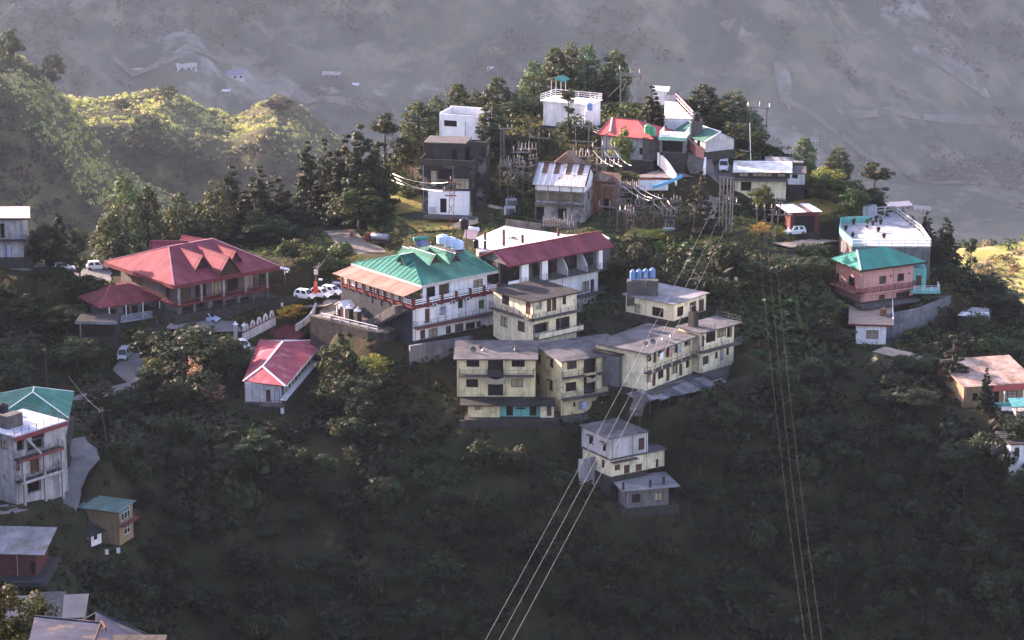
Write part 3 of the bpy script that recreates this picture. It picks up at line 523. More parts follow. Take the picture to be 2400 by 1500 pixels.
b.walls(.5, .4, W - 1.6, D, -1.5, H - .15, M['grey_wall'], ops(Z10, 'F', 'w', (905, 1092, 1005, 1190), (1167, 1072, 1270, 1170))); b.box('roof', -.2, -.1, H - .149, W, D, H, M['pale_roof'])
for p in ((805, 1040), (1122, 1010), (1278, 975)): x, y = b.at(*Z10(*p), H); b.box('column_stub', x - .15, y - .1, H + .001, x + .15, y + .2, H + 1.1, M['dark_wall'])
# ---- maroon hotel on the left
b = Bld('lodge', 'large maroon hip-roofed lodge with gabled dormers behind the white arched fence', 'lodge', Z3(805, 468), 447, Z3(1580, 337), Z3(290, 312), vbase=Z3(0, 700)[1], wy=.5)
W, D, H = b.W, b.D, b.H; ym = D / 2
r0 = b.on('F', *Z3(765, 172), ym); r1 = b.on('F', *Z3(1090, 130), ym); zr = (r0[1] + r1[1]) / 2
b.hip(0, 0, W, D, H, (r0[0], r1[0], zr), M['red_roof'], cap=M['pink_cap'], fascia=M['maroon_paint'], fh=.6, capw=.22)
for tip, back, hw, dr, yy in (((1005, 243), 0, 1.6, 2.2, 3.2), ((1200, 250), 0, 2.6, 3.4, .3), ((1247, 212), 0, 1.8, 2.5, 3.4)):
    t = b.on('F', *Z3(*tip), yy); b.dormer((t[0], yy, t[1]), (t[0], ym, 0), hw, dr, M['red_roof'], M['dark_wood'], cap=M['red_roof'], over=.5)
t = b.on('L', *Z3(640, 135), D * .45) if False else b.on('F', *Z3(640, 138), ym + 4); b.dormer((t[0], ym + 4, t[1]), (t[0] + 4.5, ym, 0), 2.2, 2.6, M['red_roof'], M['dark_wood'], cap=M['red_roof'])
t = b.on('F', *Z3(872, 98), ym + 5); b.dormer((t[0], ym + 5, t[1]), (t[0] + 1.5, ym, 0), 2.4, 2.8, M['red_roof'], M['dark_wood'], cap=M['red_roof'])
zs = b.on('F', *Z3(1150, 545), 1.5)[1]
b.walls(2.0, 2.6, W - 2, D - 2, zs, H - .3, M['grey_wall'], [('F', (2.6 + i * 3.1, 4.7 + i * 3.1, zs + .1, H - .9), 'dK' if i % 2 else 'w') for i in range(6)] + ops(Z3, 'L', 'w', (495, 395, 575, 455)) + [('L', (4.2, 5.6, zs + .3, H - .9), 'w')])
b.walls(2.0, 2.0, W - 2, D - 2, 0, zs - .3, M['grey_wall'], ops(Z3, 'F', 'o', (862, 605, 1030, 692)) + ops(Z3, 'F', 'w', (1092, 572, 1165, 655), (1277, 553, 1355, 612), (1175, 570, 1255, 640)) + [('L', (3.5, 5, 1, 2.3), 'w'), ('L', (8, 9.5, 1, 2.3), 'w')])
b.box('balcony_slab', 1.2, .9, zs - .299, W - 1.2, D - 1.4, zs, M['maroon_paint'])
for i in range(7): b.box('pillar', 1.5 + i * (W - 3.4) / 6, 1.1, 0, 1.9 + i * (W - 3.4) / 6, 1.5, zs - .3, M['grey_wall'])
for i in range(5): b.box('pillar', 1.5 + i * (W - 3.4) / 4, 1.1, zs + .001, 1.85 + i * (W - 3.4) / 4, 1.45, H - .17, M['dim_white'])
b.rail([(1.4, D - 2, zs), (1.4, 1.05, zs), (W - 1.4, 1.05, zs)], 1.0, M['maroon_paint'], bars=3, bar=.06)
LODGE = b
# ---- small red-roofed pavilion and dark shed
b = Bld('pavilion', 'small dull-red hip-roofed pavilion on stilts in front of the maroon lodge', 'pavilion', Z3(265, 632), 447.5, Z3(735, 563), Z3(105, 545), vbase=Z3(0, 745)[1], wy=.0)
W, D, H = b.W, max(b.D, 7), b.H; ym = D / 2; r0 = b.on('F', *Z3(330, 465), ym); r1 = b.on('F', *Z3(475, 462), ym)
b.hip(0, 0, W, D, H, (max(r0[0], 2), max(r1[0], 4), (r0[1] + r1[1]) / 2), M['dull_red_roof'], cap=M['pink_red_roof'], fascia=M['maroon_paint'], fh=.2)
b.walls(1.6, 1.2, W - 1, D - 1, 0, H - .17, M['grey_wall'], ops(Z3, 'F', 'dK', (435, 620, 480, 735), (497, 612, 540, 732)) + ops(Z3, 'F', 'w', (565, 605, 630, 655), (300, 640, 380, 690)))
b.box('porch_floor', 1.2, -.3, -.3, W - .6, 1.18, -.01, M['blue_grey_wall']); b.rail([(1.3, -.2, 0), (W - .7, -.2, 0)], .9, M['blue_grey_wall'], bars=4, bar=.12)
for i in range(4): b.box('post', 1.4 + i * (W - 2.4) / 3, -.2, 0, 1.54 + i * (W - 2.4) / 3, -.06, H - .05, M['white_wall'])
b = Bld('shed', 'dark open lean-to under a flat dark sheet below the dull-red pavilion', 'shed', Z3(95, 725), 442, Z3(390, 728), D=4, vbase=Z3(0, 850)[1])
W, D, H = b.W, 4, b.H; b.walls(.2, .3, W - .2, D, -1, H - .1, M['dark_wall'], [('F', (.8, W - .8, .1, H - .5), 'O')]); b.box('roof', -.2, -.3, H - .099, W + .1, D + .2, H + .06, M['dark_roof']); b.box('fascia', -.2, -.36, H - .45, W + .1, -.303, H + .05, M['grey_tin'])
# ---- pinkish red house lower left with the darker wing behind
b = Bld('house', 'long house with a sun-faded pink-red hip roof and rows of side windows', 'house', Z3(1622, 1202), 417, Z3(1925, 852), Z3(1300, 1172), vbase=Z3(0, 1345)[1], wy=.0)
W, D, H = b.W, b.D, b.H; xm = D / 2
ra = b.on('L', *Z3(1455, 1057), 0); 
def ridge_pt(p, d):  # on the plane y = d
    return b.on('F', *Z3(*p), d)
W = min(W, 24); r0 = (4.7, H + 1.75); r1 = (W, H + 1.75)
a = (0, 0, H); d = (*b.at(*Z3(1310, 1166), H), H); bq = (*b.at(*Z3(1915, 862), H), H); c = (*b.at(*Z3(1432, 858), H), H); q0 = (*b.at(*Z3(1455, 1057), H + 1.6), H + 1.6); q1 = (*b.at(*Z3(1602, 874), H + 1.6), H + 1.6); W = bq[0]; D = d[1]; xm = q1[1]
mb = MB(); mb.sheet([a, bq, q1, q0], .1); mb.sheet([c, d, q0, q1], .1); mb.sheet([d, a, q0], .1); rf = mb.build('roof', M['pink_red_roof'], b.root)
mb = MB(); [mb.bar(p, q, .25, .1) for p, q in ((a, q0), (d, q0), (q0, q1), (bq, q1))]; mb.build('ridge_cap', M['white_sheet'], rf); MB().box(-.05, -.12, H - .2, W, -.105, H - .01).build('fascia', M['white_paint'], rf)
lo = Vector((0, 0, -.12)); bv, cv, qv = Vector(bq) + lo, Vector(c) + lo, Vector(q1) + lo; iv = Vector((-.3, 0, 0)); MB().add([bv, cv, qv, bv + iv, cv + iv, qv + iv], [(0, 1, 2), (3, 5, 4), (0, 3, 4, 1), (1, 4, 5, 2), (2, 5, 3, 0)]).build('gable', M['dull_paint'], b.root)
MB().prism([(1.2, D - .6), (W - 1, D - .6), (c[0] - 1, c[1] - .8)], -2, H - .15).build('side_wing', M['dull_paint'], b.root)
b.walls(1.1, 1.0, W - .5, D - .4, -2.5, H - .12, M['dull_paint'], [('F', (1.8 + i * 2.1, 2.9 + i * 2.1, H - 2.2, H - .8), 'w') for i in range(9)] + [('F', (2 + i * 3.3, 3 + i * 3.3, -1.4, .3), 'wW') for i in range(4)] + [('L', (1.2, 2.0, .1, 2.2), 'dB'), ('L', (2.6, 3.3, .1, 2.0), 'd')])
b.box('side_ledge', .6, .1, H - 2.5, W - .5, .99, H - 2.38, M['white_paint']); b.box('porch_slab', -.6, .2, -.2, 1.09, 3.9, 0, M['old_concrete']); b.rail([(1.0, .3, 0), (-.5, .3, 0), (-.5, 3.8, 0)], .9, M['dull_red_roof'], bars=3)
b.box('porch_pier', .0, .3, -5, .5, .8, -.21, M['white_wall'])
REDH = b
b = Bld('house', 'dark maroon hip-roofed wing joined behind the pink-red roof', 'house', Z3(1700, 915), 446, Z3(1925, 862), Z3(1420, 838), vbase=Z3(0, 990)[1])
W, D, H = b.W, b.D, b.H; ym = D / 2; r0 = b.on('F', *Z3(1545, 768), ym); r1 = b.on('F', *Z3(1640, 762), ym)
b.hip(0, 0, W, D, H, (max(2, r0[0]), max(2.5, r1[0]), (r0[1] + r1[1]) / 2), M['dull_red_roof'], cap=M['red_roof'], fascia=M['maroon_paint'], fh=.4)
b.walls(.7, .7, W - .7, D - .7, -2, H - .17, M['maroon_wall'], [('L', (1.5, 2.5, 1, 2), 'w'), ('L', (4, 5, 1, 2), 'w')])
# ---- pink house with sea-green roof, right
b = Bld('house', 'pink two-storey house under a sea-green hip roof above the curved wall', 'house', Z6(808, 865), 452, Z6(1340, 780), Z6(560, 742), vbase=Z6(0, 1135)[1], wy=.4)
W, D, H = b.W, b.D, b.H; ym = D / 2; r0 = b.on('F', *Z6(778, 705), ym); r1 = b.on('F', *Z6(1010, 672), ym)
b.hip(0, 0, W, D, H, (r0[0], max(r1[0], r0[0] + 1.5), (r0[1] + r1[1]) / 2), M['sea_green_roof'], fascia=M['dark_wood'], fh=.3)
MB().bar((0, 0, H + .05), (r0[0], ym, (r0[1] + r1[1]) / 2 + .05), .28, .08).build('ridge_cap', M['white_paint'], b.root)
x1 = b.on('F', *Z6(1228, 950), .8)[0]; zs = b.on('F', *Z6(1010, 1015), .8)[1]
b.walls(.8, .8, x1, D - .8, 0, H - .17, M['pink_wall'], ops(Z6, 'F', 'w', (958, 910, 1012, 972), (1103, 890, 1155, 950), (1043, 903, 1058, 919), (1190, 882, 1204, 897), (1092, 1037, 1195, 1100)) + ops(Z6, 'F', 'd', (955, 1060, 1000, 1115)) + ops(Z6, 'L', 'w', (712, 917, 760, 990), (608, 887, 634, 960)))
slab_rail(b, -.3, x1, .8, zs, M['pink_wall'], M['maroon_paint'], depth=1.1, bars=4, bar=.05, balus=.25); slab_rail(b, -.3, D - .8, .8, zs, M['pink_wall'], M['maroon_paint'], depth=1.1, face='L', bars=4, balus=.25)
b.box('yard', -.5, -1.5, -.5, W + 3, .78, -.03, M['old_concrete'])
PINK = b
b = Bld('annex', 'teal-walled annex with a railed terrace tucked behind the pink house', 'annex', Z6(1225, 845), 458, Z6(1335, 845), D=5, vbase=Z6(0, 1000)[1])
b.walls(0, 0, b.W, 5, 0, b.H, M['teal_wall'], [('F', (.6, 1.5, .2, 2.0), 'd')]); b.box('terrace', -.5, -3.0, -.3, b.W + 2, -.02, -.02, M['teal_wall']); b.rail([(0, -2.9, 0), (b.W + 1.9, -2.9, 0), (b.W + 1.9, 0, 0)], 1.0, M['white_paint'], bars=3)
# ---- railed terrace building
b = Bld('terrace_house', 'flat-roofed house whose sunlit roof terrace is ringed by white and teal balustrades', 'house', Z6(742, 668), 463, Z6(1368, 672), D=12, vbase=Z6(0, 668)[1] + 62, pad=False)
pl = [b.at(*Z6(*p), b.H) for p in ((742, 668), (1368, 672), (1290, 560), (1075, 400), (930, 412), (880, 480), (650, 490), (640, 575))]
b.pad(-2, 0, b.W, 16, 0); b.prism('wall', pl, -3, b.H - .2, M['grey_wall']); b.prism('roof', pl, b.H - .199, b.H, M['shade_deck'])
v3 = [(p[0], p[1], b.H) for p in pl]; b.rail([v3[0], v3[1]], 1.05, M['white_paint'], step=2.2, bars=2, bar=.16, post=.2, balus=.35); b.rail([v3[1], v3[2], v3[3], v3[4]], 1.1, M['dull_paint'], step=2.2, bars=2, bar=.16, post=.22, balus=.35)
mb = MB(); [mb.bar(Vector(p) + Vector((0, 0, .55)), Vector(q) + Vector((0, 0, .55)), .14, 1.1) for p, q in ((v3[5], v3[6]), (v3[6], v3[7]), (v3[7], v3[0]))]; mb.build('parapet', M['teal_wall'], b.root)
x, y = b.at(*Z6(880, 440), b.H); MB().box(x - 1.2, y - .6, b.H + .001, x + 1.2, y + 1, b.H + 2).build('stair_head', M['blue_grey_wall'], b.root)
TERR = b
# ---- small cream flat-roofed house under the pink one
b = Bld('flat_house', 'small cream house with a rust-brown flat roof below the pink house', 'house', Z6(742, 1292), 443, Z6(1072, 1302), D=13, vbase=Z6(0, 1455)[1])
W, D, H = b.W, 13, b.H; xr = b.on('F', *Z6(1012, 1380), .4)[0]
b.walls(.6, .4, xr, D, -1, H - .15, M['white_wall'], ops(Z6, 'F', 'wY', (852, 1342, 950, 1412))); b.box('roof', -.6, 0, H - .149, W, D, H, mat('brown_roof', (.42, .30, .24), var=.4, scale=.5, rust=(.25, .18, .15), rust_amt=.35)); b.box('fascia', -.6, -.07, H - .3, W, -.003, H - .03, M['maroon_paint'])
x, y = b.at(*Z6(990, 1225), H); mb = MB(); mb.box(x - .5, y - .4, H + .001, x + .5, y + .5, H + 1.0); mb.add([(x - .6, y - .5, H + 1.001), (x + .6, y - .5, H + 1.001), (x + .6, y + .6, H + 1.001), (x - .6, y + .6, H + 1.001), (x, y + .05, H + 1.5)], [(0, 1, 4), (1, 2, 4), (2, 3, 4), (3, 0, 4), (0, 3, 2, 1)]); mb.build('roof_cabin', M['brick_wall'], b.root)
b.rail([(W - .1, 0, H), (W - .1, D, H)], 1.0, M['white_paint'], bars=1, step=4, bar=.12)
# ---- house right edge, bottom
b = Bld('bungalow', 'sunlit brown-roofed bungalow with a maroon fascia at the right edge', 'house', Z8(1350, 772), 420, Z8(1990, 728), Z8(1228, 738), vbase=Z8(0, 955)[1], D=11, wy=0)
W, D, H = b.W, 11, b.H
mb = MB(); mb.sheet([(-.3, -.3, H), (W, -.3, H), (W, D, H + 1.2), (-.3, D, H + 1.2)], .12); mb.build('roof', mat('sun_roof', (.50, .36, .30), var=.5, scale=.7, rib=.3, seam=.3, rust=(.30, .17, .13), rust_amt=.4), b.root)
b.walls(0, 0, W, D, -2, H - .14, M['tan_wall'], ops(Z8, 'F', 'dK', (1610, 815, 1655, 928)) + ops(Z8, 'F', 'w', (1695, 815, 1815, 890), (1420, 830, 1480, 900))); b.box('fascia', 4.5, -.42, H - .95, W, -.31, H - .15, M['bright_red_roof'])
b.box('veranda_floor', 3, -2.4, -.4, W, -.02, -.02, M['old_concrete']); b.rail([(3.1, -2.3, 0), (W, -2.3, 0)], .95, M['teal_wall'], bars=2, bar=.3, step=2)
for x in (5.5, 8.6, 11): b.box('post', x, -2.35, 0, x + .14, -2.2, H - .5, M['white_paint'])
BUNG = b
# ---- tin shed on the right slope
b = Bld('shed', 'dark hut with loose pale tin sheets on its roof, right of the curved wall', 'shed', Z6(1600, 1222), 452, Z6(1825, 1238), D=5, vbase=Z6(0, 1380)[1])
W, H = b.W, b.H; b.walls(0, 0, W, 5, -1, H - .1, M['dark_wall'], [('F', (2.2, 3.2, .1, 2.1), 'dK')])
for i, (x0, x1, y0, y1) in enumerate(((-.3, 3, -.4, 1.2), (2.0, W + .3, 0, 2.0), (.8, W, 2.1, 4.6))): MB().sheet([(x0, y0, H + .05 + i * .02), (x1, y0 - .2, H + .02 + i * .02), (x1 - .4, y1, H + .25), (x0 + .5, y1, H + .3)], .05).build('roof_sheet', M['tin_roof'] if i < 2 else M['grey_tin'], b.root)
# ---- dark garage with white and brown sheets
b = Bld('garage', 'dark maroon garage with a white sheet roof, a white car parked at its corner', 'garage', ZF(1570, 428), 476, ZF(2142, 412), D=4.5, vbase=ZF(0, 800)[1])
W, H = b.W, b.H; b.walls(.3, .2, W - .3, 4.5, 0, H - .1, M['maroon_wall'], [('F', (1, 4.5, .05, H - .8), 'dK'), ('F', (5.5, W - 1, .05, H - .8), 'dK')])
for x0, x1, m in ((-.2, W * .53, 'white_sheet'), (W * .53 + .02, W * .72, 'brown_sheet'), (W * .72 + .02, W + .1, 'white_sheet')): MB().sheet([(x0, -.3, H), (x1, -.3, H), (x1 - 1.2, 4.6, H + .35), (x0 - 1.2, 4.6, H + .35)], .06).build('roof_sheet', M[m], b.root)
# ---- flat-roofed house upper right
b = Bld('flat_house', 'cream house with a patched white roof and window strip beside the white van', 'house', Z5(1660, 997), 492, Z5(2088, 1005), D=8.5, vbase=Z5(0, 1195)[1])
W, H = b.W, b.H; zs = b.zv(Z5(0, 1048)[1]); x1 = b.on('F', *Z5(2050, 1100), .5)[0]
b.walls(.2, .5, x1, 8.4, 0, zs - .3, M['cream_pale'], ops(Z5, 'F', 'w', (1712, 1072, 1790, 1140))); b.walls(.2, .6, W - .2, 8.4, zs + .003, H - .15, M['dark_wall'], ops(Z5, 'F', 'wY', (1700, 1006, 1768, 1034), (1800, 1006, 1945, 1034), (1985, 1010, 2045, 1036)))
b.box('balcony_slab', -.3, -.6, zs - .299, x1 + .2, 8.3, zs, M['old_concrete']); mb = MB(); mb.sheet([(-.2, -.2, H), (W + .2, -.2, H + .1), (W + .2, 8.6, H + .25), (-.2, 8.6, H + .15)], .12); mb.build('roof', mat('patched_roof', (.74, .72, .68), var=.4, scale=.6, rust=(.40, .34, .30), rust_amt=.36, rust_scale=.45), b.root)
b.walls(x1 + .3, 2, x1 + 3.2, 8, zs - 1.3, H - .6, M['white_wall'], [('F', (x1 + 1, x1 + 2, zs - .2, zs + .8), 'w')], name='annex'); b.box('annex_roof', x1 + .1, 1.8, H - .599, x1 + 3.5, 8.2, H - .45, M['old_concrete']); b.box('annex_base', x1 + .32, 2.02, -3, x1 + 3.18, 7.9, zs - 1.302, M['dark_wall'])
b.box('rear_block', 5.5, 8.7, -1, W + 2, 13, H - .1, M['old_concrete']); b.box('rear_roof', 5.3, 8.62, H - .09, W + 2.2, 13.2, H + .05, M['pale_roof'])
UPR = b
# ---- soot-stained tall block
b = Bld('derelict_house', 'soot-blackened tall block with an open roof terrace above a white-painted ground room', 'house', Z4(420, 560), 493, Z4(878, 590), D=7, yaw=-9, vbase=Z4(0, 1000)[1])
W, H = b.W, b.H; zp = b.zv(Z4(0, 495)[1])
b.walls(0, 0, W, 8, -1, H, M['soot_wall'], ops(Z4, 'F', 'dK', (565, 600, 705, 700)) + ops(Z4, 'F', 'wY', (725, 690, 850, 790), (500, 620, 555, 760)) + [('R', (2, 3.2, H - 3, H - 1.2), 'w'), ('R', (5, 6.2, H - 3, H - 1.2), 'w')])
mb = MB(); [mb.box(*q) for q in ((-.3, -.3, H - .1, W + .3, -.12, H + .95), (-.3, -.12, H - .1, -.12, 6, H + .95), (W + .12, -.12, H - .1, W + .3, 4, H + .95))]; mb.build('parapet', M['dark_wall'], b.root)
zt = b.on('F', *Z4(630, 362), 4.2)[1]; x0 = b.on('F', *Z4(455, 420), 4.2)[0]; x1 = b.on('F', *Z4(815, 420), 4.2)[0]
b.walls(x0, 4.2, x1, 9.5, H + .003, zt - .2, M['dark_wall'], [('F', (x0 + 4.5, x0 + 5.6, H + .05, H + 2), 'dK')]); b.box('upper_roof', x0 - .3, 3.8, zt - .199, x1 + .2, 9.8, zt, M['patched_roof' if 0 else 'brick_wall']) if False else b.box('upper_roof', x0 - .3, 3.8, zt - .199, x1 + .2, 9.8, zt, MATS['old_concrete'])
b.walls(W - 1.2, 4.1, W + 1.6, 9, -2, zt - .6, M['soot_wall'], [('R', (6, 7.2, 2, 3.2), 'w'), ('R', (6, 7.2, 5.2, 6.4), 'w')], name='tower_wall'); mb = MB(); [mb.box(*q) for q in ((x1 + .25, 3.9, zt - .6, W + 1.8, 4.09, zt + .3), (W + 1.61, 4.1, zt - .6, W + 1.8, 9, zt + .3))]; mb.build('tower_parapet', M['dark_wall'], b.root)
zc = b.zv(Z4(0, 815)[1]); xa = b.on('F', *Z4(478, 900), -1.6)[0]; xb = b.on('F', *Z4(845, 900), -1.6)[0]; z0 = b.on('F', *Z4(660, 1018), -1.6)[1]; zc = b.on('F', *Z4(660, 818), -1.6)[1]
b.walls(xa, -1.6, xb, -.02, z0, zc, M['white_clean'], [('F', b.rect('F', rz(Z4, 587, 872, 645, 1000), -1.6), 'dK')], name='ground_room', faces='FLR'); b.box('ac_unit', *(lambda q: (q[0], -2.0, q[2], q[1], -1.61, q[3]))(b.rect('F', rz(Z4, 492, 945, 550, 1000), -1.6)), M['dull_paint'])
b.box('apron', xa - .5, -3.4, z0 - .5, xb + 1.5, -1.62, z0 - .03, M['old_concrete']); b.pad(xa - .5, -3.4, xb + 1, 0, z0)
SOOT = b
# ---- tin-roofed house
b = Bld('tin_roof_house', 'weathered house with a steep striped tin roof and white boarded balcony above the bright deck', 'house', Z4(1893, 762), 480, None, Z4(1437, 738), W=7.5, vbase=Z4(0, 1095)[1])
D, H = b.D, b.H; za = b.zv(Z4(0, 820)[1]); zb_ = b.zv(Z4(0, 935)[1]); D = b.D
b.walls(.4, 0, 7, D - .2, 0, za - .02, M['worn_wall'], [('L', (.3 + i * (D - .6) / 4 + .15, .3 + (i + 1) * (D - .6) / 4 - .15, zb_ + .35, za - .25), 'oY') for i in range(4)] + ops(Z4, 'L', 'dK', (1440, 945, 1530, 1075), (1655, 962, 1730, 1062)) + [('F', (3, 4, 3.4, 4.8), 'w')])
b.walls(.4, 0, 7, D - .2, za - .015, H - .1, M['white_wall'], name='upper_wall'); MB().box(.28, .1, za, .39, D - .3, H - .12).build('balcony_boarding', M['white_clean'], b.root)
[b.box('balcony_post', .2, a, za - 2.4, .275, a + .07, H - .1, M['frame_brown']) for a in [.2 + i * (D - .6) / 4 for i in range(5)]]
b.box('balcony_slab', -.7, 0, zb_ - .2, .38, D - .2, zb_, M['old_concrete'])
zr = H + 2.9; n = 9
for i in range(n):
    y0, y1 = -.3 + i * (D + .5) / n, -.3 + (i + 1) * (D + .5) / n
    MB().sheet([(-.5, y1, H), (-.5, y0, H), (2.0, y0, H + 1.45), (2.0, y1, H + 1.45)], .05).build('roof_sheet', M['tin_roof'], b.root)
    MB().sheet([(2.003, y1, H + 1.47), (2.003, y0, H + 1.47), (4.2, y0, zr), (4.2, y1, zr)], .05).build('roof_sheet', M['rusty_tin'] if i % 2 else M['tin_roof'], b.root)
MB().sheet([(4.2, -.3, zr), (4.2, D + .2, zr), (7.6, D + .2, H + .6), (7.6, -.3, H + .6)], .06).build('back_roof', M['rusty_tin'], b.root)
mb = MB(); [mb.bar((-.5, a, H + .1), (4.2, a, zr + .1), .16, .3) for a in (-.36, D + .26)]; mb.bar((4.2, -.4, zr + .08), (4.2, D + .3, zr + .08), .3, .1); mb.build('roof_edge', M['dark_wood'], b.root)
MB().add([(.5, .02, H - .12), (7, .02, H - .12), (7, .02, H + .9), (4.2, .02, zr - .1)], [(0, 1, 2, 3)]).build('gable', M['white_wall'], b.root)
t = b.on('L', *Z4(1715, 468), 6.0); MB().add([(6.0, t[0] + 4, H + .8), (6.0, t[0] - 4.6, H + .8), (6.0, t[0], t[1]), (10, t[0] + 4, H + .8), (10, t[0] - 4.6, H + .8), (10, t[0], t[1])], [(0, 1, 2), (3, 5, 4), (0, 2, 5, 3), (1, 4, 5, 2)]).build('rear_gable_roof', M['rusty_tin'], b.root)
b.walls(6.4, -4.2, 12, -.2, 0, H - .5, M['brick_wall'], [('L', (-3, -2, 1, 3), 'dK')], name='rear_wing'); MB().sheet([(5.6, -.25, H - .1), (5.6, -4.8, H - .3), (9, -4.8, H + .6), (9, -.25, H + .8)], .06).build('rear_wing_roof', M['rusty_tin'], b.root)
TIN = b
# ---- roofless white block
b = Bld('roofless_house', 'white roofless block with open top and one barred window among the pines', 'house', Z4(580, 102), 516, Z4(960, 150), D=5.5, yaw=-20, vbase=Z4(0, 292)[1])
W, H = b.W, b.H
b.walls(0, 0, W, 5.5, -.5, H - 1.0, M['white_clean'], ops(Z4, 'F', 'w', (622, 150, 738, 218)))
mb = MB(); [mb.box(*q) for q in ((0, 0, H - .999, W, .2, H), (0, 5.3, H - .999, W, 5.5, H + .5), (0, .2, H - .999, .2, 5.3, H + .2), (W - .2, .2, H - .999, W, 5.3, H + .2))]; mb.build('parapet', M['white_clean'], b.root); b.box('open_floor', .2, .2, H - .999, W - .2, 5.3, H - .96, M['dark_roof'])
# ---- hilltop house with railed roof
b = Bld('hilltop_house', 'white hilltop house with a railed roof terrace and small teal canopy', 'house', ZA(410, 467), 520, ZA(1090, 560), D=6, yaw=-28, vbase=ZA(0, 832)[1])
W, D, H = b.W, 6, b.H
b.walls(.5, .4, W, D - .3, -.5, H - .18, M['white_wall'], [('F', b.rect('F', rz(ZA, 825, 575, 865, 640), .4), 'w')]); b.box('roof', 0, 0, H - .179, W + .3, D, H, M['white_clean'])
b.rail([(.1, .1, H), (.1, D - .1, H), (W + .2, D - .1, H)], 1.1, M['white_paint'], bars=3, bar=.07, step=2.2); b.rail([(W * .55, .1, H), (W + .2, .1, H), (W + .2, D - .1, H)], 1.1, M['white_paint'], bars=3, bar=.07)
x, y = b.at(*ZA(690, 330), H); mb = MB(); [mb.bar((x + i * 2.0 - .5, y + j * 1.9 - 2.2, H), (x + i * 2.0 - .5, y + j * 1.9 - 2.2, H + 2.4), .08) for i in (0, 1) for j in (0, 1)]
cn = mb.build('canopy_frame', M['white_paint'], b.root); mb = MB(); X0, X1, Y0, Y1 = x - 1.2, x + 2.2, y - 3.1, y + .5; xm = (X0 + X1) / 2
mb.sheet([(X0, Y0, H + 2.35), (X0, Y1, H + 2.35), (xm, Y1, H + 3.0), (xm, Y0, H + 3.0)], .06); mb.sheet([(X1, Y1, H + 2.35), (X1, Y0, H + 2.35), (xm, Y0, H + 3.0), (xm, Y1, H + 3.0)], .06); mb.build('canopy_roof', M['sea_green_roof'], cn)
b.rail([(W + .3, -1, 0), (W + 6, -3, -.5)], 1.3, M['white_paint'], name='side_railing', bars=3, bar=.08)
HILL = b
# ---- red roof house at the top
b = Bld('house', 'low house with a bright red hip roof behind the substation gantry', 'house', ZA(1235, 965), 503, ZA(2075, 1040), D=9, vbase=ZA(0, 1300)[1], wy=0)
W, D, H = b.W, 9, b.H; ym = D / 2; r0 = b.on('F', *ZA(1465, 725), ym); r1 = b.on('F', *ZA(1840, 762), ym)
b.hip(0, 0, W, D, H, (r0[0], r1[0], (r0[1] + r1[1]) / 2), M['bright_red_roof'], cap=M['red_roof'], fascia=M['maroon_paint'], fh=.2); MB().bar((r0[0], ym, r0[1]), (r0[0] + 1.2, .6, H + .5), .3, .2).build('ridge_cap', M['white_sheet'], b.root)
b.walls(.6, .8, W - .4, D - .6, 0, H - .17, M['blue_grey_wall'], [('F', (W - 3, W - 2, 1, 2.2), 'w'), ('F', (W - 5.5, W - 4.7, 0, 2.0), 'dK')])
# ---- dark green roof
b = Bld('house', 'house with a muted green gable roof and white ridge line below the white rooftop terrace', 'house', ZB(860, 765), 500, None, ZB(335, 590), W=6.5, vbase=ZB(0, 890)[1])
W, D, H = b.W, min(b.D, 11), b.H; zr = H + 1.5
mb = MB(); mb.sheet([(0, D, H), (0, 0, H), (W / 2, 0, zr), (W / 2, D, zr)], .08); mb.sheet([(W, 0, H), (W, D, H), (W / 2, D, zr), (W / 2, 0, zr)], .08); mb.build('roof', M['dark_green_roof'], b.root)
mb = MB(); mb.bar((W / 2, -.05, zr + .05), (W / 2, D, zr + .05), .3, .08); mb.bar((0, -.03, H + .05), (W / 2, -.03, zr + .05), .22, .08); mb.build('ridge_cap', M['white_sheet'], b.root)
MB().add([(.3, .1, H - .1), (W - .3, .1, H - .1), (W / 2, .1, zr - .15), (.3, .3, H - .1), (W - .3, .3, H - .1), (W / 2, .3, zr - .15)], [(0, 1, 2), (3, 5, 4), (0, 3, 4, 1), (1, 4, 5, 2), (2, 5, 3, 0)]).build('gable', M['dull_paint'], b.root)
b.walls(.3, .3, W - .3, D - .3, 0, H - .05, M['dull_paint'], [('L', (2, 3, .8, 1.8), 'w')])
b = Bld('shop_annex', 'flat annex with a pale green fascia and dark shopfront opening beside the courtyard', 'house', ZB(330, 705), 497, ZB(625, 765), D=5, yaw=-12, vbase=ZB(0, 885)[1])
W, H = b.W, b.H; b.walls(0, .3, W, 5, 0, H - .15, M['grey_wall'], [('F', (.4, W - .4, .05, H - .7), 'O')]); b.box('roof', -.2, -.2, H - .149, W + .2, 5.2, H, M['patched_roof' if 0 else 'bright_deck']); b.box('fascia', -.2, -.28, H - .5, W + .2, -.203, H + .12, mat('pale_green_paint', (.22, .52, .42), var=.2))
b.rail([(0, 0, H), (0, 5, H)], .9, M['white_paint'], bars=2, bar=.1); b.rail([(W, 0, H), (W, 5, H)], .9, M['white_paint'], bars=2, bar=.1)
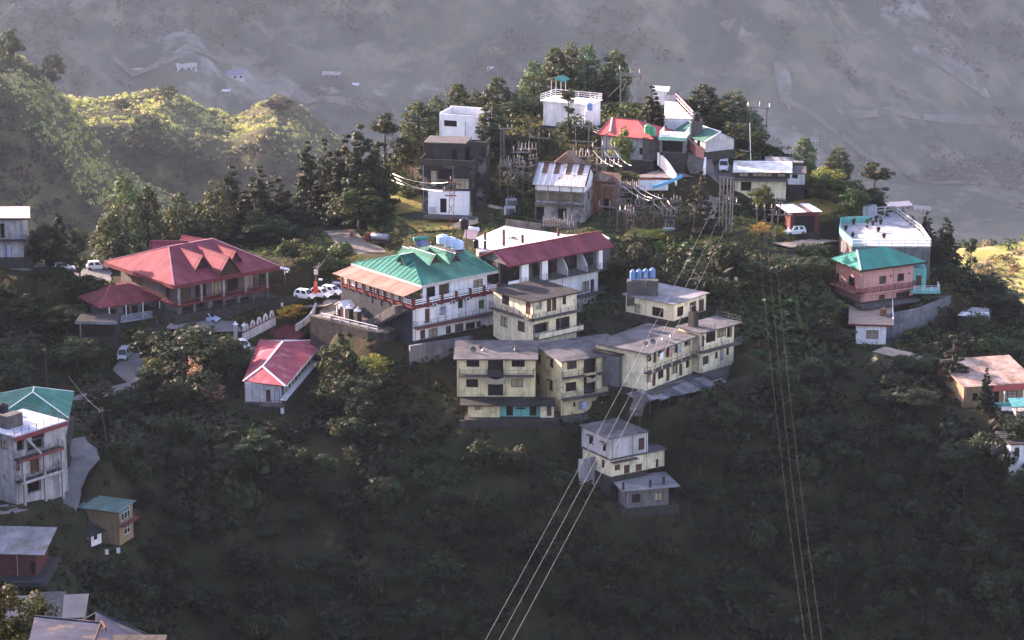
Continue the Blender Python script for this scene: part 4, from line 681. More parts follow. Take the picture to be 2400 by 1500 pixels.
# ---- white roof-top terrace building at the back
b = Bld('terrace_house', 'building at the hilltop edge with a glaring white roof terrace and pink-railed side', 'house', ZB(385, 480), 512, ZB(715, 490), D=14, vbase=ZB(0, 560)[1], pad=False, wy=0)
W, D, H = b.W, 14, b.H; pl = [b.at(*ZB(*p), H) for p in ((385, 485), (720, 490), (520, 280), (390, 280))]
b.pad(0, 0, W, 14, 0); b.prism('wall', pl, -3, H - .2, M['white_wall']); b.prism('roof', pl, H - .199, H, M['bright_deck']); v3 = [(p[0], p[1], H) for p in pl]
b.rail([v3[1], v3[2]], 1.3, mat('pink_rail', (.72, .45, .45), var=.1), bars=2, bar=.16, step=2.5); b.rail([v3[0], v3[1]], 1.1, M['white_paint'], bars=3, bar=.05); MB().bar(Vector(v3[2]) + Vector((0, 0, .5)), Vector(v3[3]) + Vector((0, 0, .5)), .15, 1).build('parapet', M['dull_paint'], b.root)
x, y = b.at(*ZB(330, 250), H); b.box('stair_cabin', x - 1, y - 1, H - 1, x + 1.2, y + 1, H + 1.6, M['white_wall']); MB().sheet([(x - 1.5, y - 1.3, H + 1.7), (x + 1.8, y - 1.3, H + 1.55), (x + 1.8, y + 1.3, H + 2.0), (x - 1.5, y + 1.3, H + 2.1)], .08).build('cabin_roof', M['white_sheet'], b.root)
# ---- left edge building
b = Bld('block', 'two-storey white block under a sunlit pink-white roof at the left edge', 'house', ZD(-420, 318), 460, ZD(440, 318), D=6, vbase=ZD(0, 905)[1], wy=0)
W, H = b.W, b.H; zs = b.zv(ZD(0, 640)[1]); x1 = b.on('F', *ZD(338, 700), .6)[0]
b.walls(.6, .6, x1, 6, -1, H - .12, M['dim_white'], ops(ZD, 'F', 'dK', (2, 400, 78, 610), (-150, 400, -70, 610)) + ops(ZD, 'F', 'dB', (92, 690, 172, 895))); MB().sheet([(0, 0, H), (W, 0, H), (W - 1, 6.2, H + .5), (0, 6.2, H + .5)], .14).build('roof', mat('salmon_roof', (.70, .55, .50), var=.25, rib=.3, seam=.15), b.root)
b.box('fascia', 0, -.06, H - .3, W, -.003, H - .02, M['dark_wood']); slab_rail(b, .2, x1 + .7, .6, zs, M['dark_wall'], M['steel'], depth=1.0, bars=2)
# ---- bottom-left: white multi-storey house and green roof behind it
b = Bld('house', 'white multi-storey house with maroon balcony bands at the left edge by the bend', 'house', Z7(78, 368), 372, Z7(332, 290), Z7(-130, 330), vbase=Z7(0, 752)[1], wy=0)
W, D, H = b.W, max(b.D, 8), b.H; z1 = b.on('F', *Z7(160, 480), 0)[1]; z2 = b.on('F', *Z7(170, 600), 0)[1]
b.walls(0, 0, W, D, -1, H - .2, M['dim_white'], ops(Z7, 'F', 'w', (175, 362, 245, 392)) + ops(Z7, 'F', 'o', (90, 390, 135, 462), (150, 398, 240, 455)) + ops(Z7, 'F', 'd', (165, 500, 215, 585), (80, 520, 108, 575)) + ops(Z7, 'F', 'O', (150, 600, 225, 690)) + ops(Z7, 'L', 'w', (5, 400, 40, 450)))
b.box('roof', -.8, -.8, H - .199, W + .4, D, H, M['lav_deck']); b.box('fascia', -.85, -1.0, H - .75, W + .4, -.803, H - .21, M['dull_red_roof'])
for z in (z1, z2): slab_rail(b, -.3, W - .6, 0, z, M['dark_wall'], M['steel'], depth=1.1, bars=3); b.box('slab_edge', -.3, -1.16, z - .4, W - .6, -1.103, z - .02, M['dull_red_roof'] if z == z1 else M['dim_white'])
for x in (.4, W * .5, W - 1): b.box('pillar', x, -1.05, -1, x + .3, -.75, z1 - .2, M['dim_white'])
b.walls(W - 1.5, 1, W + 1.8, D, -1, H - 1.4, M['dim_white'], [('F', (W, W + 1, 1.2, 3), 'w')], name='side_block', faces='FR'); MB().bar((1.2, -.4, H - .3), (3.6, -1.0, z1 + .1), .5, .3).build('stair_flight', M['dim_white'], b.root)
x, y = b.at(*Z7(90, 330), H); b.box('stair_head', x - 1.6, y, H + .001, x + 1.2, y + 1.5, H + 1.8, M['old_concrete']); b.rail([(-.6, -.7, H), (W + .3, -.7, H), (W + .3, D, H)], .9, M['steel'], bars=2, bar=.03)
WLEFT = b
b = Bld('house', 'house under a large dark-green hip roof behind the white multi-storey house', 'house', Z7(375, 280), 391, Z7(405, 135), Z7(-40, 230), wy=0, vbase=Z7(0, 420)[1])
W, D, H = b.W, b.D, b.H; ym = D / 2; r0 = b.on('F', *Z7(162, 160), ym)
b.hip(0, 0, W, D, H, (W * .42, W * .62, H + 2.3), M['green_roof'], cap=M['white_sheet'], fascia=M['dark_green_roof'], fh=.25)
b.walls(1.4, .7, W - .7, D - .7, -1, H - .17, M['dim_white'], [('F', (3, 4.2, 1, 2.2), 'w'), ('F', (6, 7.2, 1, 2.2), 'w'), ('L', (3, 4.2, 1, 2.2), 'w')])
# ---- tan house, hut, sheds
b = Bld('house', 'plain tan two-storey house under a green-grey sheet roof on the lower left slope', 'house', Z7(652, 795), 382, Z7(728, 748), Z7(433, 772), vbase=Z7(0, 978)[1], wy=0)
W, D, H = b.W, b.D, b.H; zs = b.on('F', *Z7(690, 850), 0)[1]
b.walls(0, 0, W, D, -2, H - .1, M['tan_wall'], ops(Z7, 'F', 'wW', (668, 778, 716, 835), (685, 866, 718, 916))); MB().sheet([(-.3, D + .2, H - .05), (-.3, -.4, H - .05), (W + .4, -.4, H + .35), (W + .4, D + .2, H + .35)], .1).build('roof', mat('sage_roof', (.12, .20, .18), var=.3, rib=.3, seam=.2), b.root)
slab_rail(b, 0, W + .6, 0, zs, M['dull_red_roof'], M['steel'], depth=.8, bars=2)
b = Bld('hut', 'low white hut with a dark mono-pitch roof left of the tan house', 'hut', Z7(462, 938), 378.5, Z7(567, 892), Z7(370, 905), vbase=Z7(0, 1008)[1], wy=.2)
W, D, H = b.W, b.D, b.H; b.walls(.2, .2, W - .2, D - .2, -1, H - .1, M['white_wall'], ops(Z7, 'F', 'd', (485, 935, 502, 1000)) + ops(Z7, 'F', 'w', (515, 915, 535, 950))); MB().sheet([(-.4, -.5, H), (W + .2, -.5, H), (W + .2, D + .3, H + .9), (-.4, D + .3, H + .9)], .08).build('roof', M['dark_roof'], b.root)
b = Bld('shed', 'maroon shed with a weathered grey sheet roof at the left edge', 'shed', Z7(-90, 1024), 357, Z7(243, 1032), D=8, vbase=Z7(0, 1150)[1], wy=0)
W, H = b.W, b.H; b.walls(.3, .5, W - 1.3, 7.5, -1, H - .1, M['maroon_wall'], [('F', (6, 9, .2, 2.0), 'dK'), ('F', (W - 3.5, W - 2, .1, 1.9), 'd')]); MB().sheet([(0, 0, H), (W, 0, H), (W, 7.8, H + 1.1), (0, 7.8, H + 1.1)], .1).build('roof', M['grey_tin'], b.root); b.box('platform', 0, -2, -.6, W, .48, -.02, M['blue_grey_dark'])
b = Bld('shed', 'grey-brown flat roof of a low shed just above the bottom-left blue roofs', 'shed', Z7(40, 1392), 343, Z7(468, 1375), D=8, vbase=Z7(0, 1470)[1], wy=0)
W, H = b.W, b.H; b.walls(.3, .4, W - .5, 7.6, -1, H - .1, M['dark_wall'], [('F', (2, 3, .2, 1.6), 'w')])
for i, (x0, x1, y1) in enumerate(((-.4, W * .3, 7.4), (W * .3 + .02, W * .7, 8.4), (W * .7 + .02, W, 7.2))): MB().sheet([(x0, 0, H + .02 * i), (x1, -.1, H + .02 * i), (x1 + .3, y1, H + .5), (x0, y1, H + .5)], .08).build('roof_sheet', M['old_concrete'] if i == 1 else mat('taupe_roof', (.26, .22, .20), var=.3, scale=.5), b.root)
# foreground blue tin roofs
b = Bld('cottage', 'nearest cottage, blue tin roof with dark red barge board, bottom-left corner', 'cottage', Z7(545, 1412), 152, None, None, yaw=0, W=3.2, D=5, vbase=Z7(0, 1412)[1] + 100, pad=False, fz=3)
A = lambda x, y, d=152: (lambda q: (q.x - b.O.x, q.y - b.O.y, q.z - b.zb))(P(*Z7(x, y), d))
MB().sheet([A(190, 1372, 156), A(548, 1408, 156), A(490, 1560, 148.5), A(150, 1540, 148.5)], .05).build('roof', M['slate_tin'], b.root); MB().bar(A(190, 1368, 156), A(560, 1405, 156), .12, .1).build('ridge_cap', M['slate_tin'], b.root)
mb = MB(); mb.bar(A(556, 1402, 156), A(580, 1440, 154), .1, .22); mb.bar(A(556, 1402, 156), A(494, 1575, 148.5), .08, .2); mb.build('barge_board', M['frame_brown'], b.root)
b.box('wall', -6.4, -2.2, -2.5, .3, 2.4, b.H - 1.9, M['dark_wall'])
b = Bld('cottage', 'second near cottage with a pale blue-grey tin gable roof at the bottom edge', 'cottage', Z7(860, 1505), 158, None, None, yaw=0, W=3, D=3, vbase=Z7(0, 1505)[1] + 60, pad=False, foundation=None)
A2 = lambda x, y, d: (lambda q: (q.x - b.O.x, q.y - b.O.y, q.z - b.zb))(P(*Z7(x, y), d))
MB().sheet([A2(528, 1345, 162), A2(900, 1515, 162), A2(900, 1620, 156), A2(520, 1590, 156)], .05).build('roof', M['slate_tin'], b.root); MB().sheet([A2(528, 1345, 162), A2(436, 1395, 166), A2(500, 1430, 170), A2(600, 1400, 172)], .05).build('gable_roof', M['slate_tin'], b.root); MB().bar(A2(526, 1342, 162), A2(900, 1512, 162), .12, .08).build('ridge_cap', M['slate_tin'], b.root)
b.box('wall', -7, -.5, -3, -1.2, 1.5, -.3, M['dark_wall'])
# ------------------------------------------------------------------ the land
CTRL = [(0, 640, 470), (120, 668, 468), (250, 690, 468), (300, 775, 450), (420, 772, 448), (600, 772, 447), (590, 822, 437), (700, 800, 437), (640, 705, 458), (740, 708, 452), (820, 745, 441), (830, 790, 434),
 (890, 600, 478), (885, 575, 484), (780, 535, 500), (700, 495, 515), (650, 590, 478), (700, 640, 465), (480, 600, 492), (330, 615, 482), (560, 560, 500), (1000, 530, 488), (1060, 515, 490), (950, 430, 516), (920, 385, 532),
 (1150, 560, 474), (1300, 528, 479), (1150, 335, 514), (1080, 318, 516), (1330, 295, 521), (1450, 385, 503), (1550, 440, 494), (1640, 400, 502), (1620, 345, 510), (1696, 405, 500), (1780, 470, 491), (1750, 545, 474), (1600, 560, 470), (1860, 562, 473), (1930, 575, 470),
 (1400, 480, 487), (1500, 520, 478), (1250, 440, 498), (1200, 380, 506), (1000, 350, 525), (1990, 600, 466), (1900, 640, 458), (2000, 718, 451), (2130, 712, 455), (2060, 808, 441), (2170, 800, 444), (2235, 785, 449), (2230, 640, 472), (2330, 690, 468), (2395, 745, 462),
 (2330, 730, 456), (2300, 805, 442), (2260, 955, 419), (2400, 975, 417), (2380, 1050, 408), (2100, 850, 433), (2100, 1000, 415), (2400, 1250, 396), (2000, 1200, 402), (2000, 1500, 386), (2400, 1500, 384),
 (1800, 700, 444), (1780, 620, 458), (1800, 800, 431), (1800, 950, 415), (1750, 1200, 400), (1560, 762, 431), (1500, 920, 411), (1730, 862, 419), (1470, 760, 436), (1100, 985, 413), (1300, 985, 412.5), (1440, 985, 412),
 (950, 862, 426), (850, 850, 427), (900, 1000, 413), (770, 900, 427), (640, 1010, 413), (600, 905, 424), (1450, 1190, 399.5), (1580, 1195, 400), (1200, 1200, 398), (900, 1200, 398), (600, 1200, 396), (420, 1200, 393),
 (300, 1500, 371), (600, 1500, 380), (900, 1500, 384), (1200, 1500, 385), (1600, 1500, 386), (290, 862, 437), (340, 830, 442), (180, 940, 425), (330, 960, 421), (450, 905, 428), (200, 1060, 396), (130, 1150, 379), (100, 1190, 373), (30, 1195, 371),
 (30, 760, 452), (100, 810, 443), (0, 900, 424), (240, 850, 440), (270, 1290, 380), (180, 1312, 376), (50, 1392, 352), (200, 1478, 341), (350, 1300, 385), (350, 1440, 376), (0, 1500, 338), (160, 1500, 340), (830, 766, 439), (880, 764, 435.5), (925, 760, 433.5),
 (905, 402, 536), (980, 348, 541), (1075, 288, 543), (1165, 292, 540), (1250, 274, 544), (1320, 264, 548), (1440, 264, 546), (1560, 260, 540), (1650, 302, 532), (1720, 320, 528), (1770, 345, 522), (1885, 394, 507), (1965, 425, 508), (2050, 487, 495), (540, 580, 502), (850, 520, 508), (760, 505, 516), (2190, 580, 488), (2260, 665, 486), (2330, 735, 486), (2400, 800, 486), (2120, 520, 500), (2200, 640, 520), (2330, 800, 520)]
pts = [P(*c) for c in CTRL]; pts = [(p.x, p.y, p.z - ZC) for p in pts]
for x in (-140, -90, -40, 10, 60, 110, 150):
    for y, z in ((340, -172), (280, -150), (200, -112), (120, -72), (40, -36)):
        if x < -50 and y > 150: z += 12 + (8 if y > 250 else 0)
        if y == 340 and x < -45: continue
        pts.append((x, y, z))
for x in (-150, -100, -50, 0, 50, 100, 150): pts += [(x, 605, -180), (x, 650, -215), (x, 760, -330)]
for y in (360, 420, 480): pts += [(190, y, -190 + (y - 360) * .2), (-190, y, -105 - (y - 360) * .2)]
_pp = np.array(pts); _pp[:, 2] += ZC
def _tps(r2): return np.where(r2 > 1e-9, .5 * r2 * np.log(r2 + 1e-12), 0)
_S = 100.0; _q = _pp[:, :2] / _S; _n = len(_q)
_K = _tps(((_q[:, None] - _q[None]) ** 2).sum(-1)) + np.eye(_n) * 2e-4
_A = np.zeros((_n + 3, _n + 3)); _A[:_n, :_n] = _K; _A[:_n, _n] = 1; _A[:_n, _n + 1:] = _q; _A[_n, :_n] = 1; _A[_n + 1:, :_n] = _q.T
_c = np.linalg.solve(_A, np.concatenate([_pp[:, 2], [0, 0, 0]]))
def vnoise(x, y, seed=0):
    """smooth value noise, arrays"""
    xi = np.floor(x).astype(np.int64); yi = np.floor(y).astype(np.int64); fx = x - xi; fy = y - yi; fx = fx * fx * (3 - 2 * fx); fy = fy * fy * (3 - 2 * fy)
    def h(a, b):
        n = (a * 374761393 + b * 668265263 + seed * 974634777) & 0x7fffffff; n = ((n ^ (n >> 13)) * 1274126177) & 0x7fffffff
        return ((n ^ (n >> 16)) & 0xffff) / 65535.0
    return (h(xi, yi) * (1 - fx) + h(xi + 1, yi) * fx) * (1 - fy) + (h(xi, yi + 1) * (1 - fx) + h(xi + 1, yi + 1) * fx) * fy
def fbm(x, y, o=4, seed=0):
    s = 0; a = .5
    for i in range(o): s = s + a * (vnoise(x * 2 ** i, y * 2 ** i, seed + i) - .5); a *= .5
    return s
GX = np.concatenate([np.linspace(-420, -135, 20)[:-1], np.arange(-135, 135.1, 1.2), np.linspace(135, 420, 21)[1:]])
GY = np.concatenate([np.linspace(-20, 290, 50)[:-1], np.arange(290, 560.1, 1.2), np.linspace(560, 900, 40)[1:]])
XX, YY = np.meshgrid(GX, GY)
def terr_raw(x, y):
    sh = x.shape; q = np.stack([x.ravel(), y.ravel()], 1) / _S; z = np.empty(len(q))
    for i in range(0, len(q), 20000):
        qq = q[i:i + 20000]; z[i:i + 20000] = _tps(((qq[:, None] - _q[None]) ** 2).sum(-1)) @ _c[:_n] + _c[_n] + qq @ _c[_n + 1:]
    return z.reshape(sh)
ZZ = terr_raw(np.clip(XX, -150, 150), YY)
ZZ = np.where(np.abs(XX) > 150, ZZ - (np.abs(XX) - 150) * .35, ZZ)
_rel = np.clip((YY - 150) / 100, 0, 1)
ZZ = ZZ + (fbm(XX / 14, YY / 14, 4, 3) * 3.0) * _rel
_b = np.exp(-((XX + 122) / 15) ** 2) * np.clip((YY - 325) / 25, 0, 1) * np.clip((482 - YY) / 14, 0, 1); ZZ = np.where(XX < -92, np.maximum(ZZ, ZZ + (ZC - 96 - ZZ) * np.clip(_b * 1.15, 0, 1)), ZZ)   # unseen spur added left of the picture to shade the left slope
_low = ZC - .42 * YY - 3     # never let the near ground climb into the camera's view
ZZ = np.where(YY < 315, np.minimum(ZZ, _low + np.clip((YY - 300) / 15, 0, 1) * 40), ZZ)
for poly, z in PADS:
    ps = np.array([[p.x, p.y] for p in poly]); d = np.full(XX.shape, 1e9)
    bb = (XX > ps[:, 0].min() - 5) & (XX < ps[:, 0].max() + 5) & (YY > ps[:, 1].min() - 5) & (YY < ps[:, 1].max() + 5)
    X, Y = XX[bb], YY[bb]; ins = np.ones(X.shape, bool); dist = np.full(X.shape, -1e9)
    for i in range(4):
        a, c2 = ps[i], ps[(i + 1) % 4]; e = (c2 - a) / (np.linalg.norm(c2 - a) + 1e-9); s = -((X - a[0]) * -e[1] + (Y - a[1]) * e[0]); dist = np.maximum(dist, s)
    w = np.clip(1 - np.maximum(dist - .6, 0) / 3.0, 0, 1); w = w * w * (3 - 2 * w); t = z - .12; zz = ZZ[bb]
    ZZ[bb] = np.where(zz > t, zz + (t - zz) * w, zz + (np.maximum(zz, t - 1.2) - zz) * w)
def height(x, y):
    x = np.asarray(x, float); y = np.asarray(y, float)
    i = np.clip(np.searchsorted(GX, x) - 1, 0, len(GX) - 2); j = np.clip(np.searchsorted(GY, y) - 1, 0, len(GY) - 2)
    fx = np.clip((x - GX[i]) / (GX[i + 1] - GX[i]), 0, 1); fy = np.clip((y - GY[j]) / (GY[j + 1] - GY[j]), 0, 1)
    return (ZZ[j, i] * (1 - fx) + ZZ[j, i + 1] * fx) * (1 - fy) + (ZZ[j + 1, i] * (1 - fx) + ZZ[j + 1, i + 1] * fx) * fy
def ground(u, v, y0=300, y1=600):
    """where the line of sight through a picture point meets the ground"""
    d = ray(u, v); ys = np.arange(y0, y1, .4); t = ys / d.y; z = ZC + d.z * t; x = d.x * t
    below = np.nonzero(z <= height(x, ys))[0]
    if len(below) == 0: return None
    k = below[0]; return Vector((float(x[k]), float(ys[k]), float(height(x[k], ys[k]))))
def grid_mesh(name, X, Y, Z, m, smooth=True):
    ny, nx = X.shape; me = bpy.data.meshes.new(name); v = np.stack([X, Y, Z], -1).reshape(-1, 3)
    idx = np.arange(nx * ny).reshape(ny, nx); f = np.stack([idx[:-1, :-1], idx[:-1, 1:], idx[1:, 1:], idx[1:, :-1]], -1).reshape(-1, 4)
    return np_mesh(name, v, f, m, smooth=smooth)
def np_mesh(name, v, f, m, col=None, smooth=False, parent=None, link=True):
    me = bpy.data.meshes.new(name); me.vertices.add(len(v)); me.vertices.foreach_set("co", np.ascontiguousarray(v, np.float32).ravel())
    me.loops.add(f.size); me.loops.foreach_set("vertex_index", np.ascontiguousarray(f, np.int32).ravel()); me.polygons.add(len(f))
    me.polygons.foreach_set("loop_start", np.arange(0, f.size, f.shape[1], dtype=np.int32)); me.polygons.foreach_set("loop_total", np.full(len(f), f.shape[1], np.int32))
    if smooth: me.polygons.foreach_set("use_smooth", np.ones(len(f), bool))
    if col is not None:
        a = me.color_attributes.new("leaf_colour", 'FLOAT_COLOR', 'POINT'); a.data.foreach_set("color", np.concatenate([col, np.ones((len(col), 1))], 1).astype(np.float32).ravel())
    me.update(); me.validate()
    if m: me.materials.append(m)
    if not link: return me
    o = bpy.data.objects.new(name, me); C.objects.link(o)
    if parent is not None: o.parent = parent
    return o
def land_mat(name, cols, scales, rough=.95, bump=.5):
    """ground: several colours mixed by noise at different scales"""
    m, n, l, b = _base(name); tc = n.new("ShaderNodeTexCoord"); out = None
    for i, c in enumerate(cols):
        if i == 0:
            rgb = n.new("ShaderNodeRGB"); rgb.outputs[0].default_value = (*c, 1); out = rgb.outputs[0]; continue
        sc, lo, hi = scales[i - 1]; nz = n.new("ShaderNodeTexNoise"); nz.inputs["Scale"].default_value = sc; nz.inputs["Detail"].default_value = 10; nz.inputs["Roughness"].default_value = .65; nz.noise_dimensions = '4D'; nz.inputs["W"].default_value = i * 7.3
        l.new(tc.outputs["Object"], nz.inputs["Vector"]); mr = n.new("ShaderNodeMapRange"); mr.inputs[1].default_value = lo; mr.inputs[2].default_value = hi; l.new(nz.outputs[0], mr.inputs[0])
        mx = n.new("ShaderNodeMix"); mx.data_type = 'RGBA'; l.new(mr.outputs[0], mx.inputs[0]); l.new(out, mx.inputs[6]); mx.inputs[7].default_value = (*c, 1); out = mx.outputs[2]
    l.new(out, b.inputs["Base Color"]); b.inputs["Roughness"].default_value = rough; b.inputs["Specular IOR Level"].default_value = .1
    nz = n.new("ShaderNodeTexNoise"); nz.inputs["Scale"].default_value = scales[0][0] * 6; nz.inputs["Detail"].default_value = 8; l.new(tc.outputs["Object"], nz.inputs["Vector"])
    bp = n.new("ShaderNodeBump"); bp.inputs["Strength"].default_value = bump; bp.inputs["Distance"].default_value = .4; l.new(nz.outputs[0], bp.inputs["Height"]); l.new(bp.outputs[0], b.inputs["Normal"])
    MATS[name] = m; return m
land_mat('soil', [(.012, .014, .008), (.050, .036, .020), (.020, .028, .010), (.13, .09, .05)], [(.12, .42, .62), (.35, .45, .6), (.09, .62, .72)])
tag(grid_mesh('ground', XX, YY, ZZ, MATS['soil']), kind='structure')
# ---- the valley and the far mountainside
fx = np.linspace(-3000, 3000, 420); fy = np.concatenate([np.linspace(1100, 3000, 40)[:-1], np.linspace(3000, 5200, 300)[:-1], np.linspace(5200, 11000, 40)])
FX, FY = np.meshgrid(fx, fy)
foot = 3350 + 120 * np.sin(FX / 500 + .6) + fbm(FX / 500, FY / 500, 3, 9) * 300 + np.clip(FX - 250, 0, 500) * .9
mt = np.clip(FY - foot, 0, None)
FZ = -790 + fbm(FX / 260, FY / 260, 5, 21) * 60 + mt * .56 + (fbm(FX / 130, FY / 700, 5, 5) * 190 + fbm(FX / 60, FY / 60, 4, 15) * 30) * np.clip(mt / 250, 0, 1) + np.sin(mt / 9 + fbm(FX / 90, FY / 90, 3, 6) * 6) * 2.2 * np.clip(mt / 60, 0, 1)
FZ = np.minimum(FZ, -150 + fbm(FX / 700, FY / 700, 4, 2) * 80)
def valley_mat():
    m = land_mat('valley', [(.036, .054, .040), (.080, .090, .066), (.125, .120, .092), (.24, .23, .23)], [(.005, .44, .58), (.014, .50, .62), (.0034, .60, .68)], bump=.6)
    return m
tag(grid_mesh('mountain', FX, FY, FZ + ZC, valley_mat()), kind='structure')
def far_height(x, y):
    i = np.clip(np.searchsorted(fx, x) - 1, 0, len(fx) - 2); j = np.clip(np.searchsorted(fy, y) - 1, 0, len(fy) - 2); a = (x - fx[i]) / (fx[i + 1] - fx[i]); c = (y - fy[j]) / (fy[j + 1] - fy[j])
    return (FZ[j, i] * (1 - a) + FZ[j, i + 1] * a) * (1 - c) + (FZ[j + 1, i] * (1 - a) + FZ[j + 1, i + 1] * a) * c + ZC
def far_ground(u, v, y0=1800, y1=9000):
    d = ray(u, v); ys = np.arange(y0, y1, 4.0); t = ys / d.y; z = ZC + d.z * t; x = d.x * t; k = np.nonzero(z <= far_height(x, ys))[0]
    if len(k) == 0: return None
    k = k[0]; return Vector((float(x[k]), float(ys[k]), float(far_height(x[k:k + 1], ys[k:k + 1])[0])))
# ---- the two hazy ridges on the left, one behind the other
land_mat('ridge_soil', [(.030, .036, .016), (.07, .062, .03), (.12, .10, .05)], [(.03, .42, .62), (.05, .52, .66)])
class Ridge:
    """a hill whose skyline is given as picture points at one distance: flat-topped crest, steep face towards the village"""
    def __init__(s, sky, Y, x0, x1, plat, front, seed, bump):
        ps = [P(u, v, Y) for u, v in sky]; s.Y = Y; s.hx = np.linspace(x0, x1, 210); s.hy = np.linspace(Y - 420, Y + 420, 200); X, W = np.meshgrid(s.hx, s.hy); s.plat = plat
        crest = np.interp(s.hx, [p.x for p in ps], [p.z for p in ps])[None, :]; s.yc = Y + fbm(s.hx / 110, s.hx * 0 + 3, 3, seed) * 70; dy = s.yc[None, :] - W; s.dyg = dy
        s.Z = crest - np.where(dy > 0, np.where(dy < plat, dy * .045, plat * .045 + (dy - plat) * front), -dy * .55) + fbm(X / 80, W / 80, 5, seed + 20) * bump * np.clip(np.abs(dy - plat * .5) / 60, .22, 1) + np.sin(X / 38 + fbm(W / 90, X / 90, 2, seed) * 5) * np.clip((dy - plat) / 60, 0, 1) * 7 - 4
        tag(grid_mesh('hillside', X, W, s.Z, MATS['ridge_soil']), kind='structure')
    def h(s, x, y):
        i = np.clip(((x - s.hx[0]) / (s.hx[1] - s.hx[0])).astype(int), 0, len(s.hx) - 2); j = np.clip(((y - s.hy[0]) / (s.hy[1] - s.hy[0])).astype(int), 0, len(s.hy) - 2); a = (x - s.hx[i]) / (s.hx[1] - s.hx[0]); c = (y - s.hy[j]) / (s.hy[1] - s.hy[0]); Z = s.Z
        return (Z[j, i] * (1 - a) + Z[j, i + 1] * a) * (1 - c) + (Z[j + 1, i] * (1 - a) + Z[j + 1, i + 1] * a) * c
    def crest(s, x, y): return np.interp(x, s.hx, s.yc) - y      # metres in front of the crest line
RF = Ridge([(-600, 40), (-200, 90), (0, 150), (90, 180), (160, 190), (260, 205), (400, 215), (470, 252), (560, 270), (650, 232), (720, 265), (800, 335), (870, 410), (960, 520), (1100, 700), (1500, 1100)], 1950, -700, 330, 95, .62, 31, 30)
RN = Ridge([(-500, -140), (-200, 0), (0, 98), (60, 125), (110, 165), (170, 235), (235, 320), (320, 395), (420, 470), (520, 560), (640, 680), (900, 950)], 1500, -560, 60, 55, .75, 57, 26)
# ---- the sunlit meadow hill on the right
q0 = P(2330, 640, 900); kx = np.linspace(100, 330, 90); ky = np.linspace(760, 1060, 90); KX, KY = np.meshgrid(kx, ky)
KZ = q0.z - .10 * (KX - q0.x) * 0 - np.clip(q0.y - 30 - KY, 0, None) * .35 - np.clip(KY - q0.y - 40, 0, None) * .5 - np.clip(q0.x - 12 - KX, 0, None) * .9 + np.clip(KX - q0.x, 0, 40) * .10 + fbm(KX / 25, KY / 25, 4, 8) * 7
land_mat('meadow', [(.30, .26, .08), (.16, .19, .05), (.36, .27, .14)], [(.05, .42, .6), (.09, .5, .62)])
tag(grid_mesh('meadow', KX, KY, KZ, MATS['meadow']), kind='structure')
# ---- roads and paths, draped on the ground
def ribbon(name, px, width, m, lift=.10, flat=True, ys=None, kerb=None):
    pts = [ground(*p[:2]) if len(p) == 2 else P(*p) for p in px]; pts = [p for p in pts if p]
    out = []
    for i in range(len(pts) - 1):
        p0, p1, p2, p3 = pts[max(i - 1, 0)], pts[i], pts[i + 1], pts[min(i + 2, len(pts) - 1)]; n = max(2, int((p2 - p1).length / 1.2))
        for k in range(n): t = k / n; out.append(.5 * ((2 * p1) + (p2 - p0) * t + (2 * p0 - 5 * p1 + 4 * p2 - p3) * t * t + (3 * p1 - p0 - 3 * p2 + p3) * t ** 3))
    out.append(pts[-1]); c = np.array([[p.x, p.y] for p in out]); tg = np.gradient(c, axis=0); tg /= np.linalg.norm(tg, axis=1)[:, None] + 1e-9; nr = np.stack([-tg[:, 1], tg[:, 0]], 1)
    k = 7; off = np.linspace(-width / 2, width / 2, k); X = c[:, 0][:, None] + nr[:, 0][:, None] * off; Y = c[:, 1][:, None] + nr[:, 1][:, None] * off; Zc = height(c[:, 0], c[:, 1])
    ker = np.ones(7) / 7; Zs = np.convolve(np.pad(Zc, 3, 'edge'), ker, 'valid')
    # bed the land to the road
    for a, bq, zq in zip(c[:, 0], c[:, 1], Zs):
        d2 = (XX - a) ** 2 + (YY - bq) ** 2; near = d2 < (width / 2 + 2.6) ** 2
        if near.any(): d = np.sqrt(d2[near]); w = np.clip(1 - (d - width / 2 - .5) / 2.1, 0, 1); zz = ZZ[near]; ZZ[near] = zz + (zq - .06 - zz) * w * .9
    X = X + (vnoise(X * 1.3, Y * 1.3, 3) - .5) * .7; Y = Y + (vnoise(X * 1.3, Y * 1.3, 9) - .5) * .7; Z = np.repeat(Zs[:, None], k, 1) + lift
    o = grid_mesh(name, X, Y, Z, m); tag(o, kind='structure'); ROADS.append((c, width)); return o
ROADS = []
def upd_ground():
    bpy.data.objects['ground'].data.vertices.foreach_set("co", np.stack([XX, YY, ZZ], -1).astype(np.float32).ravel()); bpy.data.objects['ground'].data.update()
mat('asphalt', (.16, .145, .13), var=.4, scale=.5, bump=.2, rust=(.26, .22, .18), rust_amt=.3, rust_scale=.3); mat('path', (.2, .17, .14), var=.4, scale=.6, bump=.3); mat('concrete_yard', (.19, .18, .18), var=.35, scale=.5)
mat('dry_path', (.42, .33, .25), var=.4, scale=.5, bump=.3)
ribbon('road', [(668, 484), (715, 503), (760, 533), (820, 566), (862, 590), (905, 612), (900, 640, 468)], 5.5, MATS['asphalt'])
ribbon('parking', [(690, 722), (760, 712), (815, 706)], 11, MATS['asphalt'], lift=.12)
ribbon('road', [(800, 706), (775, 735), (745, 775), (700, 806), (640, 822), (570, 822), (530, 812)], 5.0, MATS['asphalt'], lift=.14)
ribbon('road', [(360, 815), (330, 835), (300, 868), (320, 900), (240, 925), (175, 945), (150, 955)], 4.2, MATS['concrete_yard'])
ribbon('road', [(165, 1030), (200, 1065), (195, 1110), (160, 1150), (110, 1178), (40, 1196), (-40, 1205)], 4.0, MATS['concrete_yard'])
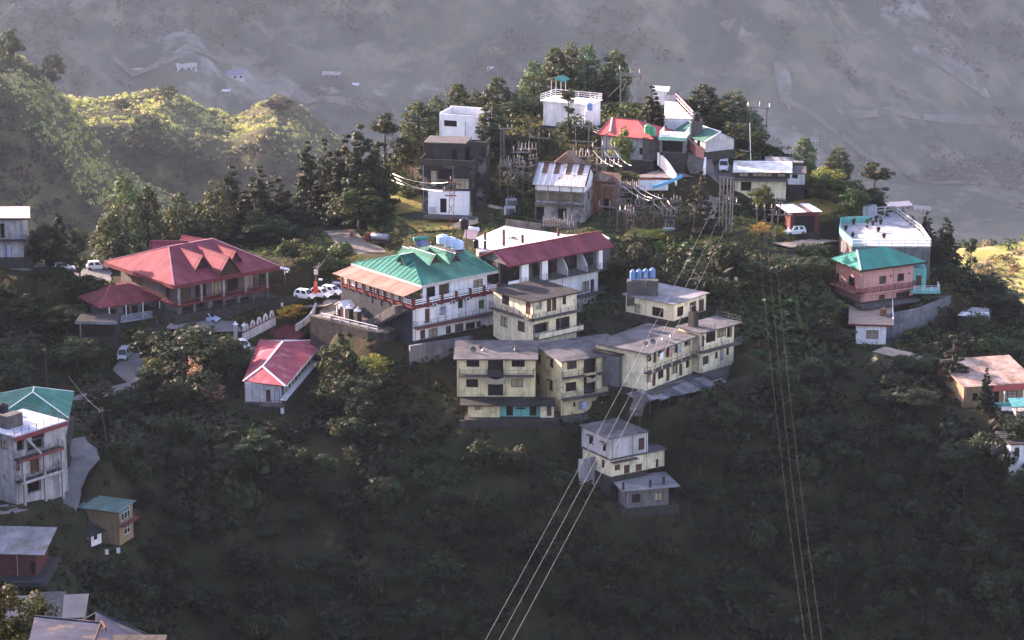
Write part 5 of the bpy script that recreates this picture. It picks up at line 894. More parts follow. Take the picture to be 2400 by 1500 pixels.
ribbon('courtyard', [(400, 760), (480, 765), (560, 768)], 7, MATS['concrete_yard'], lift=.14)
ribbon('road', [(1625, 340), (1640, 380), (1650, 430), (1655, 480), (1640, 520)], 4.6, MATS['asphalt'])
ribbon('yard', [(1690, 385), (1690, 420), (1700, 445)], 5.5, MATS['asphalt'], lift=.14)
ribbon('courtyard', [(1490, 415), (1540, 420), (1600, 418)], 8, MATS['concrete_yard'], lift=.12)
ribbon('path', [(930, 500), (1000, 525), (1080, 530), (1130, 505), (1165, 480)], 4.0, MATS['dry_path'])
ribbon('path', [(1830, 575), (1890, 572), (1950, 568)], 4.0, MATS['dry_path'])
ribbon('parking', [(70, 655), (150, 652), (260, 648)], 8, MATS['concrete_yard'])
ribbon('path', [(2060, 820), (2110, 832), (2150, 848)], 4, MATS['dry_path'])
land_mat('lit_lawn_ground', [(.17, .17, .045), (.26, .15, .05), (.10, .13, .03)], [(.25, .47, .6), (.3, .55, .65)])  # grass ground coloured bright to stand for its sunlit patches
ribbon('lawn', [(905, 425), (945, 462), (985, 505), (1040, 545)], 9, MATS['lit_lawn_ground'], lift=.16); ribbon('lawn', [(1470, 545), (1530, 552), (1600, 560), (1680, 566)], 6, MATS['lit_lawn_ground'], lift=.16); ribbon('lawn', [(1660, 345), (1700, 362), (1735, 372)], 5, MATS['lit_lawn_ground'], lift=.16); ribbon('lawn', [(1880, 470), (1925, 490), (1950, 505)], 8, MATS['lit_lawn_ground'], lift=.16)
del ROADS[-4:]
upd_ground()
# pale tracks far below in the valley
def far_road(px, w, m, name='road', rough=0):
    c = [far_ground(*p) for p in px]; c = [p for p in c if p]
    if len(c) < 2: return
    out = []
    for p, q in zip(c[:-1], c[1:]):
        n = max(2, int((q - p).length / 25)); out += [p + (q - p) * k / n for k in range(n)]
    out.append(c[-1]); a = np.array([[p.x, p.y] for p in out]); a[:, 1] += 0; tg = np.gradient(a, axis=0); tg /= np.linalg.norm(tg, axis=1)[:, None] + 1e-9; nr = np.stack([-tg[:, 1], tg[:, 0]], 1)
    off = np.linspace(-w / 2, w / 2, 6 if rough else 4); t_ = np.arange(len(a))[:, None]; wv = 1 - rough * (.25 + .75 * vnoise(t_ * .45 + 3 + w, off[None] * 0 + np.sign(off)[None] * 2 + 5, 4)) * 1.0 if rough else 1; en = np.sin(np.pi * np.clip(t_ / (len(a) - 1), .03, .97)) ** .5 if rough else 1; X = a[:, :1] + nr[:, :1] * off * wv * en; Y = a[:, 1:] + nr[:, 1:] * off * wv * en; tag(grid_mesh(name, X, Y, far_height(X.ravel(), Y.ravel()).reshape(X.shape) + 1.5, m), kind='structure')
mat('far_track', (.11, .11, .10), var=.6, scale=.012)
far_road([(690, 224), (760, 236), (860, 256), (950, 278)], 15, MATS['far_track']); far_road([(2080, 372), (2130, 410), (2200, 432), (2400, 442)], 14, MATS['far_track']); far_road([(1820, 150), (1835, 240), (2060, 390)], 10, MATS['far_track']); far_road([(1960, 260), (2180, 280), (2400, 300)], 10, MATS['far_track']); far_road([(260, 135), (420, 137), (600, 150)], 9, MATS['far_track'])

mat('scree', (.17, .165, .16), var=.5, scale=.02, rust=(.085, .09, .07), rust_amt=.55, rust_scale=.03)
for px, w in (([(2140, 120), (2200, 140), (2260, 175), (2310, 235)], 95), ([(1690, 60), (1740, 95), (1790, 118)], 34), ([(1835, 160), (1842, 200), (1850, 262)], 26)): far_road(px, w, MATS['scree'], 'scree', .8)
# ------------------------------------------------------------------ trees and scrub
def quads(pos, nrm, size, asp, rng):
    n = len(pos); t = rng.normal(size=(n, 3)); t -= (t * nrm).sum(1)[:, None] * nrm; t /= np.linalg.norm(t, axis=1)[:, None] + 1e-9; b = np.cross(nrm, t)
    s = size[:, None]; a = t * s; c = b * s * asp
    # lens-shaped leaf sprays rather than squares
    v = np.stack([pos - a, pos - a * .1 - c, pos + a, pos + a * .1 + c], 1).reshape(-1, 3)
    return v, np.arange(n * 4).reshape(n, 4)
def clumps(cen, rad, per, size, base, rng, up=.3, var=.35, shell=.55, asp=.55):
    """leaf sprays through a set of ellipsoid clumps"""
    cen = np.asarray(cen, float); rad = np.asarray(rad, float); 
    if rad.ndim == 1: rad = np.stack([rad, rad, rad * .8], 1)
    k = len(cen); d = rng.normal(size=(k * per, 3)); d /= np.linalg.norm(d, axis=1)[:, None]; r = shell + (1 - shell) * rng.random((k * per, 1)) ** .6
    r = np.where(rng.random((k * per, 1)) < .12, r * 1.22, r)
    ci = np.repeat(np.arange(k), per); pos = cen[ci] + d * r * rad[ci]; nrm = d + rng.normal(size=d.shape) * .55; nrm[:, 2] += up; nrm /= np.linalg.norm(nrm, axis=1)[:, None]
    sz = size * (.6 + .8 * rng.random(k * per)); v, f = quads(pos, nrm, sz, asp, rng)
    cb = np.asarray(base); tone = (1 + var * rng.normal(size=(k, 1)) * .6).clip(.45, 1.7); c = cb * tone; c[:, 0] *= 1 + .25 * rng.normal(size=k).clip(-1, 1.5); col = c[ci] * (1 + .22 * rng.normal(size=(k * per, 1))).clip(.5, 1.6)
    return v, f, np.repeat(col.clip(.004, .8), 4, 0)
FOL = foliage('leaves', .28); mat('bark', (.085, .065, .05), var=.4, scale=3, bump=.5)
LEAF = {'pine': (.068, .086, .045), 'deodar': (.022, .030, .018), 'broad': (.030, .042, .015), 'round': (.075, .085, .022), 'lone': (.040, .052, .024), 'bush': (.040, .052, .016), 'yellow': (.17, .16, .035), 'orange': (.52, .21, .035), 'pink': (.40, .21, .17), 'feather': (.030, .030, .020)}
LEAF.update({'slope': (.020, .031, .012), 'thicket': (.024, .031, .013)})  # darker copies of broad and bush, hillside shade put into the leaf colour
PROTO = {}
def crown_mesh(kind, seed):
    rng = np.random.default_rng(seed * 17 + sum(map(ord, kind))); cen, rad = [], []; per, size = 48, .30; U = rng.uniform; limbs = []; H = 12.0; up = .3; asp = .5
    if kind == 'pine':
        for i in range(15):
            t = .14 + .84 * i / 14; r = 2.35 * ((1 - ((t - .34) / .68) ** 2) ** .75 if t > .34 else .62 + .38 * (t - .14) / .2) * U(.88, 1.1) + .1; n = max(2, int(r * 3.4)); a0 = U(0, 6.3)
            for k in range(n):
                a = a0 + 2 * math.pi * k / n + U(-.3, .3); q = r * U(.45, 1.0) ** .7; z = H * t + U(-.45, .45) - q * .1; cen.append((q * math.cos(a), q * math.sin(a), z)); s = U(.6, .95) * (1 - .25 * t); rad.append((s, s, s * .85)); limbs.append(cen[-1])
        per, size, up = 46, .24, .45
    elif kind in ('deodar', 'feather'):
        lead = [(0, 0, 1.0)] if kind == 'feather' else [(0, 0, 1.0), (U(-1.3, 1.3), U(-1, 1), U(.72, .9)), (U(-1.6, 1.6), U(-1, 1), U(.6, .82))]
        for (lx, ly, lh) in lead:
            for i in range(17):
                t = .1 + .9 * i / 16; r = (2.6 if kind == 'deodar' else 2.9) * (1 - t) ** .85 * U(.7, 1.25) + .12; n = max(1, int(r * 2.6)); a0 = U(0, 6.3)
                for k in range(n):
                    a = a0 + 2 * math.pi * k / n + U(-.4, .4); q = r * U(.35, 1.05); cen.append((lx * (.3 + .7 * t) + q * math.cos(a), ly * (.3 + .7 * t) + q * math.sin(a), H * lh * t - q * .18 + U(-.2, .2))); s = U(.45, .85) * (1 - .5 * t); rad.append((s * 1.15, s * 1.15, s * .5)); limbs.append(cen[-1])
        per, size, up = 42, .27, .15
    elif kind in ('broad', 'slope', 'round', 'yellow', 'orange', 'pink'):
        n = {'broad': 46, 'slope': 46, 'round': 34, 'yellow': 40, 'orange': 34, 'pink': 34}[kind]; R_ = 3.3 if kind != 'round' else 2.6
        for k in range(n):
            d = rng.normal(size=3); d /= np.linalg.norm(d); q = U(.45, 1.0); z = 7.2 + d[2] * q * 4.3; cen.append((d[0] * q * R_ * (1.1 if z < 7 else .95), d[1] * q * R_, z)); s = U(.7, 1.35); rad.append((s, s, s * .8)); limbs.append(cen[-1])
        per, size = (58, .30) if kind in ('broad', 'slope', 'round') else (34, .28)
    elif kind == 'lone':
        for k in range(22):
            d = rng.normal(size=3); d /= np.linalg.norm(d); q = U(.4, 1.0); z = 9.6 + d[2] * q * 2.3; cen.append((d[0] * q * 2.0, d[1] * q * 2.0, z)); s = U(.6, .95); rad.append((s, s, s * .7)); limbs.append(cen[-1])
        for k in range(4): cen.append((U(-1.3, 1.3), U(-1, 1), U(4.5, 6.5))); rad.append((.55, .55, .35)); limbs.append(cen[-1])
        per, size = 50, .27
    elif kind in ('bush', 'thicket'):
        for k in range(16):
            a = U(0, 6.3); q = 3.0 * math.sqrt(U(0, 1)); cen.append((q * math.cos(a), q * math.sin(a), 3.2 + U(-1, 2.6) * (1 - q / 4.2))); s = U(1.3, 2.3); rad.append((s, s, s * .95)); limbs.append(cen[-1])
        per, size = 70, .5; H = 7.0
    v, f, c = clumps(cen, rad, per, size, LEAF[kind], rng, up=up, asp=asp)
    cm = np_mesh(kind + '_crown', v, f, FOL, col=c, link=False)
    tb = MB(); lean = (U(-.3, .3), U(-.3, .3)); top = {'pine': .97, 'deodar': .98, 'feather': .98, 'lone': .86, 'bush': .6, 'thicket': .6}.get(kind, .72) * H; r0 = .24 if kind not in ('bush', 'thicket') else .2
    P0 = [(lean[0] * math.sin(3 * t) * .6, lean[1] * math.sin(2.4 * t) * .6, -.8 + (top + .8) * t) for t in (0, .15, .3, .5, .75, 1)]; tb.tube(P0, [r0 * 1.5, r0, r0 * .9, r0 * .75, r0 * .45, r0 * .12], 8)
    step = max(1, len(limbs) // 16)
    for q in limbs[::step]:
        z0 = min(top * .9, max(1.0, q[2] - .9 - abs(q[0]) * .3)); tb.tube([(0, 0, z0), (q[0] * .5, q[1] * .5, (z0 + q[2]) / 2 + .1), q], [r0 * .35, r0 * .22, .02], 5, cap=False)
    tm = bpy.data.meshes.new(kind + '_trunk'); tm.from_pydata(tb.v, [], tb.f); tm.polygons.foreach_set("use_smooth", [True] * len(tb.f)); tm.materials.append(MATS['bark'])
    return cm, tm, H, {'pine': 5.4, 'deodar': 5.2, 'feather': 5.6, 'lone': 4.8, 'bush': 8.5, 'thicket': 8.5, 'round': 6.2}.get(kind, 7.6)
NAME = {'pine': 'pine_tree', 'deodar': 'cedar_tree', 'feather': 'cedar_tree', 'broad': 'broadleaf_tree', 'round': 'broadleaf_tree', 'yellow': 'broadleaf_tree', 'orange': 'shrub', 'pink': 'blossom_tree', 'lone': 'pine_tree', 'bush': 'shrub', 'slope': 'broadleaf_tree', 'thicket': 'broadleaf_tree'}
_trng = random.Random(11); NT = [0]
def tree(u, vb, vt, wpx, kind, label, y=None, group=None):
    if y is None:
        g = ground(u, vb)
        if g is None: return
        y = g.y
    p = P(u, vb, y); base = Vector((p.x, y, float(height(p.x, y)))); top = P(u, vt, y).z; h = max(top - base.z, .8)
    NT[0] += 1; key = (kind, NT[0] % 3)
    if key not in PROTO: PROTO[key] = crown_mesh(*key)
    cm, tm, H0, W0 = PROTO[key]; s = h / H0; sw = wpx / PXM(y) / W0 * ({'pine': 1.0, 'deodar': 1.25, 'feather': 1.25}.get(kind, 1.15))
    r = empty(NAME[kind], base, _trng.uniform(0, 6.28), label, 'shrub' if NAME[kind] == 'shrub' else 'tree', group); r.scale = (sw, sw * _trng.uniform(.9, 1.1), s)
    for nm, me in (('crown', cm), ('trunk', tm)):
        o = bpy.data.objects.new(nm, me); C.objects.link(o); o.parent = r
    return r
G1 = 'pines on the hilltop'; G2 = 'trees behind the maroon lodge'; G3 = 'trees along the right ridge'
for t in [
 (300, 612, 418, 105, 'pine', 'tallest sunlit pine behind the left end of the maroon lodge', 486, G2), (350, 605, 433, 75, 'pine', 'slim sunlit pine just right of the tallest one behind the lodge', 488, G2), (255, 612, 505, 85, 'pine', 'low sunlit pine at the left foot of the tallest pine', 484, G2),
 (425, 595, 455, 85, 'pine', 'dark-footed pine with a bright tip behind the lodge ridge', 490, G2), (395, 600, 500, 70, 'deodar', 'short dark cedar between two sunlit pines behind the lodge', 492, G2), (512, 590, 430, 95, 'pine', 'bright-sided pine beside the dark cedar clump behind the lodge', 491, G2),
 (545, 575, 392, 80, 'deodar', 'dark cedar with a thin spire, left one of the clump above the lodge', 498, G2), (610, 580, 392, 95, 'deodar', 'dark broad cedar with a crooked tip, middle of the clump above the lodge', 500, G2), (655, 570, 420, 90, 'deodar', 'dark cedar at the bend of the road above the lodge', 503, G2),
 (580, 590, 450, 90, 'deodar', 'dark lower cedar filling the clump above the lodge', 493, G2), (470, 590, 470, 60, 'pine', 'grey-green thin pine between pale pines behind the lodge', 494, G2), (630, 600, 500, 110, 'broad', 'dark leafy tree under the cedars beside the road', 487, G2),
 (722, 515, 335, 75, 'deodar', 'dark slim cedar on the far side of the road bend', 511), (762, 520, 330, 65, 'deodar', 'second slim dark cedar right of the road bend', 513), (790, 540, 395, 95, 'deodar', 'dark low cedar leaning over the road', 505), (850, 545, 298, 120, 'deodar', 'tallest dark cedar standing above the tanker lorry', 501), (815, 545, 320, 90, 'deodar', 'dark cedar touching the tallest one on its left', 503), (885, 540, 370, 80, 'broad', 'dark leafy tree beside the tallest cedar above the tanker', 499),
 (905, 402, 262, 72, 'lone', 'thin pine with a bare trunk and round top at the left of the hilltop', 534, G1), (980, 345, 236, 85, 'pine', 'yellow-green pine left of the roofless white house', 538, G1), (940, 400, 320, 60, 'broad', 'small leafy tree under the bare-trunked pine', 530, G1), (1022, 300, 226, 60, 'pine', 'short pine behind the roofless white house', 540, G1), (1074, 270, 193, 66, 'pine', 'dark rounded pine right behind the roofless white house', 538, G1), (1115, 270, 214, 50, 'pine', 'small dark pine between two larger ones behind the roofless house', 540, G1),
 (1165, 290, 183, 82, 'pine', 'dark spreading pine right of the roofless white house', 535, G1), (1152, 335, 236, 78, 'pine', 'near pine overlapping the right corner of the roofless white house', 513, G1), (1225, 300, 205, 70, 'pine', 'pine halfway between roofless house and hilltop house', 534, G1), (1250, 270, 146, 80, 'pine', 'tall pine left of the hilltop house', 540, G1), (1300, 260, 108, 85, 'pine', 'tall dark pine behind the teal canopy, left of its pair', 545, G1), (1338, 250, 106, 70, 'pine', 'tall dark pine behind the teal canopy, right of its pair', 547, G1), (1375, 250, 108, 78, 'pine', 'tall conical pine standing free right of the teal canopy', 544, G1), (1440, 262, 114, 84, 'pine', 'tallest right-hand pine beside the top gantry', 542, G1), (1425, 262, 180, 90, 'pine', 'dark lower pine at the foot of the top gantry', 540, G1), (1200, 300, 180 + 40, 70, 'pine', 'low pine in the gap left of the hilltop house', 541, G1),
 (1526, 292, 205, 64, 'deodar', 'dark upright tree left of the glaring white terrace', 511), (1332, 285, 203, 36, 'lone', 'small round-topped tree in front of the hilltop house wall', 517), (1352, 348, 270, 84, 'broad', 'sunlit leafy tree between gantry and hilltop house', 508), (1457, 372, 295, 54, 'round', 'round yellow-green tree before the bright red roof', 494), (1468, 432, 388, 66, 'round', 'small round tree beside the courtyard', 489), (1585, 240, 218, 30, 'deodar', 'tiny dark tree beyond the pink railing', 530),
 (1648, 300, 196, 92, 'pine', 'dark pine beyond the white terrace, left of three', 528, G3), (1718, 320, 217, 100, 'pine', 'broad dark pine beyond the white terrace, middle of three', 524, G3), (1765, 345, 262, 66, 'pine', 'dark pine at the foot of the double pole', 520, G3), (1680, 310, 230, 80, 'pine', 'shaded pine between two larger ones beyond the terrace', 526, G3), (1720, 335, 285, 48, 'lone', 'small round-headed pine on a bare stem above the white van', 511, G3), (1778, 345, 305, 44, 'broad', 'small leafy tree below the double pole', 512, G3),
 (1885, 392, 320, 66, 'pine', 'dark pine right behind the patched white roof', 503, G3), (1965, 425, 348, 78, 'pine', 'dark pine on the ridge above the garage, left of its pair', 505, G3), (2050, 485, 377, 70, 'lone', 'tall round-topped pine beside the railed roof terrace', 492, G3), (1940, 470, 382, 82, 'yellow', 'straw-coloured tree above the dark garage', 493, G3), (1985, 490, 410, 76, 'broad', 'dark leafy tree above the railed roof terrace', 490, G3), (1905, 450, 395, 60, 'yellow', 'low golden tree right of the patched white roof', 495, G3), (2045, 500, 440, 60, 'broad', 'low leafy tree behind the railed roof terrace', 488, G3),
 (1640, 540, 405, 86, 'feather', 'dark feathery cedar beside the pylon of grey poles', 473), (1783, 480, 430, 56, 'round', 'bright yellow-green tree in front of the cream wall of the upper house', 484),
 (2172, 580, 498, 44, 'deodar', 'slim dark cedar right of the roof terrace, leftmost of three', 480), (2213, 620, 512, 52, 'deodar', 'dark cedar right of the roof terrace with the tallest tip', 474), (2193, 630, 560, 50, 'deodar', 'short dark cedar between the two right of the roof terrace', 470), (2274, 660, 556, 32, 'lone', 'lone thin pine with a bare trunk against the meadow', 470), (2325, 715, 640, 66, 'deodar', 'dark bushy cedar on the right skyline', 464), (2225, 690, 620, 50, 'broad', 'dark leafy tree below the right skyline cedars', 462), (2232, 895, 790, 105, 'feather', 'dark spreading cedar beside the sunlit brown bungalow', 427), (2310, 940, 865, 34, 'deodar', 'thin dark tree before the bungalow wall', 417),
 (142, 664, 488, 50, 'deodar', 'spired dark tree beside the left parking area', 462), (110, 668, 522, 78, 'broad', 'dark leafy tree left of the spired one by the parking', 461), (188, 664, 530, 44, 'lone', 'round-topped dark tree on a thin stem by the parking', 462), (80, 660, 552, 46, 'broad', 'small dark tree next to the left white block', 464), (152, 672, 580, 74, 'broad', 'drooping grey-green tree at the parking edge', 460), (192, 715, 628, 84, 'round', 'yellow-topped round tree in front of the parked cars, left', 459),
 (465, 905, 765, 175, 'broad', 'big dark leafy tree in front of the white arched fence', 431), (400, 880, 775, 100, 'broad', 'dark leafy tree left of the biggest one below the fence', 434), (372, 905, 822, 70, 'round', 'yellowish rounded shrub-tree above the lower road', 430), (350, 935, 860, 70, 'broad', 'dusty green tree at the fork of the lower road', 426), (462, 905, 838, 46, 'pink', 'pinkish flowering tree against the dark slope', 423), (500, 960, 895, 60, 'pink', 'faded brown-pink tree below the flowering one', 420), (540, 900, 785, 90, 'broad', 'dark tree left of the pink-red roof', 428),
 (880, 885, 825, 88, 'yellow', 'olive-gold spreading tree below the white hotel corner', 424), (790, 940, 870, 100, 'broad', 'dark tree with sunlit top right of the pink-red house', 418), (840, 965, 905, 80, 'broad', 'dark green tree on the slope below the olive-gold one', 415), (780, 880, 800, 70, 'broad', 'shaded tree beside the pink-red roof', 426)]:
    tree(*t[:6], y=t[6] if len(t) > 6 else None, group=t[7] if len(t) > 7 else None)
for t in [(690, 600, 470, 90, 'deodar', 'dark cedar hanging over the outside of the road bend', 500), (745, 560, 430, 70, 'deodar', 'short dark cedar in the crook of the road', 506), (600, 600, 470, 80, 'deodar', 'dark pointed tree in the lower clump above the lodge', 489), (840, 560, 430, 110, 'broad', 'wide dark tree low on the bank beside the tanker', 494), (270, 640, 560, 80, 'pine', 'low leafy pine at the left corner of the lodge', 480), (455, 610, 520, 70, 'deodar', 'dark filler cedar between the pines behind the lodge', 488),
  (1195, 320, 240, 66, 'pine', 'shaded pine on the slope left of the hilltop house', 530), (1610, 300, 235, 60, 'pine', 'small pine at the left of the trio beyond the white terrace', 529), (1745, 350, 290, 80, 'pine', 'low dark pine beneath the double pole', 516), (1925, 470, 400, 70, 'broad', 'dark leafy tree on the shoulder above the garage', 491), (2000, 520, 440, 70, 'broad', 'dark tree above the teal parapet of the roof terrace', 484),
  (215, 720, 640, 80, 'broad', 'dark leafy tree below the left parking, by the round one', 457), (120, 730, 655, 90, 'broad', 'dark leafy tree under the left parking edge', 457), (60, 780, 690, 110, 'broad', 'dark broad tree under the left white block', 452), (160, 790, 710, 110, 'broad', 'dark broad tree left of the open dark lean-to', 449), (40, 860, 780, 120, 'broad', 'dark broad tree above the green-roofed left house', 436), (180, 870, 790, 110, 'broad', 'dark broad tree left of the silver van', 438), (240, 960, 890, 90, 'broad', 'dark tree on the bank below the lower road', 420),
  (2160, 900, 830, 90, 'broad', 'dark leafy tree left of the spreading cedar', 430), (2290, 800, 730, 80, 'broad', 'dark tree beside the dark hut on the right', 446), (2370, 780, 690, 80, 'deodar', 'dark cedar at the right edge above the bungalow', 458), (2380, 860, 800, 80, 'broad', 'dark leafy tree behind the bungalow roof', 440), (2150, 980, 910, 100, 'broad', 'dark broad tree below the sunlit path on the right', 418), (1900, 690, 600, 90, 'broad', 'dark leafy tree left of the pink house', 456), (1840, 680, 600, 90, 'broad', 'dark leafy tree below the garage', 458), (1930, 760, 690, 90, 'broad', 'dark tree below and left of the pink house', 445), (1960, 850, 770, 90, 'broad', 'dark tree left of the small cream house', 436)]:
    tree(*t[:6], y=t[6])
G4 = 'sunlit bushes by the roads'
for u, vb, vt, w, k, lab in [(685, 610, 558, 60, 'bush', 'bright green bush on the bank above the lodge'), (735, 622, 572, 64, 'bush', 'pale olive bush below the road, left of its neighbour'), (800, 615, 562, 60, 'bush', 'pale rounded bush below the road beside the tanker'), (738, 790, 738, 60, 'bush', 'yellow-green bush at the edge of the hotel yard'), (700, 780 - 20, 712, 62, 'orange', 'blazing orange bush beside the parked white cars, right'), (670, 762, 716, 50, 'orange', 'blazing orange bush beside the arched fence, left'), (770, 650, 600, 50, 'bush', 'dark bush under the road bank'),
   (720, 470, 440, 40, 'bush', 'yellow-lit bush at the road bend'), (745, 520, 490, 44, 'bush', 'leafy bush along the sunlit road'), (955, 465, 430, 60, 'bush', 'lime bush left of the soot-blackened block'), (940, 440, 412, 50, 'bush', 'yellow scrub bush above the lime one'), (1690, 350, 325, 60, 'bush', 'yellow-green bush above the white van'), (1660, 360, 338, 50, 'bush', 'small bush at the top of the upper road'), (1550, 560, 535, 60, 'yellow', 'golden bush under the substation frame'), (1590, 565, 540, 50, 'bush', 'yellow-green bush right of the substation frame'), (1780, 555, 520, 50, 'orange', 'golden-orange bush by the twin pole'), (1825, 560, 528, 40, 'yellow', 'golden bush at the corner of the dark garage'), (1900, 600, 570, 70, 'bush', 'dark bush below the garage yard'),
   (2120, 860, 830, 60, 'bush', 'olive bush below the small cream house'), (1960, 740, 700, 50, 'yellow', 'straw-coloured bush left of the pink house'), (1450, 640, 605, 60, 'bush', 'lit bush at the right end of the maroon roof'), (810, 675, 640, 36, 'orange', 'rust-coloured bush at the hotel terrace corner'), (60, 720, 690, 60, 'bush', 'dark bush under the left white block')]:
    tree(u, vb, vt, w, k, lab, group=G4)
# dark slope: loose trees one can still tell apart
def pad_dist(x, y):
    d = np.full(np.shape(x), 1e9)
    for poly, z in PADS:
        ps = np.array([[p.x, p.y] for p in poly]); dd = np.full(np.shape(x), -1e9)
        for i in range(4):
            a, c2 = ps[i], ps[(i + 1) % 4]; e = (c2 - a) / (np.linalg.norm(c2 - a) + 1e-9); dd = np.maximum(dd, -((x - a[0]) * -e[1] + (y - a[1]) * e[0]))
        d = np.minimum(d, dd)
    return d
def road_dist(x, y):
    d = np.full(np.shape(x), 1e9)
    for c, w in ROADS: d = np.minimum(d, np.sqrt(((np.stack([x, y], -1)[:, None] - c[None, ::2]) ** 2).sum(-1)).min(1) - w / 2)
    return d
_r = random.Random(4); cand = []
for _ in range(1600):
    u = _r.uniform(-20, 2420); v = _r.uniform(640, 1520)
    g = ground(u, v)
    if g is None or g.y > 462: continue
    cand.append((u, v, g))
ca = np.array([[g.x, g.y] for _, _, g in cand]); pdv = pad_dist(ca[:, 0], ca[:, 1]); rdv = road_dist(ca[:, 0], ca[:, 1]); kept = []
for (u, v, g), a, bq in zip(cand, pdv, rdv):
    if a < 3.5 or bq < 2 or len(kept) >= 240: continue
    if any((g - k).length < 3.2 for k in kept): continue
    # nothing may grow up in front of a house
    hgt = _r.uniform(1.8, 6.5); hit = False
    for poly, z in PADS:
        for q in list(poly) + [(poly[i] + poly[(i + 1) % 4]) / 2 for i in range(4)]:
            uu, vv = proj(Vector((q.x, q.y, z)))
            if g.y < q.y + 1 and abs(uu - u) < 75 and vv > v - hgt * 15 - 6 and v > vv - 60: hit = True
    if hit: continue
    kept.append(g)
    tree(u, v, v - hgt * 15, _r.uniform(40, 70) * (hgt / 4) ** .6 + 15, _r.choice(['slope', 'thicket', 'slope', 'thicket', 'deodar' if _r.random() < .3 else 'slope']), 'dark leafy tree among the scrub of the shaded hillside', y=g.y, group='trees scattered over the shaded hillside')
def scrub(name, x, y, z, r, per, size, pal, seed, flat=.75):
    rng = np.random.default_rng(seed); n = len(x); vs, fs, cs = [], [], []; k0 = 0
    which = np.clip((vnoise(x / 13, y / 13, seed + 40) * 1.5 - .25 + rng.normal(size=n) * .13) * len(pal), 0, len(pal) - 1).astype(int); base = np.array(pal)[which]
    cen = np.stack([x, y, z + r * .35], 1); rad = np.stack([r, r, r * flat], 1); v, f, c = clumps(cen, rad, per, 1.0, (1, 1, 1), rng, up=.5, var=.4, asp=.6)
    # per-bush leaf size and colour
    ci = np.repeat(np.arange(n), per * 4); mid = v.reshape(-1, 4, 3).mean(1, keepdims=True); v = (mid + (v.reshape(-1, 4, 3) - mid) * (size * (.5 + .5 * r[np.repeat(np.arange(n), per)] / r.mean()))[:, None, None]).reshape(-1, 3)
    o = np_mesh(name, v, f, FOL, col=(c * base[ci]).clip(.003, .7)); return tag(o, kind='stuff')
rng = np.random.default_rng(2); n = 30000; x = rng.uniform(-118, 118, n); y = 312 + 244 * rng.uniform(0, 1, n) ** 1.45; z = height(x, y); pdv = pad_dist(x, y); rdv = road_dist(x, y)
r = rng.uniform(.4, 1.2, n) * np.exp(rng.normal(size=n) * .32) * np.where(y < 440, 1.25, 1) * (.7 + .9 * vnoise(x / 9, y / 9, 5)); r = np.minimum(r, np.maximum(.25, .30 * pdv)); r = np.minimum(r, np.maximum(.2, .4 * rdv))
ok = (pdv > .5) & (rdv > .3) & (vnoise(x / 14, y / 14, 77) > np.where(y > 452, .52, .24)) & (z > ZC - 290); x, y, z, r = x[ok], y[ok], z[ok], r[ok]
scrub('undergrowth', x, y, z, r, 32, .36, [(.020, .032, .013), (.028, .036, .014), (.015, .023, .010), (.036, .028, .016), (.030, .056, .013)], 3)
# dry grass on the open ground
n = 24000; x = rng.uniform(-100, 110, n); y = rng.uniform(440, 545, n); pdv = pad_dist(x, y); rdv = road_dist(x, y); ok = (pdv > .3) & (rdv > .1); x, y = x[ok], y[ok]
scrub('grass', x, y, height(x, y), rng.uniform(.15, .5, len(x)) * (.5 + vnoise(x / 7, y / 7, 19)), 18, .13, [(.18, .17, .055), (.14, .17, .04), (.20, .15, .055), (.10, .13, .03)], 9, flat=.8)
# hazy ridges: scrub toned dark for shade, dry crest grass toned bright for sunlight
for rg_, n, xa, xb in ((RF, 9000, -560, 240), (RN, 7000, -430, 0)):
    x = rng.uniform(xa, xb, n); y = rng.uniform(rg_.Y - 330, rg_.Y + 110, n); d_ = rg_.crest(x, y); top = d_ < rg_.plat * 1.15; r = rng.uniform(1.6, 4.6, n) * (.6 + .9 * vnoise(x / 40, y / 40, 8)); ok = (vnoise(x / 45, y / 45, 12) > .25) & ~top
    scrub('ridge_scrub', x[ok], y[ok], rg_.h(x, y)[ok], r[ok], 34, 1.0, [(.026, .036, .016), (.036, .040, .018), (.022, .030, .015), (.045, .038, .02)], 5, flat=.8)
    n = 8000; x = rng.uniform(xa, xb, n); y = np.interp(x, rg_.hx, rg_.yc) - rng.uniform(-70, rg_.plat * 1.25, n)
    scrub('ridge_grass', x, y, rg_.h(x, y), rng.uniform(.7, 2.2, n) * (.5 + .9 * vnoise(x / 25, y / 25, 4)), 36, .5, [(.38, .32, .13), (.46, .36, .18), (.28, .26, .10), (.46, .33, .22), (.13, .13, .055)], 7, flat=.75)
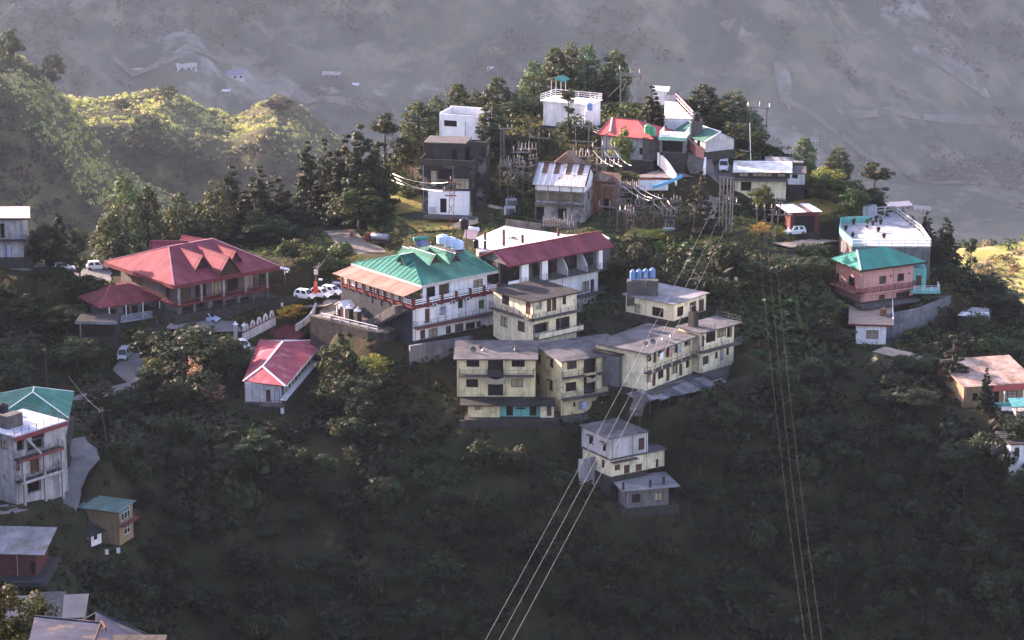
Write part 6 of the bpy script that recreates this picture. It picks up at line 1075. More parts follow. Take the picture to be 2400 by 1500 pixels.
for u, v, hh, w, lab, rg_ in [(125, 190, 17, 62, 'dark round tree on the crest of the near hazy ridge', RN), (25, 150, 15, 75, 'dark tree at the upper left edge of the hazy ridge', RN), (30, 108, 7, 16, 'tiny pointed tree at the very top of the near hazy ridge', RN), (345, 355, 21, 85, 'large dark tree halfway down the hazy ridge', RF), (428, 405, 20, 60, 'dark tall tree beside the large one on the hazy ridge', RF), (395, 238, 10, 50, 'bright tree on the saddle of the far hazy ridge', RF), (655, 262, 9, 80, 'sunlit spreading tree on the right knoll of the hazy ridge', RF), (480, 410, 8, 66, 'lime green tree low on the hazy ridge', RF), (285, 265, 9, 50, 'dark tree among the dry grass of the far hazy ridge', RF)]:
    d = ray(u, v); ys = np.arange(rg_.Y - 350, rg_.Y + 150, 2.0); t = ys / d.y; zz = ZC + d.z * t; xx = d.x * t; k = np.nonzero(zz <= rg_.h(xx, ys))[0]; yy = float(ys[k[0]]) if len(k) else rg_.Y
    p = P(u, v, yy); key = ('broad', NT[0] % 3); NT[0] += 1
    if key not in PROTO: PROTO[key] = crown_mesh(*key)
    cm, tm, H0, W0 = PROTO[key]; rr_ = empty('broadleaf_tree', (p.x, yy, float(rg_.h(np.array([p.x]), np.array([yy]))[0]) - 1), 0, lab, 'tree', 'trees on the hazy ridges'); s = w / PXM(yy) / W0; rr_.scale = (s, s, hh * 1.3 / H0)
    for nm, me in (('crown', cm), ('trunk', tm)): o = bpy.data.objects.new(nm, me); C.objects.link(o); o.parent = rr_
# far woods and meadow bushes
n = 34000; x = rng.uniform(-1500, 1500, n); y = rng.uniform(2900, 4700, n); ok = (vnoise(x / 150, y / 90, 3) + .35 * vnoise(x / 30, y / 30, 13)) > .78; x, y = x[ok], y[ok]
scrub('far_woods', x, y, far_height(x, y), rng.uniform(4, 10, len(x)), 22, 1.8, [(.055, .070, .050), (.062, .076, .054), (.075, .080, .060)], 6, flat=.9)
n = 900; x = rng.uniform(110, 260, n); y = rng.uniform(830, 960, n); i = np.clip(np.searchsorted(kx, x) - 1, 0, 88); j = np.clip(np.searchsorted(ky, y) - 1, 0, 88)
scrub('meadow_bushes', x, y, KZ[j, i], rng.uniform(.6, 2.2, n), 26, .6, [(.12, .14, .04), (.20, .18, .06), (.07, .09, .03), (.3, .2, .1)], 8)
# nearest tree, lower left corner
y0 = 168; cm = crown_mesh('broad', 41)
LEAF['broad'] = (.05, .042, .014)
for u, v, h, w in ((60, 1385, 9, 5.2), (-60, 1330, 10, 6)):
    p = P(u, v, y0); c5 = []; rg = np.random.default_rng(int(u + 500)); cen = []; rad = []
    for k in range(60):
        d = rg.normal(size=3); d /= np.linalg.norm(d); q = rg.uniform(.4, 1); cen.append((d[0] * q * w / 2, d[1] * q * w / 2, h * .68 + d[2] * q * h * .31)); s = rg.uniform(.35, .7); rad.append((s, s, s * .8))
    vv, ff, cc = clumps(cen, rad, 130, .10, LEAF['broad'], rg); r5 = empty('broadleaf_tree', (p.x, y0, p.z - h), 0, 'nearest leafy tree in the bottom-left corner, ' + ('tips catching gold light' if u > 0 else 'cut by the left edge'), 'tree')
    np_mesh('crown', vv, ff, FOL, col=cc, parent=r5); tb = MB(); tb.tube([(0, 0, -1.5), (.1, 0, h * .4), (0, .1, h * .8)], [.22, .17, .06], 8)
    for q in cen[::5]: tb.tube([(0, 0, h * .4), (q[0] * .5, q[1] * .5, h * .55), q], [.08, .05, .01], 5, cap=False)
    tb.build('trunk', MATS['bark'], r5)
# ------------------------------------------------------------------ cars, lorries, bikes
def paint(name, col): 
    if name in MATS: return MATS[name]
    m, n, l, b = _base(name); b.inputs["Base Color"].default_value = (*col, 1); b.inputs["Roughness"].default_value = .35; b.inputs["Coat Weight"].default_value = .4; b.inputs["Coat Roughness"].default_value = .1; MATS[name] = m; return m
paint('car_white', (.72, .72, .73)); paint('car_blue', (.03, .05, .13)); paint('car_dark', (.03, .03, .035)); paint('car_pale_blue', (.35, .45, .6)); paint('car_silver', (.45, .46, .48)); paint('lamp_red', (.4, .02, .02)); paint('lamp_clear', (.8, .8, .8)); paint('chrome_tank', (.22, .22, .25)); paint('cab_red', (.14, .03, .025))
mat('rubber', (.02, .02, .02), rough=.9, var=.2)
def loft(mb, st):
    """body from cross sections: (x, half width low, half width high, z low, z high)"""
    v = []; f = []
    for x, w0, w1, z0, z1 in st: zm = (z0 + z1) / 2; v += [(x, -w0 * .92, z0), (x, -w0, z0 + (z1 - z0) * .35), (x, -w1, z1 - .04), (x, -w1 + .07, z1), (x, w1 - .07, z1), (x, w1, z1 - .04), (x, w0, z0 + (z1 - z0) * .35), (x, w0 * .92, z0)]
    for i in range(len(st) - 1):
        for k in range(8): f.append((i * 8 + k, (i + 1) * 8 + k, (i + 1) * 8 + (k + 1) % 8, i * 8 + (k + 1) % 8))
    f.append(tuple(range(8))); f.append(tuple(range(len(st) * 8 - 1, (len(st) - 1) * 8 - 1, -1))); mb.add(v, f, smooth=False)
def make_car(style, col, lab):
    o = empty('parked_car', label=lab, cat='car', group='cars parked around the village')
    L = {'hatch': 1.85, 'van': 1.8, 'suv': 2.15}[style]; hb = {'hatch': .92, 'van': 1.0, 'suv': 1.05}[style]; ht = {'hatch': 1.5, 'van': 1.85, 'suv': 1.8}[style]; w = .82 if style != 'suv' else .9
    mb = MB(); loft(mb, [(-L, w * .88, w * .8, .35, hb - .1), (-L + .15, w, w * .95, .25, hb), (-.4, w, w * .97, .22, hb), (.75, w, w * .97, .22, hb), (L - .55, w, w * .9, .25, hb - (.12 if style != 'van' else .02)), (L - .1, w * .9, w * .8, .3, hb - .25), (L, w * .8, w * .7, .38, hb - .38)])
    fx_, ft = (.95, .35) if style == 'hatch' else (1.35, .95) if style == 'van' else (.95, .45); rx = -L + .12; rt = -L + (.45 if style == 'hatch' else .25)
    wt = w * .78; c = [(rx, -w * .95, hb - .01), (fx_, -w * .95, hb - .01), (fx_, w * .95, hb - .01), (rx, w * .95, hb - .01), (rt, -wt, ht), (ft, -wt, ht), (ft, wt, ht), (rt, wt, ht)]
    mb.add(c, [(4, 5, 6, 7), (0, 1, 5, 4), (1, 2, 6, 5), (2, 3, 7, 6), (3, 0, 4, 7)]); mb.build('body', MATS[col], o)
    def pane(q, ins, name):
        q = [Vector(p) for p in q]; ce = sum(q, Vector()) / 4; nn = (q[1] - q[0]).cross(q[3] - q[0]).normalized(); g = Vector((ce.x * .2, ce.y, .3)); nn = nn if nn.dot(Vector((ce.x, ce.y, .2))) > 0 else -nn
        MB().add([ce + (p - ce) * ins + nn * .012 for p in q], [(0, 1, 2, 3)]).build(name, glass(), o)
    lp = lambda a, b, t: tuple(a[i] + (b[i] - a[i]) * t for i in range(3))
    pane([c[1], c[2], c[6], c[5]], .88, 'windscreen'); pane([c[3], c[0], c[4], c[7]], .82, 'rear_window')
    for a, b_, d, e in ((0, 1, 5, 4), (3, 2, 6, 7)):
        for t0, t1 in ((.08, .46), (.52, .93)): pane([lp(c[a], c[b_], t0), lp(c[a], c[b_], t1), lp(c[e], c[d], t1), lp(c[e], c[d], t0)], .84, 'side_window')
    for x in (-L + .62, L - .68):
        for sg in (-1, 1):
            t = MB(); n = 14; prof = [(.19, -.1), (.29, -.1), (.31, -.06), (.31, .06), (.29, .1), (.19, .1)]; v = []; f = []
            for (r_, y_) in prof:
                for k in range(n): a = 2 * math.pi * k / n; v.append((x + r_ * math.cos(a), sg * (w - .07) + y_, .31 + r_ * math.sin(a)))
            for i in range(6):
                for k in range(n): f.append((i * n + k, i * n + (k + 1) % n, ((i + 1) % 6) * n + (k + 1) % n, ((i + 1) % 6) * n + k))
            ty = t.add(v, f).build('wheel', MATS['rubber'], o); m2 = MB(); m2.add([(x + .19 * math.cos(2 * math.pi * k / n), sg * (w + .0), .31 + .19 * math.sin(2 * math.pi * k / n)) for k in range(n)], [tuple(range(n))]); m2.build('rim', MATS['steel'], ty)
    for sg in (-1, 1):
        MB().box(L - .2, sg * w * .62 - .13, hb - .42, L - .02, sg * w * .62 + .13, hb - .26).build('headlight', MATS['lamp_clear'], o); MB().box(-L - .02, sg * w * .7 - .09, hb - .35, -L + .1, sg * w * .7 + .09, hb - .1).build('tail_light', MATS['lamp_red'], o)
        MB().box(fx_ - .25, sg * (w + .02) - .02 * (1 - sg), hb, fx_ - .1, sg * (w + .02) + .1 * sg, hb + .12).build('wing_mirror', MATS[col], o)
    MB().box(L - .12, -.45, .32, L + .012, .45, .5).build('grille', MATS['dark_void'], o)
    return o
def place(o, u, v, head, y=None, lift=.16):
    g = ground(u, v) if y is None else None
    if g is None: p = P(u, v, y or 450); g = Vector((p.x, p.y, float(height(p.x, p.y))))
    o.location = (g.x, g.y, g.z + lift); o.rotation_euler = (0, 0, R(head)); return o
for st, col, u, v, hd, lab in [('hatch', 'car_white', 716, 702, -28, 'white hatchback at the left end of the row by the red sign'), ('hatch', 'car_white', 752, 700, -28, 'white hatchback behind the red sign board'), ('hatch', 'car_white', 777, 693, -26, 'white hatchback, nose to the hotel, third in the row'), ('hatch', 'car_blue', 800, 688, -24, 'dark blue car at the end of the row under the hotel awning'),
    ('hatch', 'car_white', 802, 738, 100, 'white hatchback seen from behind before the hotel gateposts'), ('suv', 'car_dark', 787, 762, 100, 'dark jeep with a pale roof behind the white hatchback'), ('hatch', 'car_white', 569, 822, -60, 'white car half hidden beside the pink-red roof'), ('van', 'car_silver', 291, 846, -95, 'silver van facing down the lower road'), ('hatch', 'car_pale_blue', 489, 757, -20, 'pale blue car in the lodge courtyard'), ('hatch', 'car_silver', 455, 752, 150, 'silver car by the lodge wall'),
    ('suv', 'car_white', 1696, 402, -95, 'white off-road van parked beside the upper flat house'), ('hatch', 'car_white', 1862, 553, 200, 'white car at the corner of the dark garage'), ('hatch', 'car_white', 150, 640, 20, 'white car under the drooping tree on the left parking'), ('hatch', 'car_white', 228, 634, 10, 'white car beside the left corner of the lodge roof')]:
    place(make_car(st, col, lab), u, v, hd)
# tanker lorry
t = empty('tanker_lorry', label='silver tanker lorry with a red cab parked on the road under dark cedars', cat='lorry')
mb = MB(); n = 18; v = []; f = []
for x in (-3.2, -3.05, 2.0, 2.15):
    q = .8 if x in (-3.2, 2.15) else 1.0
    for k in range(n): a = 2 * math.pi * k / n; v.append((x, 1.1 * q * math.cos(a), 1.95 + .85 * q * math.sin(a)))
for i in range(3):
    for k in range(n): f.append((i * n + k, (i + 1) * n + k, (i + 1) * n + (k + 1) % n, i * n + (k + 1) % n))
f += [tuple(range(n)), tuple(range(4 * n - 1, 3 * n - 1, -1))]; mb.add(v, f, smooth=True); tk = mb.build('tank_body', MATS['chrome_tank'], t)
mb = MB(); [mb.box(x, -.3, 2.75, x + .5, .3, 2.92) for x in (-2, 0)]; mb.build('hatch_cover', MATS['steel'], tk); MB().box(-3.3, -.5, .75, 4.2, .5, 1.05).build('chassis', MATS['car_dark'], t)
mb = MB(); loft(mb, [(2.45, 1.1, 1.05, .7, 2.6), (3.6, 1.1, 1.0, .7, 2.6), (4.0, 1.1, .95, .7, 2.45), (4.25, 1.05, .9, .7, 1.6)]); cb = mb.build('cab', MATS['cab_red'], t); MB().add([(4.03, -.85, 2.35), (4.03, .85, 2.35), (4.25, .85, 1.65), (4.25, -.85, 1.65)], [(0, 1, 2, 3)]).build('windscreen', glass(), cb)
for x in (-2.4, -1.3, 3.3):
    for sg in (-1, 1): MB().tube([(x, sg * .75, .5), (x, sg * 1.08, .5)], .5, 14).build('wheel', MATS['rubber'], t)
place(t, 888, 574, 152); t.scale = (.62, .66, .66)
# motorbikes
def bike(lab, u, v, hd, col='car_dark', y=None):
    o = empty('motorbike', label=lab, cat='motorbike', group='parked motorbikes')
    for x in (-.65, .65):
        w_ = MB(); nn = 14; vv = [(x + r_ * math.cos(2 * math.pi * k / nn), y_, .3 + r_ * math.sin(2 * math.pi * k / nn)) for r_, y_ in ((.22, -.05), (.3, -.05), (.3, .05), (.22, .05)) for k in range(nn)]
        w_.add(vv, [(i * nn + k, i * nn + (k + 1) % nn, ((i + 1) % 4) * nn + (k + 1) % nn, ((i + 1) % 4) * nn + k) for i in range(4) for k in range(nn)]); w_.build('wheel', MATS['rubber'], o)
    mb = MB(); mb.tube([(.65, 0, .3), (.42, 0, 1.0)], .035); mb.tube([(-.65, 0, .3), (0, 0, .35), (.45, 0, .85)], .05); mb.box(-.2, -.13, .25, .25, .13, .55); mb.build('frame', MATS['steel'], o)
    mb = MB(); loft(mb, [(-.8, .08, .07, .68, .8), (-.3, .13, .12, .6, .8), (.1, .14, .12, .6, .88), (.42, .1, .07, .7, .92)]); mb.build('body', MATS[col], o); MB().tube([(.4, -.33, 1.05), (.44, 0, 1.0), (.4, .33, 1.05)], .025).build('handlebar', MATS['car_dark'], o); MB().lathe([(.02, 0), (.09, .02), (.09, .1), (.02, .12)], 10, (.52, 0, .85)).build('headlight', MATS['lamp_clear'], o)
    place(o, u, v, hd, y, lift=.1); return o
_b1 = bike('dark motorbike beside the white hatchback at the gateposts', 826, 735, 60); _b1.location = HOTEL.w(-4.2, 15, YZ); _b2 = bike('motorbike with bright chrome at the hotel wall steps', 893, 748, 20); _b2.location = HOTEL.w(-2.6, 7.2, YZ); bike('motorbike parked in front of the dark jeep', 812, 766, 120); BIKE = bike('red motorbike stopped on the road ahead of the tanker', 826, 560, 150, 'cab_red')
# ------------------------------------------------------------------ people (a few pixels tall)
def person(lab, u, v, face, shirt, sitting=False, base=None):
    me = bpy.data.meshes.new('person'); z = .95 if not sitting else .8
    if sitting: J = [(0, 0, z), (.05, 0, z + .3), (.1, 0, z + .52), (.12, 0, z + .62), (.14, 0, z + .75), (.1, .2, z + .5), (.28, .26, z + .3), (.48, .28, z + .22), (.1, -.2, z + .5), (.28, -.26, z + .3), (.48, -.28, z + .22), (.3, .14, z - .05), (.25, .17, z - .42), (.36, .17, z - .46), (.3, -.14, z - .05), (.25, -.17, z - .42), (.36, -.17, z - .46)]
    else: J = [(0, 0, z), (0, 0, z + .28), (0, 0, z + .5), (0, 0, z + .6), (.02, 0, z + .74), (0, .2, z + .47), (.02, .27, z + .2), (.1, .28, z - .05), (0, -.2, z + .47), (-.02, -.27, z + .2), (.05, -.28, z - .05), (.04, .1, z - .45), (0, .11, .07), (.14, .12, .03), (-.04, -.1, z - .45), (-.06, -.11, .07), (.08, -.12, .03)]
    E = [(0, 1), (1, 2), (2, 3), (3, 4), (2, 5), (5, 6), (6, 7), (2, 8), (8, 9), (9, 10), (0, 11), (11, 12), (12, 13), (0, 14), (14, 15), (15, 16)]; rad = [.14, .13, .14, .06, .11, .065, .05, .04, .065, .05, .04, .085, .055, .045, .085, .055, .045]
    me.from_pydata(J, E, []); o = bpy.data.objects.new('person', me); C.objects.link(o); md = o.modifiers.new('skin', 'SKIN'); o.modifiers.new('sub', 'SUBSURF').levels = 1; o.modifiers['sub'].render_levels = 2
    for i, vv in enumerate(me.skin_vertices[0].data): vv.radius = (rad[i] * .85, rad[i]); vv.use_root = i == 0
    m, n, l, b = _base('clothes_' + shirt); cr = n.new("ShaderNodeValToRGB"); tc = n.new("ShaderNodeTexCoord"); sp = n.new("ShaderNodeSeparateXYZ"); l.new(tc.outputs["Object"], sp.inputs[0]); mr = n.new("ShaderNodeMapRange"); mr.inputs[2].default_value = 2.0; l.new(sp.outputs[2], mr.inputs[0]); l.new(mr.outputs[0], cr.inputs[0])
    el = cr.color_ramp; el.interpolation = 'CONSTANT'; el.elements[0].color = (.03, .035, .05, 1); el.elements[1].position = z / 2 - .01; el.elements[1].color = {'red': (.45, .03, .03, 1), 'dark': (.04, .04, .06, 1)}[shirt]; e3 = el.elements.new((z + .56) / 2); e3.color = (.22, .12, .08, 1); l.new(cr.outputs[0], b.inputs["Base Color"]); b.inputs["Roughness"].default_value = .8; me.materials.append(m)
    hr = MB(); hx_ = J[4]; hr.lathe([(.03, .13), (.1, .1), (.118, .04), (.115, -.02), (.09, -.05)], 12, hx_); hr.build('hair', MATS['black_plastic'], o)
    nose = MB(); nose.box(hx_[0] + .09, -.015, hx_[2] - .04, hx_[0] + .125, .015, hx_[2] + .01); nose.build('nose', m, o)
    tag(o, lab, 'person'); 
    if base is not None: o.location = base.location; o.rotation_euler = base.rotation_euler; o.location.z += .03
    else: place(o, u, v, face, lift=.12)
    return o
person('person in a red top astride the motorbike on the road', 0, 0, 0, 'red', True, BIKE); person('person in dark clothes standing at the entrance left of the lodge courtyard', 369, 778, -60, 'dark')
# ------------------------------------------------------------------ water tanks, dishes, roof gear
def roof_at(b, px, z): x, y = b.at(*px, z); return b.w(x, y, z + .002)
g = 'water tanks on the roofs'
for i, (q, lab) in enumerate((((810, 292), 'pale blue water tank above the green roof, leftmost of three'), ((872, 312), 'pale blue water tank above the green roof, middle of three'), ((928, 335), 'pale blue water tank above the green roof, rightmost of three'))):
    p = P(*Z1(*q), 441); tank('water_tank', lab, (p.x, p.y, p.z - .3), .95, 1.3, M['pale_blue_plastic'], group=g)
p0, p1 = P(*Z1(720, 330), 442), P(*Z1(960, 365), 440); st = MB(); st.bar((p0.x, p0.y, p0.z - .2), (p1.x, p1.y, p1.z - .35), 2.2, .25); o = st.build('tank_platform', M['old_concrete']); tag(o, 'grey slab platform carrying the pale blue tanks behind the green roof', 'platform')
mb = MB(); [mb.bar((p0.x + (p1.x - p0.x) * t, p0.y + .9, p0.z - .4 - .2 * t), (p0.x + (p1.x - p0.x) * t, p0.y + .9, p0.z - 9), .5) for t in (.05, .5, .95)]; mb.build('platform_pier', M['old_concrete'], o)
p = P(*Z1(980, 190), 446); s_ = empty('tank_stand', (p.x, p.y, p.z), 0, 'rusty steel post stand under the black tank above the hotel', 'stand'); mb = MB(); [mb.bar((a, c_, -7), (a, c_, 0), .12) for a in (-.35, .35) for c_ in (-.35, .35)]; mb.build('stand_leg', M['rust_steel'], s_); MB().box(-.6, -.6, -.1, .6, .6, -.002).build('stand_top', M['rust_steel'], s_)
tank('water_tank', 'black water tank on a rusty post stand above the white hotel', (p.x, p.y, p.z + .002), .75, 1.6, M['black_plastic'], group=g)
for i, (u, v) in enumerate(((1483, 655), (1498, 654), (1513, 653), (1529, 651))):
    q = P(u, v, 438); tank('water_tank', 'blue water tank above the pale-roofed cream house, ' + ('first of four from the left', 'second of four from the left', 'third of four from the left', 'last of four')[i], (q.x, q.y, q.z), .46, 1.5, M['blue_plastic'], group=g)
q = P(1506, 656, 438); o = MB().box(q.x - 2.4, q.y - .7, q.z - 4, q.x + 2.4, q.y + .9, q.z - .05).build('tank_platform', M['old_concrete']); tag(o, 'concrete block under the four blue tanks', 'platform')
tank('water_tank', 'black tank with a pale peaked lid on the corner house roof', CORNER.w(1.4, 2.8, CORNER.H + 2.302), .42, .9, M['black_plastic'], group=g)
q = P(1633, 282, 505); tank('water_tank', 'black water tank by the white rooftop terrace', (q.x, q.y, q.z), .65, 1.3, M['black_plastic'], group=g); o = MB().box(q.x - 1, q.y - 1, q.z - 5, q.x + 1, q.y + 1, q.z - .004).build('tank_platform', M['old_concrete']); tag(o, 'low block under the black tank beside the white terrace', 'platform')
for u, v, lab in ((1518, 312, 'green water tank beside the bright red roof, rear one'), (1529, 318, 'green water tank beside the bright red roof, front one')): q = P(u, v, 500); tank('water_tank', lab, (q.x, q.y, q.z), .62, 1.5, M['green_plastic'], group=g)
q = P(1525, 320, 500); o = MB().box(q.x - 1.4, q.y - .8, q.z - 4, q.x + 1.4, q.y + 1.2, q.z - .01).build('tank_platform', M['old_concrete']); tag(o, 'plinth under the two green tanks', 'platform')
q = P(1381, 258, 512); tank('water_tank', 'small blue water tank at the side steps of the hilltop house', (q.x, q.y, q.z), .6, 1.3, M['blue_plastic'], group=g); o = MB().box(q.x - .8, q.y - .8, q.z - 3, q.x + .8, q.y + .8, q.z - .004).build('tank_platform', M['white_clean']); tag(o, 'white plinth under the small blue tank', 'platform')
tank('water_tank', 'black water tank on the roof of the white house at the left edge', roof_at(WLEFT, Z7(18, 250), WLEFT.H), .75, 1.3, M['black_plastic'], group=g)
q = roof_at(DECK, Z1(1075, 345), DECK.H); tank('water_tank', 'dark tank standing at the left corner of the bright deck', q, .45, 1.4, M['black_plastic'], group=g)
def dish(b, px, lab, z):
    p = roof_at(b, px, z); o = empty('satellite_dish', p, R(_trng.uniform(150, 260)), lab, 'satellite dish', 'satellite dishes on the grey roofs'); mb = MB(); n = 14; v = []
    for r_, d in ((.02, 0), (.25, .05), (.48, .17)):
        for k in range(n): a = 2 * math.pi * k / n; v.append((d + .1, r_ * math.cos(a), .62 + r_ * math.sin(a) * .9))
    mb.add(v, [(i * n + k, i * n + (k + 1) % n, (i + 1) * n + (k + 1) % n, (i + 1) * n + k) for i in range(2) for k in range(n)]); d_ = mb.build('dish', M['steel'], o); d_.modifiers.new('thick', 'SOLIDIFY').thickness = .02; m2 = MB(); m2.tube([(0, 0, 0), (.1, 0, .6)], .03); m2.build('mount', M['dark_wall'], o); MB().tube([(.12, 0, .3), (.6, 0, .6)], .02).build('feed_arm', M['steel'], o)
for b_, px, lab in ((ROWL, (330, 560), 'dish on the left cream block, leftmost of its three'), (ROWL, (393, 552), 'dish on the left cream block, second of its three'), (ROWL, (623, 555), 'dish on the left cream block, rightmost of its three'), (ROWR, (1550, 522), 'dish at the front corner of the long grey roof'), (ROWR, (1597, 505), 'second dish from the front corner of the long grey roof'), (ROWR, (1665, 478), 'dish halfway along the long grey roof edge'), (ROWR, (1722, 458), 'dish nearest the far end of the long grey roof edge')):
    dish(b_, Z2(*px), lab, b_.H + (.03 if b_ is ROWL else 0))
p = P(*Z1(635, 292), 440); o = empty('solar_heater', (p.x, p.y, p.z), R(25), 'teal solar water heater behind the green roof', 'solar heater'); MB().tube([(-1.2, 0, .5), (1.2, 0, .5)], .3, 12).build('cylinder', M['sea_green_roof'], o); MB().sheet([(-1.1, -1.0, -.6), (1.1, -1.0, -.6), (1.1, 0, .4), (-1.1, 0, .4)], .06).build('panel', M['blue_tin'], o); mb = MB(); [mb.bar((a, .3, -2.5), (a, 0, .4), .08) for a in (-1, 1)]; mb.build('stand_leg', M['steel'], o)
p = P(*Z1(1050, 222), 449); o = empty('solar_heater', (p.x, p.y, p.z), R(-20), 'white and pink solar heater at the left edge of the bright deck', 'solar heater'); MB().tube([(-1.3, 0, .6), (1.0, 0, .6)], .34, 12).build('cylinder', M['white_clean'], o); MB().sheet([(-1.2, -1.3, -.7), (1.0, -1.3, -.7), (1.0, -.1, .5), (-1.2, -.1, .5)], .06).build('panel', M['pink_rail'], o); mb = MB(); [mb.bar((a, .2, -3), (a, 0, .4), .09) for a in (-1.1, .9)]; mb.build('stand_leg', M['steel'], o)
# potted plants and bits on the roof terrace
for i, (q, h_) in enumerate((((752, 500), 1.1), ((860, 525), 1.7), ((933, 480), 1.2), ((968, 498), .9), ((905, 505), .8), ((950, 558), .8), ((995, 608), .8), ((690, 545), .8), ((745, 598), .8))):
    p = roof_at(TERR, Z6(*q), TERR.H); o = empty('potted_plant', p, 0, 'dark potted plant on the right roof terrace, ' + ('by the teal parapet', 'tallest one near the stair head', 'behind the tallest one', 'right of the tallest one', 'small one at the feet of the tallest', 'alone in mid-deck', 'near the front balustrade', 'at the left parapet', 'in the front left corner')[i], 'plant pot', 'potted plants on the roof terrace'); MB().lathe([(.16, 0), (.26, .4), (.28, .42), (.22, .42)], 12).build('pot', M['dark_wall'], o)
    rg = np.random.default_rng(i); vv, ff, cc = clumps([(0, 0, h_ * .55), (.1, .1, h_ * .8), (-.1, .05, h_ * .7)], [.28, .25, .25], 40, .13, (.03, .045, .02), rg); np_mesh('leaves', vv, ff, FOL, col=cc, parent=o)
# ------------------------------------------------------------------ walls and fences of the grounds
def gz(u, v, y=None):
    g_ = ground(u, v) if y is None else None
    if g_: return g_
    p = P(u, v, y or 450); return Vector((p.x, p.y, float(height(p.x, p.y))))
a, c_ = P(*Z3(1312, 832), 440.5), P(*Z3(1545, 712), 449); a = Vector((a.x, a.y, a.z)); c_ = Vector((c_.x, c_.y, c_.z)); d = c_ - a; o = empty('arched_fence', a, 0, 'white fence with arched panels and a red band before the lodge', 'fence')
n = 5; mb = MB(); mb.bar((0, 0, -.3), d + Vector((0, 0, -.3)), .3, 1.4); mb.build('plinth', M['dull_paint'], o); mb = MB(); mb.bar((0, -.02, .5), d + Vector((0, -.02, .5)), .34, .16); mb.build('band', M['maroon_paint'], o)
for i in range(n):
    q0, q1 = d * (i / n + .03), d * ((i + 1) / n - .03); out = []; inn = []; w_ = (q1 - q0)
    for k in range(11): t_ = k / 10; hgt = .95 + .75 * math.sin(math.pi * t_) ** .6; out.append(q0 + w_ * t_ + Vector((0, 0, hgt + .0)))
    for k in range(11): t_ = k / 10; inn.append(q0 + w_ * (.5 - .2 * math.cos(math.pi * t_)) + Vector((0, 0, .85 + .45 * math.sin(math.pi * t_))))
    vv = out + inn + [q0 + Vector((0, 0, .58)), q1 + Vector((0, 0, .58)), inn[0] * 1 - Vector((0, 0, .27)), inn[-1] - Vector((0, 0, .27))]
    ff = [(k, k + 1, 11 + k + 1, 11 + k) for k in range(10)] + [(22, 0, 11, 24), (23, 25, 21, 10), (22, 24, 25, 23)]
    pn = MB().add(vv, ff).build('panel', M['dull_paint'], o); sm_ = pn.modifiers.new('thick', 'SOLIDIFY'); sm_.thickness = .15; sm_.offset = 0
for u, v, lab in ((*Z3(1257, 800), 'grey gate pillar, left one at the arched fence'), (*Z3(1320, 825), 'white gate pillar at the near end of the arched fence')):
    q = gz(u, v, 443); o = empty('gate_pillar', (q.x, q.y, q.z - .3), 0, lab, 'pillar'); MB().box(-.3, -.3, 0, .3, .3, 3.0).build('shaft', M['dull_paint'], o); MB().lathe([(.4, 3.001), (.42, 3.1), (.1, 3.3), (.15, 3.4), (.02, 3.55)], 12).build('cap', M['white_clean'], o)
def wall_run(name, lab, pts, top, hgt, m, th=.4, cat='wall', coping=None):
    o = empty(name, pts[0], 0, lab, cat); b0 = pts[0]; mb = MB(); vv = []; ff = []; n = len(pts)
    for i, p in enumerate(pts):
        tg_ = (pts[min(i + 1, n - 1)] - pts[max(i - 1, 0)]); nr_ = Vector((-tg_.y, tg_.x, 0)).normalized() * th / 2; q = p - b0; vv += [q - nr_ + Vector((0, 0, top)), q + nr_ + Vector((0, 0, top)), q + nr_ + Vector((0, 0, top - hgt)), q - nr_ + Vector((0, 0, top - hgt))]
    for i in range(n - 1):
        for k in range(4): ff.append((i * 4 + k, (i + 1) * 4 + k, (i + 1) * 4 + (k + 1) % 4, i * 4 + (k + 1) % 4))
    ff += [(0, 1, 2, 3), (4 * n - 1, 4 * n - 2, 4 * n - 3, 4 * n - 4)]; mb.add(vv, ff); mb.build('wall', m, o)
    if coping:
        mc = MB(); [mc.bar(p - b0 + Vector((0, 0, top + .06)), q - b0 + Vector((0, 0, top + .06)), th + .12, .11) for p, q in zip(pts[:-1], pts[1:])]; mc.build('coping', coping, o)
    return o
def smooth(ps, k=6):
    out = []
    for i in range(len(ps) - 1):
        p0, p1, p2, p3 = ps[max(i - 1, 0)], ps[i], ps[i + 1], ps[min(i + 2, len(ps) - 1)]
        for j in range(k): t_ = j / k; out.append(.5 * ((2 * p1) + (p2 - p0) * t_ + (2 * p0 - 5 * p1 + 4 * p2 - p3) * t_ * t_ + (3 * p1 - p0 - 3 * p2 + p3) * t_ ** 3))
    return out + [ps[-1]]
mat('mottled_concrete', (.17, .175, .205), var=.55, scale=.35, streak=.4, rust=(.09, .09, .11), rust_amt=.35, rust_scale=.3)
wall_run('retaining_wall', 'curved grey retaining wall below the pink house', smooth([P(*Z6(1015, 1215), 447), P(*Z6(1130, 1195), 447.5), P(*Z6(1260, 1168), 449), P(*Z6(1400, 1118), 453), P(*Z6(1500, 1075), 458), P(*Z6(1558, 1050), 463)]), 0, 9, M['mottled_concrete'], .5)
wall_run('retaining_wall', 'dark stone retaining wall under the hotel yard', smooth([HOTEL.w(-5.8, 19, YZ), HOTEL.w(-4.6, 12, YZ), HOTEL.w(-3.4, 4.4, YZ), HOTEL.w(-.3, 4.2, YZ)], 3), 0, 7, M['stone'], .5)
o = MB().prism([HOTEL.w(-5.6, 19), HOTEL.w(-3.2, 4.6), HOTEL.w(-.1, 4.6), HOTEL.w(-.1, 19)], ZC - 117.1, ZC - 116.96).build('yard', MATS['asphalt']); tag(o, kind='structure')
